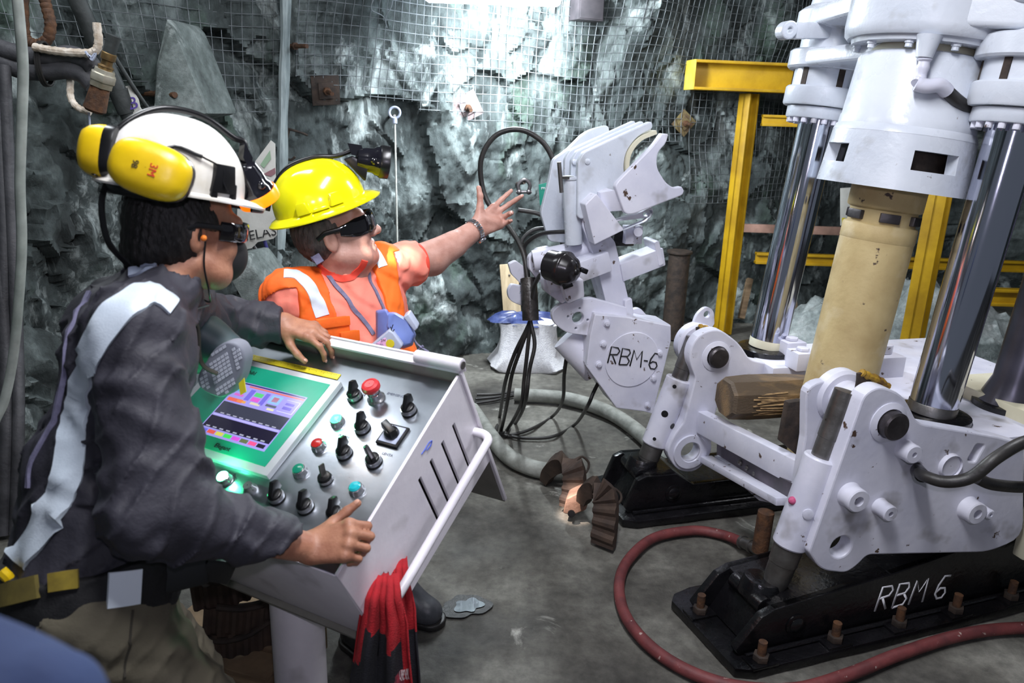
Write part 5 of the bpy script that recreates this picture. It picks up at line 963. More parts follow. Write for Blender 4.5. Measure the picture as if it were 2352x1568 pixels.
# measuring tape on the face
t = thing('measuring_tape', K(*kab(670, 848), .001), 'yellow steel measuring tape strip lying along the top of the touchscreen', 'measuring tape')
mb = MB(); mb.box(K(-.50, .004, .0015), (.385, .019, .002), K1, K2, KN); mb.obj('tape_blade', m_tape, t, bevel=.0006)
mb = MB()
for i in range(74): mb.box(K(-.685+i*.005, -.001+(.0 if i % 5 else .0015), .0027), (.0006, .005 if i % 5 else .008, .0004), K1, K2, KN)
mb.obj('tick_marks', m_print, t, smooth=False)
text('lettering', 'EEG', K(*kab(656, 850, .003), .0026), K1, -K2, .013, m_print, t, .0002)
# checked cloth hanging over the rail end
tw = thing('checked_cloth', h1, 'red and black checked cloth hanging over the end of the console rail', 'cloth')
Yc = h1[1]-.02; V = []; F = []; mi = []; nu, nv = 40, 46
top = at(876, 1348, Yc)
for i in range(nv):
    v = i/(nv-1); py = 1348+v*420; xl = np.interp(py, [1348, 1375, 1430, 1568, 1770], [845, 832, 822, 801, 790]); xr = np.interp(py, [1348, 1365, 1430, 1500, 1568, 1770], [906, 918, 938, 944, 952, 966])
    for j in range(nu):
        u = j/(nu-1); p = at(xl+(xr-xl)*u, py, Yc); am = .004+.016*min(1, v*3); p = p+V3(0, 1, 0)*(am*math.sin(u*15+1.2*v+.5*math.sin(v*4))+.006*math.sin(u*33+3*v)-.012*min(1, v*4))
        if v < .08: p = p+V3(0, .05*(1-v/.08)**2, 0)
        V.append(p)
for i in range(nv-1):
    for j in range(nu-1):
        F.append((i*nu+j, i*nu+j+1, (i+1)*nu+j+1, (i+1)*nu+j)); u, v = j/(nu-1), i/(nv-1); py = 1348+v*420+10*math.sin(u*9)
        red = py < 1436 or (u < .16 and py < 1525-60*u) or (u > .84) or (u > .62 and py < 1468) or py > 1640 and u < .5; mi.append(0 if red else (2 if (u > .66 and 1536 < py) else 1))
o = mkobj('cloth_fall', V, F, None, tw, angle=None); o.data.materials.append(pbr('red_cloth', (176, 26, 36), (150, 18, 28), .9, 0, 30, .6, 300)); o.data.materials.append(pbr('black_cloth', (30, 30, 38), (22, 22, 28), .9, 0, 30, .6, 300)); o.data.materials.append(pbr('pinkish_cloth', (190, 62, 82), (70, 50, 60), .9, 0, 60, .6, 300))
o.data.polygons.foreach_set('material_index', mi); md = o.modifiers.new('thick', 'SOLIDIFY'); md.thickness = .004
V2 = [p+V3(.008, .075-.0006*(i//nu), -.01) for i, p in enumerate(V[:nu*30])]; V2 = [p+V3(0, .0, 0) for p in V2]
F2 = [f for f in F if max(f) < nu*30]; o2 = mkobj('cloth_fall', V2, F2, None, tw, angle=None); [o2.data.materials.append(m) for m in o.data.materials]; o2.data.polygons.foreach_set('material_index', [0 if (i//(nu-1)) < 14 else 1 for i in range(len(F2))]); md = o2.modifiers.new('thick', 'SOLIDIFY'); md.thickness = .004
fr = MB()
for k in range(26):
    u = .62+.36*k/25; p = V[36*nu+int(u*(nu-1))] if k % 2 else V[20*nu+int((.80+.16*k/25)*(nu-1))]; fr.tube([p-V3(0, .006, 0), p-V3(.004*math.sin(k), .008, .012), p-V3(.006*math.sin(k*2), .007, .026)], .0009, 4)
tag(fr.obj('fringe', pbr('pale_threads', (206, 186, 186), None, .9), tw), kind='stuff')
# ================================================================== figures: smooth blended bodies meshed from distance fields
class Prims:
    def __init__(s): s.L = []
    def rc(s, a, b, ra, rb=None, k=.015, flat=None, f=1., op='u', wr=None):
        a, b = np.asarray(a, float), np.asarray(b, float); rb = ra if rb is None else rb; ba = b-a; bb = max(ba@ba, 1e-9); fl = None if flat is None else nrm(flat)
        def fn(P):
            pa = P-a
            if fl is not None: pa = pa+np.outer(pa@fl, fl)*(1/f-1)
            if fl is not None:
                ba_ = ba+fl*(ba@fl)*(1/f-1); bb_ = ba_@ba_
            else: ba_, bb_ = ba, bb
            h = np.clip(pa@ba_/bb_, 0, 1); r = ra+(rb-ra)*h
            if wr is not None:
                am, fr, ph = wr; t = h*np.sqrt(bb_); r = r+am*np.sin(t*fr+ph+1.5*np.sin(P@V3(23, 17, 29))+.8*np.sin(P@V3(-41, 37, 19)))
            d = np.linalg.norm(pa-h[:, None]*ba_, axis=1)-r
            return d*min(1., f if fl is not None else 1.)
        s.L.append((fn, (a+b)/2, np.sqrt(bb)/2+max(ra, rb)*max(1, f)+.01, k, op)); return s
    def el(s, c, r, k=.015, X=(1, 0, 0), Y=(0, 1, 0), Z=(0, 0, 1), op='u'):
        c = np.asarray(c, float); r = np.full(3, r, float) if np.isscalar(r) else np.asarray(r, float); R = np.array([nrm(X), nrm(Y), nrm(Z)])
        def fn(P):
            q = (P-c)@R.T; k0 = np.linalg.norm(q/r, axis=1); k1 = np.linalg.norm(q/(r*r), axis=1)+1e-9; return k0*(k0-1)/k1
        s.L.append((fn, c, r.max(), k, op)); return s
    def ev(s, P, cen=None, rad=0):
        d = np.full(len(P), .3)
        for fn, c, R, k, op in s.L:
            if cen is not None and np.linalg.norm(cen-c)-R-rad > .09: continue
            e = fn(P)
            if op == 'u':
                h = np.maximum(k-np.abs(d-e), 0)/max(k, 1e-6); d = np.minimum(d, e)-h*h*k*.25
            else:
                e = -e; h = np.maximum(k-np.abs(d-e), 0)/max(k, 1e-6); d = np.maximum(d, e)+h*h*k*.25
        return d
    def box(s, pad=.02):
        return np.min([c-R for _, c, R, _, o in s.L if o == 'u'], 0)-pad, np.max([c+R for _, c, R, _, o in s.L if o == 'u'], 0)+pad
def netmesh(fn, lo, hi, h):
    lo = np.asarray(lo, float); n = np.ceil((np.asarray(hi)-lo)/h).astype(int)+2; B = 14; G = np.full(n, .05, np.float32); rad = B*h*.87
    for bx in range(0, n[0], B):
        for by in range(0, n[1], B):
            cs = np.array([[lo+(np.array([bx, by, bz])+B/2)*h] for bz in range(0, n[2], B)]).reshape(-1, 3); dc = fn(cs, None, 0)
            for ib, bz in enumerate(range(0, n[2], B)):
                if abs(dc[ib]) > rad*1.9+.01:
                    if dc[ib] < 0: G[bx:bx+B, by:by+B, bz:bz+B] = -.05
                    continue
                e = [min(B, n[0]-bx), min(B, n[1]-by), min(B, n[2]-bz)]; I = np.stack(np.meshgrid(*[np.arange(q) for q in e], indexing='ij'), -1).reshape(-1, 3)+np.array([bx, by, bz])
                G[bx:bx+e[0], by:by+e[1], bz:bz+e[2]] = fn(lo+I*h, cs[ib], rad).reshape(e)
    S = G < 0; c = np.zeros(n-1, np.int8)
    for i in (0, 1):
        for j in (0, 1):
            for k in (0, 1): c += S[i:n[0]-1+i, j:n[1]-1+j, k:n[2]-1+k]
    A = np.argwhere((c > 0) & (c < 8)); idx = np.full(n-1, -1, np.int32); idx[tuple(A.T)] = np.arange(len(A)); acc = np.zeros((len(A), 3)); cnt = np.zeros(len(A))
    cor = [np.array(q) for q in np.ndindex(2, 2, 2)]; val = {tuple(q): G[tuple((A+q).T)] for q in cor}
    for q in cor:
        for ax in range(3):
            if q[ax]: continue
            r = q.copy(); r[ax] = 1; a, b = val[tuple(q)], val[tuple(r)]; m = (a < 0) != (b < 0); t = a[m]/(a[m]-b[m]); p = np.tile(q.astype(float), (m.sum(), 1)); p[:, ax] += t; acc[m] += p; cnt[m] += 1
    V = lo+(A+acc/cnt[:, None])*h; F = []
    for ax in range(3):
        u, v = (ax+1) % 3, (ax+2) % 3; sl = [slice(1, n[i]-1) for i in range(3)]; sl[ax] = slice(0, n[ax]-1); sl2 = list(sl); sl2[ax] = slice(1, n[ax]); a, b = S[tuple(sl)], S[tuple(sl2)]
        E = np.argwhere(a != b)+np.array([0 if i == ax else 1 for i in range(3)]); fl = S[tuple(E.T)]; du = np.zeros(3, int); du[u] = 1; dv = np.zeros(3, int); dv[v] = 1
        E = E; q = [E-du-dv, E-dv, E, E-du]; ok = np.all([np.all((e >= 0) & (e < n-1), axis=1) for e in q], 0); Q = np.stack([idx[tuple(np.clip(e, 0, n-2).T)] for e in q], 1); Q = np.where(fl[:, None], Q, Q[:, ::-1]); F.append(Q[ok & np.all(Q >= 0, 1)])
    return V, np.concatenate(F)
def sdobj(name, fn, lo, hi, h, mat, parent=None, **k):
    V, F = netmesh(fn, lo, hi, h); return mkobj(name, V, F, mat, parent, angle=None, **k)
def hit(fn, px, py, t0=.5, t1=4.):
    d = ray(px, py); L = np.linalg.norm(d); d = d/L; t = t0
    for _ in range(160):
        e = float(fn(np.array([_c+d*t]), None, 0)[0])
        if e < .0008: return _c+d*t
        t += max(min(e, .05)*.8, .0012)
        if t > t1: return None
    return _c+d*t
def frame3(fwd, up):
    Y = nrm(fwd); Z = nrm(np.asarray(up)-Y*(np.asarray(up)@Y)); return np.cross(Y, Z), Y, Z        # right, forward, up
def head_prims(B, c, R, s=1.):
    """head at c (between the ears), R = (right, forward, up)"""
    X, Y, Z = R; p = lambda x, y, z: c+(X*x+Y*y+Z*z)*s
    B.el(p(0, -.012, .045), np.array((.076, .096, .084))*s, .02, X, Y, Z).el(p(0, .028, -.03), np.array((.062, .068, .086))*s, .03, X, Y, Z)
    B.rc(p(-.042, .05, -.075), p(.042, .05, -.075), .03*s, None, .03).el(p(0, .078, -.096), .023*s, .025)
    for q in (-1, 1): B.el(p(q*.04, .06, -.025), .03*s, .02); B.rc(p(q*.058, .0, -.06), p(q*.04, .06, -.088), .022*s, .018*s, .03)
    B.rc(p(-.035, .086, .032), p(.035, .086, .032), .014*s, None, .018)
    for q in (-1, 1): B.el(p(q*.032, .098, .012), np.array((.018, .012, .012))*s, .012, X, Y, Z, 'c')
    B.rc(p(0, .096, .018), p(0, .120, -.026), .008*s, .0135*s, .012)
    for q in (-1, 1): B.el(p(q*.013, .106, -.030), .0105*s, .008)
    B.rc(p(-.02, .094, -.056), p(.02, .094, -.056), .0085*s, None, .008).rc(p(-.016, .093, -.071), p(.016, .093, -.071), .0095*s, None, .008).rc(p(-.024, .102, -.0635), p(.024, .102, -.0635), .0034*s, None, .004, op='c')
    for q in (-1, 1):
        B.el(p(q*.079, -.012, -.004), np.array((.010, .020, .033))*s, .006, nrm(X+Y*q*.35), nrm(Y-X*q*.35), Z); B.el(p(q*.088, -.006, -.002), np.array((.008, .011, .018))*s, .006, nrm(X+Y*q*.35), nrm(Y-X*q*.35), Z, 'c')
    return p
def hand_prims(B, w, X, Yt, bends, thumb, s=1., spread=.07, k=.006, tk=(.0, .0)):
    """w wrist, X towards the fingers, Yt towards the thumb side; bends = per finger (knuckle, middle, tip) radians towards the palm"""
    X = nrm(X); Yt = nrm(Yt-X*(Yt@X)); Z = np.cross(X, Yt)        # Z is the back of the hand when thumb side x fingers is right-handed; sign set by caller through Yt
    return X, Yt, Z
def hand(B, w, X, T, D, bends, thumb, s=1., spread=.10):
    """w wrist; X fingers; T thumb side; D back of the hand"""
    X = nrm(X); T = nrm(T-X*(T@X)); D = nrm(D-X*(D@X)-T*(D@T)); p = lambda x, t, d: w+(X*x+T*t+D*d)*s
    kn = [(.092, .030, .004), (.096, .008, .007), (.090, -.014, .005), (.080, -.033, .0)]
    for (x, t, d) in kn: B.rc(p(.006, t*.55, -.004), p(x-.008, t, d-.006), .0155*s, .0125*s, .014, D, .92)
    B.rc(p(.03, .016, -.012), p(.07, -.02, -.012), .013*s, .012*s, .016)
    ln = [(.043, .026, .021), (.047, .030, .022), (.044, .028, .022), (.034, .021, .019)]; rr = [(.0098, .0088, .0078), (.0100, .009, .008), (.0095, .0085, .0076), (.0085, .0076, .0068)]
    tips = []
    for i, (x, t, d) in enumerate(kn):
        q = p(x, t, d-.003); a = 0; sp = spread*(1.5-i); dirx = X*math.cos(sp)+T*math.sin(sp); B.el(q, .0112*s, .008)
        for j in range(3):
            a += bends[i][j]; dv = dirx*math.cos(a)-D*math.sin(a); q2 = q+dv*ln[i][j]*s; B.rc(q, q2, rr[i][j]*s, (rr[i][j]-.0008)*s, .004 if j else .009); q = q2
        tips.append((q, dv, D*math.cos(a)+dirx*math.sin(a), rr[i][2]*s))
    (tx, tt, td), l2 = thumb[0], thumb[1]; q0 = p(.016, .022, -.008); q1 = q0+nrm(X*tx+T*tt+D*td)*.045*s; B.rc(q0, q1, .0165*s, .0125*s, .016)
    q = q1
    for j, (x, t, d) in enumerate(l2):
        dv = nrm(X*x+T*t+D*d); q2 = q+dv*(.034, .027)[j]*s; B.rc(q, q2, (.0112, .0098)[j]*s, (.0105, .0088)[j]*s, .006); q = q2
    tips.append((q, dv, nrm(D-dv*(D@dv)), .0092*s)); return tips
def nails(tips, mat, parent):
    mb = MB()
    for q, dv, nn, r in tips: mb.sph(q+dv*.001+nn*(r*.72), (r*.75, r*.62, r*.32), 10, 6, dv, np.cross(nn, dv), nn)
    mb.obj('finger_nails', mat, parent)
def limbs(B, pts, rs, k=.02, wr=None):
    for (a, b, ra, rb) in zip(pts[:-1], pts[1:], rs[:-1], rs[1:]): B.rc(a, b, ra, rb, k, wr=wr)
def slab(P, o, n): return (P-o)@n
def helmet(name, label, c, R, mat, rx, ry, hz, brim, parent_loc=None, ridge=.006, nr=72, peak=None):
    """c = centre of the brim plane, R = (right, forward, up); brim(theta) -> (extra radius, drop)"""
    X, Y, Z = R; t = thing(name, c, label, 'hard hat'); V = []; F = []; prof = []
    th = np.linspace(0, 2*math.pi, nr, endpoint=False)
    rows = [(math.cos(a), math.sin(a)) for a in np.linspace(math.radians(88), 0, 16)]
    for (q, z) in rows:
        for a in th:
            x, y = rx*q**.86*math.cos(a), ry*q**.86*math.sin(a); e = math.exp(-(x/.022)**2)*ridge*(.3+.7*z)+math.exp(-((abs(x)-.055)/.014)**2)*ridge*.35*z
            V.append(c+X*x+Y*y+Z*(hz*z**.9+e))
    nrow = len(rows)
    for k in (.15, .55, 1.0):
        for a in th:
            dr, dz = brim(a); l = 1+0*k; x, y = (rx+dr*k)*math.cos(a), (ry+dr*k)*math.sin(a); V.append(c+X*x+Y*y+Z*(dz*k*k))
    for a in th: dr, dz = brim(a); x, y = (rx+dr-.001)*math.cos(a), (ry+dr-.001)*math.sin(a); V.append(c+X*x+Y*y+Z*(dz-.004))
    for a in th: V.append(c+X*(rx-.006)*math.cos(a)+Y*(ry-.006)*math.sin(a)-Z*.004)
    for (q, z) in rows[::-1][2::3]:
        for a in th: V.append(c+X*(rx-.006)*q**.86*math.cos(a)+Y*(ry-.006)*q**.86*math.sin(a)+Z*((hz-.005)*z**.9))
    m = len(V)//nr
    for i in range(m-1):
        for j in range(nr): F.append((i*nr+j, (i+1)*nr+j, (i+1)*nr+(j+1) % nr, i*nr+(j+1) % nr))
    F += [tuple(range(nr))]
    o = mkobj('shell', V, F, mat, t, angle=60); return t
def bump_on(t, name, c, R, rx, ry, ang, z0, w, h, d, mat):
    X, Y, Z = R; n_ = nrm(X*math.cos(ang)/rx+Y*math.sin(ang)/ry); p = c+X*rx*math.cos(ang)+Y*ry*math.sin(ang)+Z*z0; s_ = np.cross(Z, n_); mb = MB()
    a = [p-s_*w-Z*h, p+s_*w-Z*h, p+s_*w*.7+Z*h, p-s_*w*.7+Z*h]; mb.prism([q-n_*.012 for q in a], n_*(.012+d)); return mb.obj(name, mat, t, bevel=.003)
# ================================================================== person pointing (yellow helmet)
q2c = at(768, 537, 2.25); R2 = frame3((.92, .22, .31), (0, 0, 1)); X2, Y2, Z2 = R2
f2 = nrm((.735, -.68, 0)); l2 = V3(.68, .735, 0)
SR, SLf = V3(-.648, 2.145, 1.195), at(876, 612, 2.38); NB = V3(-.535, 2.285, 1.215)
EL2, W2 = at(992, 597, 2.53), at(1092, 527, 2.66)
chest, belly, pel = V3(-.515, 2.285, 1.07), V3(-.47, 2.25, .93), V3(-.465, 2.29, .78)
ER, WR2 = V3(-.735, 2.25, .95), V3(-.69, 2.30, .74)
lb = V3(.735, -.68, 0)
def torso2(B, e):
    B.rc(chest+l2*.075+UP*.02, chest-l2*.075+UP*.02, .125+e, None, .04, f2, .92); B.rc(chest, belly, .145+e, .155+e, .05, l2, 1.12).rc(belly, pel, .155+e, .145+e, .05)
    B.rc(NB-UP*.02, SR+UP*.005, .055+e, .058+e, .04).rc(NB-UP*.02, SLf+UP*.005, .055+e, .058+e, .04).rc(chest+l2*.1+UP*.02, SLf-UP*.02, .09+e, .07+e, .04).rc(chest-l2*.1+UP*.02, SR-UP*.02, .09+e, .07+e, .04)
B2 = Prims(); torso2(B2, -.012)
hp2 = head_prims(B2, q2c, R2, 1.02); B2.rc(q2c-Z2*.05-Y2*.015, NB-UP*.01+f2*.012, .061, .066, .03).rc(q2c+Y2*.03-Z2*.09, NB+f2*.05-UP*.02, .045, .05, .04)
limbs(B2, [SLf, EL2, W2], [.056, .050, .030], .02); B2.rc(SLf*.4+EL2*.6-UP*.004, EL2*.5+W2*.5, .052, .044, .02); B2.rc(EL2*.25+W2*.75, W2+nrm(W2-EL2)*.02, .032, .027, .02, nrm(ray(1092, 527)), .85)
limbs(B2, [SR, ER, WR2], [.05, .042, .028], .02)
vw = nrm(ray(1120, 490)); hx = nrm(at(1162, 482, 2.73)-W2); ht = nrm(-_r*.3+_u*.95-vw*.1)
tp2 = hand(B2, W2+hx*.008, hx, ht, vw, [(-.08, .12, .08), (.35, .3, .15), (1.0, .8, .4), (.9, .85, .4)], ((.60, .72, -.12), [(.52, .85, -.1), (.38, .92, -.02)]), 1.05, .11)
tpR = hand(B2, WR2, nrm((.35, -.1, -1)), f2, -l2, [(.5, .5, .3)]*4, ((.6, .5, -.4), [(.8, .3, -.4), (.9, .1, -.3)]), .92)
hR, kR, aR2 = V3(-.53, 2.29, .76), V3(-.51, 2.23, .42), V3(-.47, 2.13, .08); hL, kL, aL2 = V3(-.40, 2.36, .76), V3(-.385, 2.35, .42), V3(-.385, 2.325, .08)
for a, b, c in ((hR, kR, aR2), (hL, kL, aL2)): limbs(B2, [a, b, c], [.088, .06, .043], .03)
lo, hi = B2.box(); p2 = sdobj('person', B2.ev, lo, hi, .0042, m_skin2, origin=V3(-.44, 2.2, 0)); tag(p2, 'person in yellow helmet and orange vest pointing with raised left arm', 'person', 'workers at the drilling machine')
nails(tp2, pbr('nail', (226, 170, 156), None, .35), p2)
# hair, glasses, eyes
HB = Prims().el(hp2(0, -.028, .022), (.085, .092, .105), .01, X2, Y2, Z2)
def hair2(P, c=None, r=0):
    d = HB.ev(P, c, r); q = P-q2c; y, z = q@Y2, q@Z2; return np.maximum(np.maximum(d, np.maximum(y-.028+.012*np.sin(z*120), -(z+.088)-.25*(y+.1))), np.minimum(y+.012, .008-z)*.8)+.0016*np.sin(P@V3(310, 190, 60))*np.sin(P@V3(-90, 260, 120))
lo, hi = HB.box(); sdobj('hair', hair2, lo, hi, .0036, m_hair2, p2)
mb = MB()
for q in (-1, 1): mb.sph(hp2(q*.031, .094, .012), .0125, 14, 10)
mb.obj('eyes', pbr('eye_white', (230, 226, 220), None, .2), p2)
gl = thing('safety_glasses', hp2(0, .1, .014), 'dark wraparound safety glasses worn under the yellow helmet', 'safety glasses'); m_lens = pbr('smoked_lens', (14, 13, 16), None, .06, coat=.6)
mb = MB(); P = spl([hp2(x, y, z) for x, y, z in ((-.086, .02, .014), (-.079, .062, .010), (-.05, .104, .008), (-.012, .122, .010), (.012, .122, .010), (.05, .104, .008), (.079, .062, .010), (.086, .02, .014))], 6); n = len(P); mb.tube(P, np.interp(np.arange(n), [0, n*.18, n*.5, n*.82, n-1], [.0018, .0036, .0036, .0036, .0018]), 14, flat=7.4, up=Z2); mb.obj('lens', m_lens, gl, angle=60)
for q in (-1, 1): mb = MB(); mb.tube([hp2(q*.087, .025, .02), hp2(q*.089, -.02, .022), hp2(q*.082, -.045, .01)], .004, 8, flat=1.8, up=Z2); mb.obj('temple_arm', m_knob, gl)
# shirt
S2 = Prims(); torso2(S2, .0); S2.rc(NB+f2*.045-UP*.005, chest+f2*.045, .066, .09, .04); limbs(S2, [SLf, EL2], [.068, .066], .03, (.003, 70, 0)); limbs(S2, [SR, ER], [.064, .06], .03, (.002, 60, 1)); S2.rc(SLf-UP*.03, SLf*.45+EL2*.55-UP*.012, .06, .062, .03)
sv = nrm(EL2-SLf); sE = SLf+sv*np.linalg.norm(at(958, 606, 2.48)-SLf); srv = nrm(ER-SR)
def wrk(P): return .0022*np.sin(P@V3(60, 40, 90)+2.2*np.sin(P@V3(31, -27, 19))+1.3*np.sin(P@V3(-17, 43, 37)))+.0014*np.sin(P@V3(140, -90, 60)+2*np.sin(P@V3(33, 51, -45)))
NK = Prims().rc(NB+f2*.03+UP*.0, NB+f2*.035+UP*.2, .078, .078)
def shirt2(P, c=None, r=0):
    d = S2.ev(P, c, r)+wrk(P); d = np.maximum(d, slab(P, sE, sv)*1.0); d = np.maximum(d, np.where((P-SR)@srv > .02, (P-(SR+srv*.2))@srv, -1)); d = np.maximum(d, .74-P[:, 2]); return np.maximum(d, -np.maximum(np.linalg.norm(np.cross(P-(NB+f2*.018), nrm((.1, -.05, 1))), axis=1)-.073, NB[2]+.050-P[:, 2]+(P-NB)@f2*-.40))
lo, hi = S2.box(); sh2 = sdobj('t_shirt', shirt2, lo, hi, .0048, m_pink, p2); sh2['label'] = 'salmon pink t-shirt'
t = np.linspace(0, 2*math.pi, 40, endpoint=False); COLLAR = 1
mb = MB(); bx = nrm(np.cross(sv, UP)); by = np.cross(bx, sv); mb.tube([sE-sv*.006+(bx*math.cos(a)+by*math.sin(a))*.0665-UP*.004 for a in t], .0035, 6, closed=True, flat=2.4, up=sv); mb.obj('sleeve_hem', m_red, p2)
# vest: inflated torso open down the front
V2p = Prims(); torso2(V2p, .012)
def hitn(fn, px, py, t0=.5, dx=0, dy=5):
    for i in range(30):
        p = hit(fn, px+dx*i, py+dy*i, t0)
        if p is not None: return p
    return at(px, py, 2.2)
lo_l = [(x-chest)@l2 if x is not None else 0 for x in (hitn(shirt2, 722, 610), hitn(shirt2, 752, 680), hitn(shirt2, 778, 780))]; hi_l = [(x-chest)@l2 for x in (hitn(shirt2, 846, 600), hitn(shirt2, 884, 690), hitn(shirt2, 902, 775))]; zz = [hitn(shirt2, 740, 610)[2], hitn(shirt2, 790, 690)[2], hitn(shirt2, 820, 780)[2]]
def vest2(P, c=None, r=0):
    d = V2p.ev(P, c, r)+wrk(P)*.8; a = (P-chest)@l2; f = (P-chest)@f2; z = P[:, 2]; L = np.interp(z, zz[::-1], lo_l[::-1]); H = np.interp(z, zz[::-1], hi_l[::-1])
    d = np.maximum(d, -np.maximum(np.maximum(L-a, a-H), .02-f)); d = np.maximum(d, .76-z)
    for S_, E_, rr in ((SR, ER, .092), (SLf, EL2, .108)):
        ax = nrm(E_-S_); o = S_-l2*(.016 if S_ is SR else -.02)*1.0; side = (P-o)@(l2*(-1 if S_ is SR else 1)); d = np.maximum(d, -np.maximum(np.linalg.norm(np.cross(P-S_+UP*.055, nrm(f2*.5+l2*(-.2 if S_ is SR else .2))), axis=1)-rr, (.0 if S_ is SR else -.02)-side))
    return np.maximum(d, -(np.linalg.norm(P[:, :2]-(NB+f2*.025)[:2], axis=1)-.082+np.maximum(0, NB[2]-.05-z)))
lo, hi = V2p.box(); vs2 = sdobj('vest', vest2, lo, hi, .0045, m_orange, p2); vs2['label'] = 'orange high-visibility vest'
def ribbon(name, fn, pxs, hw, lift, mat, parent, t0=.5, n=6):
    pts = [hit(fn, x, y, t0) for x, y in pxs]; pts = [p for p in pts if p is not None]; P = spl(pts, n); e = .004; V = []; F = []
    T = np.gradient(P, axis=0); T /= np.linalg.norm(T, axis=1)[:, None]
    for p, tn in zip(P, T):
        g = np.array([fn(p[None]+np.eye(3)[i]*e, None, 0)[0]-fn(p[None]-np.eye(3)[i]*e, None, 0)[0] for i in range(3)]); n_ = nrm(g-tn*(g@tn)); s_ = np.cross(tn, n_)
        for k in np.linspace(-1, 1, 7):
            q = p+s_*hw*k; d = float(fn(q[None], None, 0)[0]); q = q-n_*np.clip(d-lift, -.03, .03); V.append(q)
        for k in np.linspace(1, -1, 7):
            q = p+s_*hw*k; d = float(fn(q[None], None, 0)[0]); q = q-n_*np.clip(d+.004, -.03, .03); V.append(q)
    m = len(P)
    for i in range(m-1):
        for k in range(14): F.append((i*14+k, i*14+(k+1) % 14, (i+1)*14+(k+1) % 14, (i+1)*14+k))
    F += [tuple(range(14))[::-1], tuple((m-1)*14+k for k in range(14))]
    return mkobj(name, V, F, mat, parent, angle=50)
ribbon('reflective_stripe', vest2, [(652, 628), (682, 630), (706, 650), (724, 680), (736, 712), (741, 726)], .020, .0025, m_refl, vs2)
ribbon('reflective_stripe', vest2, [(856, 572), (868, 588), (880, 612)], .015, .0025, m_refl, vs2)
un2 = lambda P, c=None, r=0: np.minimum(shirt2(P, c, r), B2.ev(P, c, r))
ribbon('collar', un2, [(728, 596), (738, 614), (756, 630), (780, 640), (806, 637), (826, 618), (838, 598)], .010, .004, m_red, p2)['label'] = 'red shirt collar'
# vest pockets with flap
for i, (x, y, w, h) in enumerate(((762, 752, .05, .03), (800, 790, .03, .035), (748, 795, .035, .03))):
    p = hit(vest2, min(x, 772), y); p = p if p is not None else at(x, y, 2.1); n_ = nrm(f2+V3(.0, -.35, .1)); s_ = nrm(np.cross(UP, n_)); u_ = np.cross(n_, s_)
    p = p+s_*((x-min(x, 772))*.0013); mb = MB(); mb.prism([p+s_*w-u_*h, p+s_*w*.94+u_*h, p-s_*w+u_*h*1.05, p-s_*w*.95-u_*h], n_*.018); k = mb.obj('pocket', m_orange, vs2, bevel=.006, bseg=3)
    mb = MB(); mb.box(p+u_*h*.6+n_*.02, (w*1.95, .006, h*.9), s_, n_, u_); mb.obj('pocket_flap', m_orange, k, bevel=.003)
# trousers and boots
T2 = Prims()
for a, b, c in ((hR, kR, aR2), (hL, kL, aL2)): limbs(T2, [a, b, c+UP*.12], [.105, .082, .068], .03, (.004, 50, 1))
T2.rc(pel-UP*.03, pel+UP*.02, .155, .158, .04)
fn = lambda P, c=None, r=0: np.maximum(T2.ev(P, c, r)+wrk(P), P[:, 2]-.80)
lo, hi = T2.box(); sdobj('trousers', fn, lo, hi, .007, pbr('blue_grey_work_trousers', (74, 82, 98), (60, 68, 84), .85, 0, 6, .3, 60), p2)
m_boot = pbr('dusty_rubber_boot', (46, 48, 56), (88, 90, 94), .4, 0, 7, .3, 60)
for c, d in ((aR2, nrm((.55, -.5, 0))), (aL2, nrm((.93, -.36, 0)))):
    Bt = Prims(); Bt.rc(c+UP*.27, c+UP*.04, .072, .055, .03, wr=(.003, 90, 0)).rc(c-d*.035-UP*.035, c+d*.14-UP*.04, .043, .042, .03, np.cross(d, UP), 1.1).rc(c+UP*.03+d*.03, c+d*.11-UP*.03, .05, .045, .03)
    fn = lambda P, cc_=None, r=0, Bt=Bt: np.maximum(Bt.ev(P, cc_, r), .0-P[:, 2]); lo, hi = Bt.box(); bo = sdobj('rubber_boot', fn, lo, hi, .005, m_boot, p2)
    Bs = Prims(); Bs.rc(c-d*.035-UP*.07, c+d*.145-UP*.07, .049, .05, .02, np.cross(d, UP), 1.1); fn = lambda P, cc_=None, r=0, Bs=Bs: np.maximum(np.maximum(Bs.ev(P, cc_, r), .0-P[:, 2]), P[:, 2]-.022); lo, hi = Bs.box(); sdobj('boot_sole', fn, lo, hi, .005, m_rubber, bo)
# watch and ring
wa = thing('wristwatch', W2, 'steel wristwatch on the raised wrist of the pointing person', 'watch'); wv = nrm(W2-EL2); wc = W2-wv*.004; u1 = nrm(np.cross(wv, vw)); u2 = np.cross(u1, wv); m_wst = pbr('watch_steel', (206, 206, 212), None, .2, .95)
for i in range(22):
    a = 2*math.pi*i/22; p = wc+u1*.0385*math.cos(a)+u2*.0375*math.sin(a); n_ = nrm(u1*math.cos(a)+u2*math.sin(a)); mb = MB(); mb.box(p, (.019, .0086, .004), wv, np.cross(n_, wv), n_); mb.obj('bracelet_link', m_wst, wa, bevel=.0012)
p = wc-u1*.043 if (u1@_u) > 0 else wc+u1*.043; n_ = nrm(p-wc); mb = MB(); mb.lathe([(.016, -.004), (.018, 0), (.017, .005), (.001, .006)], p, n_, 22); mb.obj('watch_case', m_wst, wa)
q, dv, nn, r = tp2[2]; mb = MB(); rc_ = at(1154, 484, 2.70); 
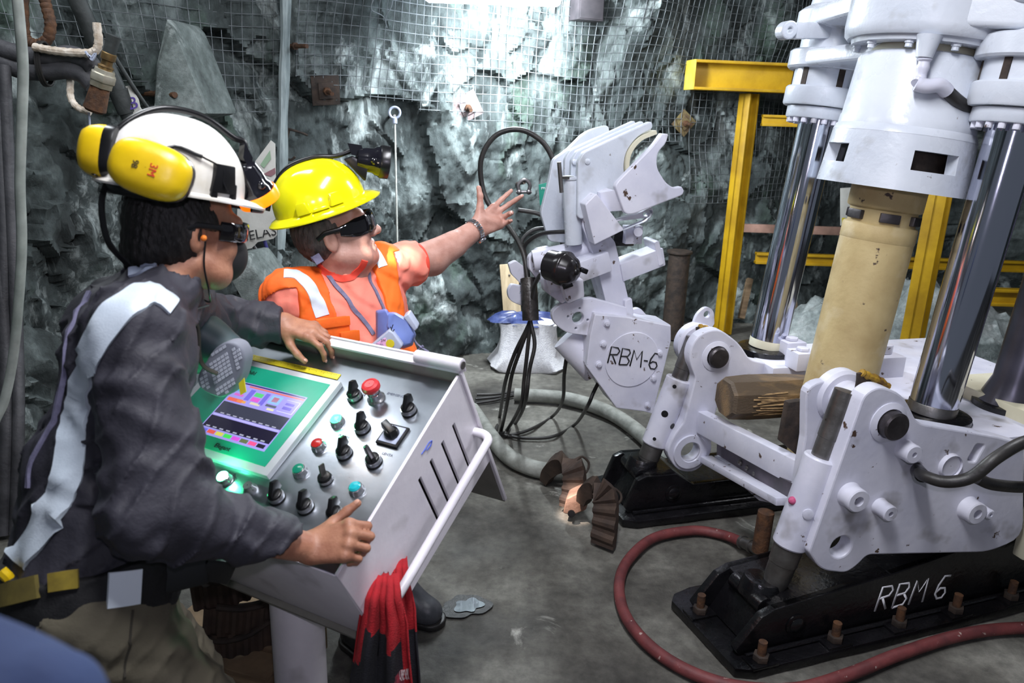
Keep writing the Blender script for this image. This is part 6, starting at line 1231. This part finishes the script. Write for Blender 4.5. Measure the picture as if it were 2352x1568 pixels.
# helmet
hc2 = hp2(0, -.008, .090)
hb = lambda a: (.031+.011*max(0, math.sin(a))-.004*max(0, -math.sin(a)), -.017-.002*math.cos(2*a))
h2 = helmet('hard_hat', 'yellow full-brim hard hat with a black cap lamp on the pointing person', hc2, R2, m_ylw, .117, .134, .122, hb, ridge=.008)
for a in (-.30, .35, 2.8, 3.45): bump_on(h2, 'slot_lug', hc2, R2, .119, .141, a, .018, .020, .017, .016, m_ylw)
bump_on(h2, 'slot_lug', hc2, R2, .119, .141, .02, .006, .026, .006, .016, m_ylw)
mb = MB(); t = np.linspace(0, 2*math.pi, 44, endpoint=False); mb.tube([hc2+X2*.095*math.cos(a)+Y2*.115*math.sin(a)-Z2*.006 for a in t], .004, 6, closed=True, flat=3, up=Z2); mb.obj('suspension_band', m_knob, h2)
# cap lamp
m_lamp = pbr('glossy_black_lamp', (22, 22, 28), None, .12, coat=.5)
def caplamp(label, c, axis, up, scale, bracket, cord, rim=m_knob, glow=None):
    t = thing('cap_lamp', c, label, 'cap lamp'); ax = nrm(axis); mb = MB(); s = scale
    mb.lathe([(.012*s, -.038*s), (.022*s, -.034*s), (.026*s, -.015*s), (.027*s, 0), (.031*s, .006*s), (.034*s, .02*s), (.034*s, .03*s), (.031*s, .033*s)], c, ax, 30); mb.box(c-ax*.03*s+nrm(up)*.02*s, (.03*s, .022*s, .026*s), ax, np.cross(nrm(up), ax), nrm(up)); b = mb.obj('lamp_body', m_lamp, t, angle=45)
    mb = MB(); mb.lathe([(.0345*s, .014*s), (.0365*s, .018*s), (.0365*s, .034*s), (.030*s, .036*s)], c, ax, 30, cap=False); mb.obj('lens_ring', rim, t)
    mb = MB(); mb.lathe([(.031*s, .033*s), (.001, .0345*s)], c, ax, 30, cap=False); mb.obj('lens', glow or pbr('lamp_glass', (170, 176, 186), None, .05, .3), t)
    mb = MB(); mb.sph(c+nrm(np.cross(up, ax))*.026*s, .008*s, 10, 8); mb.obj('side_knob', m_lamp, t); mb = MB(); mb.sph(c-nrm(np.cross(up, ax))*.026*s, .008*s, 10, 8); mb.obj('side_knob', m_lamp, t)
    mb = MB(); mb.prism(bracket[0], bracket[1]); mb.obj('helmet_bracket', m_knob, t, bevel=.003)
    mb = MB(); mb.tube(spl(cord, 7), .0052*s, 8); mb.obj('lamp_cord', m_knob, t, angle=60); return t
lc2 = hc2+Y2*.186+Z2*.075; la2 = nrm(Y2*.9-Z2*.42-X2*.05)
br = [hc2+Y2*.108+Z2*.103-X2*.022, hc2+Y2*.142+Z2*.03-X2*.022, hc2+Y2*.148+Z2*.03-X2*.018, hc2+Y2*.168+Z2*.07-X2*.018, hc2+Y2*.135+Z2*.105-X2*.018]
caplamp('black cap lamp clipped to the front of the yellow hard hat', lc2, la2, Z2, 1.32, (br, X2*.044), [lc2-la2*.03+Z2*.028, lc2-Y2*.035+Z2*.045, hc2+Y2*.09+Z2*.118, hc2+Y2*.03+Z2*.133, hc2-Y2*.05+Z2*.127, hc2-Y2*.11+Z2*.085, hc2-Y2*.147+Z2*.03])
mb = MB()
# respirator hanging on the chest
re_ = thing('respirator', at(905, 780, 2.06), 'blue half-mask respirator with grey filter pads hanging on the pointing person', 'respirator'); yR = 2.075
def pp(x, y, dy=0.): return at(x, y-10, yR+dy)
def solid(name, front, back, dy, mat): mb = MB(); n = len(front); a = [pp(x, y, dz) for x, y, dz in front]; b = [pp(x, y, dz+dy) for x, y, dz in back]; mb.add(a+b, [tuple(range(n)), tuple(range(2*n-1, n-1, -1))]+[(k, n+k, n+(k+1) % n, (k+1) % n) for k in range(n)]); return mb.obj(name, mat, re_, bevel=.007, bseg=3, angle=40)
solid('face_piece', [(866, 726, .02), (886, 722, .005), (898, 745, -.01), (888, 778, -.01), (874, 796, .0), (866, 800, .02)], [(862, 722, .02), (888, 718, .02), (906, 745, .02), (900, 784, .02), (880, 806, .02), (864, 806, .02)], .045, m_blue)
solid('snout', [(890, 730, .0), (906, 730, -.012), (934, 746, -.02), (952, 778, -.015), (944, 800, -.015), (926, 806, -.02), (904, 776, -.025), (888, 762, -.01)], [(886, 726, .02), (908, 726, .02), (938, 742, .02), (957, 778, .02), (948, 804, .02), (924, 812, .02), (898, 790, .02), (884, 770, .02)], .04, pbr('blue_respirator_shell', (128, 148, 212), (112, 132, 200), .45, 0, 8))
def pad(x0, pts, t, dy, parent, name='filter_pad', mat=m_gfil): mb = MB(); mb.prism([pp(x, y, dy) for x, y in pts], V3(0, t, 0)); return mb.obj(name, mat, parent, bevel=.006, bseg=3)
pad(0, [(846, 808), (893, 768), (904, 775), (925, 805), (908, 828), (880, 840), (850, 832)], .03, -.05, re_); pad(0, [(852, 806), (885, 785), (898, 815), (885, 828)], .0012, -.0515, re_, 'pink_label', pbr('pink_paper', (236, 178, 220), None, .6))
pad(0, [(925, 738), (938, 730), (960, 764), (952, 772)], .05, -.02, re_); 
text('lettering', '3M', pp(880, 792, -.0525), _r, nrm(_u+_r*.1), .011, m_print, re_, .0003); text('lettering', 'P100', pp(872, 802, -.0525), nrm(_r-_u*.1), _u, .010, m_bprint, re_, .0003)
mb = MB(); mb.prism([pp(x, y, -.0525) for x, y in ((858, 812), (868, 812), (863, 802))], V3(0, .001, 0)); mb.obj('warning_mark', m_print, re_)
mb = MB(); mb.lathe([(.012, 0), (.012, .0012)], pp(896, 799, -.053), V3(0, 1, 0), 18); mb.obj('yellow_sticker', m_tape, re_)
mb = MB(); mb.tube(spl([pp(903, 755, -.038), pp(899, 765, -.04), pp(897, 760, -.04), pp(901, 771, -.04), pp(906, 766, -.04)], 4), .0012, 5); mb.obj('pen_initials', m_print, re_)
def strap(name, fns, pxs, hw, mat, parent, lift=.004, t0=.5):
    fn = (lambda P, c=None, r=0: np.min([f(P, c, r) for f in fns], 0)); return ribbon(name, fn, pxs, hw, lift, mat, parent, t0)
strap('neck_strap', [shirt2, vest2], [(724, 592), (738, 612), (760, 640), (788, 675), (815, 712), (842, 745), (858, 768)], .006, m_strap, re_, .005)
strap('neck_strap', [shirt2, vest2], [(838, 606), (848, 630), (862, 668), (880, 708), (893, 735)], .005, m_strap, re_, .005)
mb = MB(); P = [NB-f2*.055-l2*.06+UP*.045, at(724, 588, 2.18)]; mb.bar(at(716, 572, 2.23), at(729, 598, 2.165), .004, .028, _r); mb.bar(at(724, 586, 2.165), at(736, 604, 2.15), .005, .024, _r); mb.obj('strap_buckle', m_strap, re_, bevel=.0015)
mb = MB(); mb.tube(spl([pp(945, 775, .0), pp(955, 795, 0), pp(965, 805, 0), pp(985, 818, 0)], 5), .006, 8, flat=.3); mb.tube(spl([pp(948, 830, 0), pp(962, 812, 0), pp(972, 804, 0)], 4), .004, 8); mb.obj('loose_strap', m_strap, re_)
# print on the shirt
mb = MB(); P0 = [hitn(shirt2, x, y, dx=-3, dy=0) for x, y in ((872, 640), (878, 652), (874, 662), (884, 668), (880, 678), (890, 682), (893, 672), (888, 660), (892, 652), (882, 644), (872, 640))]
mb.tube(spl(P0, 3), .0016, 5)
for x, y in ((881, 650), (884, 660), (886, 671)): q = hitn(shirt2, x, y, dx=-3, dy=0); mb.tube([q-_r*.004-_u*.004, q+_r*.004+_u*.003, q+_r*.006-_u*.004], .0013, 5)
mb.obj('chest_print', m_print, sh2)
# ================================================================== person at the console (white helmet)
f1 = nrm((.85, .53, 0)); r1 = V3(.53, -.85, 0)
R1 = frame3((.68, .70, -.20), (0, 0, 1)); X1, Y1, Z1 = R1
ear1 = at(468, 541, 1.53); q1c = ear1-X1*.078
N1 = at(372, 628, 1.53); SR1, SL1 = at(312, 748, 1.36), at(405, 722, 1.70); pl1 = at(212, 1345, 1.30)
ER1, WR1 = at(340, 1172, 1.215), at(708, 1258, 1.365)
EL1, WL1 = at(520, 745, 1.96), at(652, 742, 1.985)
ch1, wa1 = at(300, 800, 1.47), at(245, 1090, 1.385)
def torso1(B, e):
    B.rc(ch1+r1*.07, ch1-r1*.07, .108+e, None, .04, f1, .92).rc(ch1+r1*.05, wa1+r1*.03, .106+e, .116+e, .05, f1, .95).rc(ch1-r1*.05, wa1-r1*.03, .106+e, .116+e, .05, f1, .95).rc(wa1+r1*.02, pl1+r1*.03, .128+e, .135+e, .05).rc(wa1-r1*.02, pl1-r1*.03, .128+e, .135+e, .05)
    for S_ in (SR1, SL1): B.rc(N1-UP*.03, S_, .062+e, .062+e, .045)
    B.rc(ch1+r1*.08+UP*.03, SR1, .08+e, .062+e, .05).rc(ch1-r1*.08+UP*.03, SL1, .08+e, .066+e, .05)
B1p = Prims(); torso1(B1p, -.014); hp1 = head_prims(B1p, q1c, R1, 1.0)
B1p.rc(q1c-Z1*.05-Y1*.02, N1-UP*.01, .056, .064, .03); limbs(B1p, [SR1, ER1, WR1], [.055, .048, .030], .02); limbs(B1p, [SL1, EL1, WL1], [.055, .046, .03], .02)
# right hand closed over the edge of the side panel, thumb along the face
g1 = K(.03, .42, .012); hx1 = nrm(at(800, 1236, 1.36)-WR1); ht1 = nrm(_u*.95+_r*.2+_f*.55); hd1 = nrm(-_f*.9+_u*.45)
tp1 = hand(B1p, WR1, hx1, ht1, hd1, [(.95, 1.3, .7), (1.0, 1.3, .7), (1.05, 1.25, .7), (1.1, 1.15, .7)], ((.6, .6, -.25), [(.85, .5, -.05), (.88, .45, .0)]), 1.0, .05)
# left hand hooked over the rear flange
hx2 = nrm(at(735, 752, 1.98)-WL1+V3(0, -.02, -.01)); hd2 = nrm(_u*.8-_f*.6); ht2 = nrm(-_u*.6-_f*.8)
tp1b = hand(B1p, WL1, hx2, ht2, hd2, [(.45, .6, .5), (.4, .65, .5), (.45, .7, .5), (.5, .7, .5)], ((.62, .5, -.5), [(.8, .35, -.45), (.85, .1, -.5)]), .95, .05)
hips = [pl1+r1*.09-UP*.03, pl1-r1*.09-UP*.03]; knees = [V3(-.62, 1.30, .44), V3(-.76, 1.47, .43)]; ank = [V3(-.72, 1.12, .09), V3(-.90, 1.44, .09)]
for h_, k_, a_ in zip(hips, knees, ank): limbs(B1p, [h_, k_, a_], [.085, .06, .042], .03)
lo, hi = B1p.box(); p1 = sdobj('person', B1p.ev, lo, hi, .0042, m_skin1, origin=V3(-.8, 1.3, 0)); tag(p1, 'person in white helmet and dark jersey working at the console', 'person', 'workers at the drilling machine')
nails(tp1+tp1b, pbr('nail_brown', (196, 148, 126), None, .35), p1)
mb = MB()
for q in (-1, 1): mb.sph(hp1(q*.031, .094, .012), .0125, 14, 10)
mb.obj('eyes', bpy.data.materials['eye_white'], p1)
H1p = Prims().el(hp1(0, -.03, .015), (.088, .098, .118), .01, X1, Y1, Z1).rc(hp1(.02, -.075, -.05), hp1(-.02, -.075, -.06), .042, None, .03)
def hair1(P, c=None, r=0):
    d = H1p.ev(P, c, r); q = P-q1c; y, z = q@Y1, q@Z1; return np.maximum(np.maximum(d, np.maximum(y-.05-.0*z, -(z+.108))), np.minimum(y+.006, .012-z)*.8)+.0022*np.sin(P@V3(310, 190, 60))*np.sin(P@V3(-90, 260, 120))
lo, hi = H1p.box(); sdobj('hair', hair1, lo, hi, .0036, m_hair, p1)
# jersey
wv1_ = nrm(WR1-ER1); J1 = Prims(); torso1(J1, .004); limbs(J1, [SR1, ER1, WR1], [.072, .072, .049], .03, (.0042, 75, .5)); J1.rc(WR1-wv1_*.02, WR1+wv1_*.06, .049, .049, .02); J1.rc(SR1+(ER1-SR1)*.3, ER1+(WR1-ER1)*.2, .072, .074, .03, wr=(.004, 60, 2)); limbs(J1, [SL1, EL1, WL1], [.076, .068, .05], .03, (.004, 80, 1))
wv1, wv2 = nrm(WR1-ER1), nrm(WL1-EL1); hem1 = pl1[2]-.012
def wrk1(P): return -.0055*np.exp(-(np.sin(P@V3(34, 16, -44)+1.9*np.sin(P@V3(13, -9, 11))+.7*np.sin(P@V3(-31, 27, 19)))/.28)**2)+.0030*np.sin(P@V3(38, 30, 52)+2.4*np.sin(P@V3(17, -21, 13))+1.5*np.sin(P@V3(-11, 23, 31)))+.0018*np.sin(P@V3(90, -60, 50)+2.2*np.sin(P@V3(27, 31, -35)))
def jersey(P, c=None, r=0):
    d = J1.ev(P, c, r)+wrk1(P); d = np.maximum(d, np.where(np.linalg.norm(P-WR1, axis=1) < .16, slab(P, WR1+_r*.010, nrm(wv1*.35+_r)), -1)); d = np.maximum(d, np.where(np.linalg.norm(P-WL1, axis=1) < .16, slab(P, WL1-wv2*.004, wv2), -1))
    return np.maximum(np.maximum(d, hem1+np.maximum(0, (P-pl1)@f1)*.35-P[:, 2]), -np.maximum(np.linalg.norm(np.cross(P-N1, nrm((.12, .1, 1))), axis=1)-.070, N1[2]-.014-P[:, 2]+(P-N1)@f1*-.45))
lo, hi = J1.box(); js = sdobj('jersey', jersey, lo, hi, .0055, m_jacket, p1); js['label'] = 'dark grey long sleeved jersey'
ribbon('reflective_stripe', jersey, [(404, 700), (372, 676), (340, 666), (300, 690), (258, 728), (222, 775), (198, 828), (184, 890), (172, 960), (165, 1030), (150, 1095), (122, 1160), (85, 1225), (40, 1290)], .027, .006, m_refl, js, .5, 5)
ribbon('shoulder_piping', jersey, [(252, 618), (205, 672), (160, 760), (122, 850), (96, 950), (78, 1050), (66, 1120)], .004, .006, m_strap, js)
# neck band, cords and respirator
rs1 = thing('respirator', at(510, 830, 1.60), 'half-mask respirator with ribbed grey filter hanging on the chest of the console operator', 'respirator')
ribbon('neck_band', lambda P, c=None, r=0: np.minimum(jersey(P, c, r), B1p.ev(P, c, r)), [(248, 600), (268, 618), (296, 628), (326, 622), (348, 604)], .013, .006, pbr('pale_blue_band', (160, 170, 190), (140, 150, 172), .7, 0, 40), rs1)
yM = 1.63
def qq(x, y, dy=0.): return at(x, y, yM+dy)
mb = MB(); 
def fpad(pts, t, dy, name, mat): mb = MB(); mb.prism([qq(x, y, dy) for x, y in pts], V3(.012, t, 0)); return mb.obj(name, mat, rs1, bevel=.008, bseg=3)
Bm = Prims().rc(qq(470, 770, .06), qq(520, 800, .06), .05, .04, .03).rc(qq(450, 830, .06), qq(480, 780, .07), .03, .04, .03); lo, hi = Bm.box(); sdobj('face_piece', lambda P, c=None, r=0: Bm.ev(P, c, r), lo, hi, .004, pbr('dark_teal_rubber', (64, 84, 88), (52, 68, 74), .5, 0, 8), rs1)
fo = roundpoly([(452, 862), (490, 800), (520, 782), (548, 790), (562, 820), (552, 868), (530, 905), (506, 916), (470, 902), (452, 885)], 14, 3); fpt = fpad(fo, .035, 0, 'filter_pad', pbr('dim_grey_filter', (122, 126, 138), None, .6))
mb = MB(); X_, Y_ = nrm(qq(560, 812)-qq(466, 880)), nrm(qq(520, 782)-qq(500, 916)); 
def inpoly(x, y, P=fo):
    c_ = False
    for i in range(len(P)):
        a, b = P[i-1], P[i]
        if (a[1] > y) != (b[1] > y) and x < (b[0]-a[0])*(y-a[1])/(b[1]-a[1])+a[0]: c_ = not c_
    return c_
for i in range(-8, 9):
    for j in range(-9, 10):
        x, y = 508+i*8.6+j*2.1, 850-i*5.6+j*8.4
        if inpoly(x, y) and inpoly(x+7, y) and inpoly(x-7, y) and inpoly(x, y+7) and inpoly(x, y-7) and i % 6 != 3 and j % 7 != 3: mb.prism([qq(x+dx, y+dy, -.0012) for dx, dy in ((-4.6, -.8), (2.2, -5.2), (4.6, .8), (-2.2, 5.2))], V3(0, .004, 0))
mb.obj('filter_ribs', pbr('pale_filter_ribs', (188, 192, 204), None, .5), fpt, smooth=False)
mb = MB(); mb.tube(spl([qq(392, 602, -.1), qq(415, 660, -.05), qq(440, 715, -.02), qq(455, 760, -.01), qq(458, 815, -.012), qq(470, 842, -.014), qq(500, 858, -.012)], 6), .004, 8, flat=1.6, up=V3(0, 1, 0)); mb.tube(spl([qq(380, 610, -.1), qq(398, 640, -.07), qq(420, 690, -.03), qq(445, 760, .01)], 6), .0045, 8); mb.obj('neck_strap', pbr('dark_olive_cord', (58, 56, 48), None, .8), rs1)
mb = MB(); mb.prism([qq(548, 880, .0), qq(560, 868, .0), qq(565, 900, .0), qq(552, 908, .0)], V3(0, .004, 0)); mb.obj('yellow_tab', m_tape, rs1)
# face covering and goggles seen edge-on, chin cord, ear plug
mk = Prims().el(hp1(0, .078, -.045), (.058, .056, .060), .01, X1, Y1, Z1)
lo, hi = mk.box(); sdobj('face_mask', lambda P, c=None, r=0: np.maximum(mk.ev(P, c, r), -((P-q1c)@Y1-.045)), lo, hi, .004, pbr('black_cloth_mask', (24, 23, 26), None, .8), p1)
g1_ = thing('safety_glasses', hp1(0, .1, .02), 'black safety glasses on the face of the console operator', 'safety glasses')
mb = MB(); P = spl([hp1(x, y, z) for x, y, z in ((-.084, .03, .014), (-.078, .066, .013), (-.05, .106, .013), (0, .122, .014), (.05, .106, .013), (.078, .066, .013), (.084, .03, .014))], 6); mb.tube(P, .0032, 12, flat=6.0, up=Z1); mb.obj('lens', m_lens, g1_, angle=60)

for q in (-1, 1): mb = MB(); mb.tube([hp1(q*.085, .033, .02), hp1(q*.088, -.02, .02), hp1(q*.082, -.045, .008)], .004, 8, flat=1.6, up=Z1); mb.obj('temple_arm', m_knob, g1_)
mb = MB(); mb.tube(spl([hp1(.088, .0, -.01), hp1(.086, .004, -.06), hp1(.07, .03, -.12), hp1(.02, .055, -.145), hp1(-.03, .05, -.14)], 6), .0022, 6); mb.tube(spl([hp1(.05, -.05, -.12), hp1(.06, -.01, -.155), hp1(.03, .05, -.15)], 6), .002, 6); mb.obj('chin_cord', m_knob, g1_)
mb = MB(); mb.sph(hp1(.088, -.004, -.004), .0062, 10, 8); mb.obj('ear_plug', pbr('orange_foam', (240, 130, 40), None, .7), p1)
# helmet with short front peak
hc1 = hp1(0, -.036, .083)
hb1 = lambda a: (.006+.046*max(0, math.sin(a))**3+.004*max(0, -math.sin(a)), -.006-.008*max(0, math.sin(a))**2)
h1_ = helmet('hard_hat', 'scuffed white hard hat with short peak on the console operator', hc1, R1, m_hwhite, .117, .140, .135, hb1, ridge=.010)
bump_on(h1_, 'accessory_clip', hc1, R1, .116, .143, .35, .035, .030, .028, .006, m_knob)
for a in (.20, .55): bump_on(h1_, 'clip_foot', hc1, R1, .116, .143, a, .012, .008, .016, .006, m_knob)
mb = MB(); t = np.linspace(math.radians(215), math.radians(330), 16); mb.tube([hc1+X1*.108*math.cos(a)+Y1*.128*math.sin(a)-Z1*.012 for a in t], .005, 8, flat=3.2, up=Z1); mb.tube(spl([hc1-Y1*.125-X1*.0-Z1*.0, hc1-Y1*.14-Z1*.05+X1*.02, hc1-Y1*.125-Z1*.12+X1*.03, hc1-Y1*.08-Z1*.165+X1*.03], 5), .007, 8, flat=.5); mb.obj('suspension_band', m_knob, h1_)
mb = MB(); p = hc1+Y1*.17-Z1*.018; mb.tube(spl([p-X1*.05-Y1*.03, p-X1*.03+Y1*.012, p+X1*.03+Y1*.012, p+X1*.06-Y1*.03], 5), .003, 8, flat=2.0, up=Z1); mb.obj('sweat_band', m_knob, h1_)
# ear defenders folded back behind the helmet
ed = thing('ear_defenders', hc1-Y1*.13, 'yellow ear defenders folded back behind the white hard hat', 'ear defenders')
def cupm(c, n_, up, w, h, d, nm):
    n_ = nrm(n_); u_ = nrm(np.asarray(up)-n_*(np.asarray(up)@n_)); s_ = np.cross(u_, n_); V = []; F = []; m = 40
    prof = [(0., .0), (1., .0), (1.02, .12), (1.0, .35), (.93, .62), (.78, .84), (.52, .96), (.22, 1.0), (0.01, 1.0)]
    for q, z in prof:
        for j in range(m):
            t = 2*math.pi*j/m; e = .72; cx, sx = math.copysign(abs(math.cos(t))**e, math.cos(t)), math.copysign(abs(math.sin(t))**e, math.sin(t)); V.append(c+s_*w*q*cx+u_*h*q*sx+n_*d*z)
    for i in range(len(prof)-1):
        for j in range(m): F.append((i*m+j, i*m+(j+1) % m, (i+1)*m+(j+1) % m, (i+1)*m+j))
    o = mkobj('ear_cup', V, F, m_yel2, ed, angle=50)
    mb = MB(); mb.prism([c+s_*w*1.04*math.copysign(abs(math.cos(t))**.72, math.cos(t))+u_*h*1.04*math.copysign(abs(math.sin(t))**.72, math.sin(t))-n_*.018 for t in np.linspace(0, 2*math.pi, 32, endpoint=False)], n_*.021); mb.obj('cushion', m_knob, o, bevel=.004); return o, s_, u_, n_
cA = at(336, 385, 1.40); nA = nrm(_c-cA); nA = nrm(nA*.9-_r*.22+_u*.1); uA = nrm(_r*.94-_u*.33)
oA, sA, uA, nA = cupm(cA+_f*.02, nA, uA, .049, .070, .042, 'near')
cB = at(252, 352, 1.50); nB_ = nrm(-_r*.96+_u*.12-_f*.15); cupm(cB, nB_, nrm(-_r*.12-_u*1.0), .046, .050, .052, 'far')
tx = nrm(np.cross(uA, nA)); p0 = cA+_f*.02+nA*.0425
text('lettering', '3M', p0+uA*.012-tx*.0, np.cross(uA, nA), uA, .019, pbr('red_print', (206, 40, 30), None, .5), oA, .0006)
text('lettering', '98', p0-uA*.018, np.cross(uA, nA), uA, .015, m_print, oA, .0006)
mb = MB(); mb.tube(spl([cB+_u*.055+_r*.03, cB+_u*.05+_r*.07, hc1-Y1*.12+Z1*.07+X1*.03], 5), .003, 8); mb.tube(spl([cA+uA*.02-nA*.002+tx*.04, hc1+X1*.1-Y1*.06+Z1*.075, hc1+X1*.112-Y1*.0+Z1*.07], 5), .004, 8); mb.tube(spl([hc1+X1*.112-Y1*.0+Z1*.07, hc1+X1*.116+Y1*.04+Z1*.055, hc1+X1*.116+Y1*.045+Z1*.03, hc1+X1*.12+Y1*.055+Z1*.01], 5), .0018, 6); mb.tube(spl([cB-nB_*.015, (cA+cB)/2+_f*.03, cA-nA*.02], 5), .006, 8); mb.obj('wire_arm', m_knob, ed)
# cap lamp and its cable arching over the helmet
lc1 = hc1+Y1*.165+Z1*.035; la1 = nrm(Y1*.62-Z1*.76-X1*.1)
br = [hc1+Y1*.108+Z1*.075-X1*.022, hc1+Y1*.132+Z1*.0-X1*.022, hc1+Y1*.140+Z1*.0-X1*.018, hc1+Y1*.152+Z1*.04-X1*.018, hc1+Y1*.125+Z1*.075-X1*.018]
m_org = pbr('glowing_orange_ring', (255, 140, 16), None, .3, emit=(255, 120, 6), es=1.1); m_lit = pbr('lit_lamp', (255, 240, 220), None, .3, emit=(255, 244, 230), es=30)
caplamp('lit cap lamp with orange glowing ring on the white hard hat', lc1, la1, Z1, 1.25, (br, X1*.044), [lc1-la1*.04+Z1*.03, lc1-Y1*.03+Z1*.085, hc1+Y1*.11+Z1*.125, hc1+Y1*.04+Z1*.153, hc1-Y1*.04+Z1*.150, hc1-Y1*.10+Z1*.112, hc1-Y1*.135+Z1*.06, hc1-Y1*.15-Z1*.0], m_org, m_lit)
spot('cap_lamp_beam', tuple(lc1+la1*.06), tuple(at(952, 600, 2.46)), 170, 5.5, (1, .95, .86), .6)
spot('cap_lamp_beam', tuple(lc2+la2*.06), tuple(atz(1325, 1178)), 520, 6, (1, .82, .72), .7)
# belt and trousers
T1 = Prims(); T1.rc(pl1+r1*.04-UP*.06, pl1+r1*.03, .142, .142, .04).rc(pl1-r1*.04-UP*.06, pl1-r1*.03, .142, .142, .04)
for h_, k_, a_ in zip(hips, knees, ank): limbs(T1, [h_, k_, a_+UP*.05], [.112, .094, .078], .04, (.004, 45, 1))
def trous1(P, c=None, r=0): return np.maximum(np.maximum(T1.ev(P, c, r)+wrk1(P)*.8, P[:, 2]-(hem1+.12)), .05-P[:, 2])
lo, hi = T1.box(); tr1 = sdobj('trousers', trous1, lo, hi, .0075, m_khaki, p1); tr1['label'] = 'khaki work trousers'
ribbon('leg_seam', trous1, [(305, 1400), (300, 1450), (290, 1510), (285, 1560)], .002, .002, pbr('dark_seam', (60, 56, 48), None, .9), tr1)
BT = Prims(); torso1(BT, .018)
def beltf(P, c=None, r=0):
    zc = pl1[2]+.022+(P-pl1)@r1*.10+(P-pl1)@f1*.05; return np.maximum(BT.ev(P, c, r)+wrk1(P)*.4, np.abs(P[:, 2]-zc)-.068)
lo, hi = BT.box(); bl = sdobj('belt', beltf, [-1.15, .95, pl1[2]-.16], [-.5, 1.65, pl1[2]+.16], .0045, pbr('black_belt_webbing', (16, 16, 20), (11, 11, 14), .7, 0, 20, .3, 200), p1)
bf = lambda P, c=None, r=0: BT.ev(P, c, r)-.004
ribbon('white_patch', bf, [(248, 1356), (324, 1346)], .031, .004, pbr('pale_reflective_patch', (232, 242, 252), None, .5), bl, .4, 8)
ribbon('olive_strap', bf, [(2, 1368), (40, 1358), (86, 1346)], .020, .005, pbr('olive_webbing', (110, 98, 44), (88, 78, 36), .8, 0, 30), bl, .4)
ribbon('yellow_tag', bf, [(112, 1338), (150, 1332), (180, 1328)], .016, .005, pbr('dull_yellow_webbing', (140, 122, 38), (112, 96, 30), .8, 0, 30), bl, .4)
p = at(12, 1365, 1.19); mb = MB(); mb.tube(spl([p+UP*.05, p+UP*.03+_r*.012, p, p-UP*.03+_r*.008, p-UP*.035-_r*.02, p-_r*.03], 5), .010, 8); mb.obj('yellow_hook', m_yel2, bl)
p = hit(bf, 410, 1305); p = p if p is not None else at(410, 1305, 1.25); mb = MB(); n_ = nrm(nrm(_c-p)*.6+r1*.6); s_ = nrm(np.cross(UP, n_)); mb.box(p+n_*.012, (.10, .03, .075), s_, n_, nrm(np.cross(n_, s_))); mb.box(p+n_*.014+s_*.07-UP*.02, (.06, .03, .05), nrm(s_-UP*.5), n_, nrm(UP+s_*.5)); mb.obj('tool_pouch', m_knob, bl, bevel=.006)
for c, d in zip(ank, (nrm((.7, .6, 0)), nrm((.6, .7, 0)))):
    Bt = Prims(); Bt.rc(c+UP*.2, c+UP*.03, .06, .054, .03).rc(c-d*.035-UP*.045, c+d*.14-UP*.05, .043, .042, .03, np.cross(d, UP), 1.1); fn = lambda P, cc_=None, r=0, Bt=Bt: np.maximum(Bt.ev(P, cc_, r), -P[:, 2]); lo, hi = Bt.box(); bo = sdobj('rubber_boot', fn, lo, hi, .006, m_boot, p1)
# blue sleeve close to the camera at lower left
Ba = Prims(); A, Bq, Cq = at(-240, 1640, .36), at(40, 1680, .37), at(300, 1900, .42); Ba.rc(A, Bq, .044, .046, .03).rc(Bq, Cq, .045, .038, .03).rc(A-UP*.3-V3(.2, .1, 0), A, .09, .05, .05)
lo, hi = Ba.box(); pb = sdobj('person', lambda P, c=None, r=0: Ba.ev(P, c, r)+.003*np.sin(P@V3(70, 50, 60)+2*np.sin(P@V3(30, -20, 25))), lo, hi, .005, pbr('blue_sleeve', (36, 54, 92), (28, 42, 76), .85, 0, 8, .3, 80)); tag(pb, 'bent blue sleeved arm of a person out of focus at lower left corner', 'person')
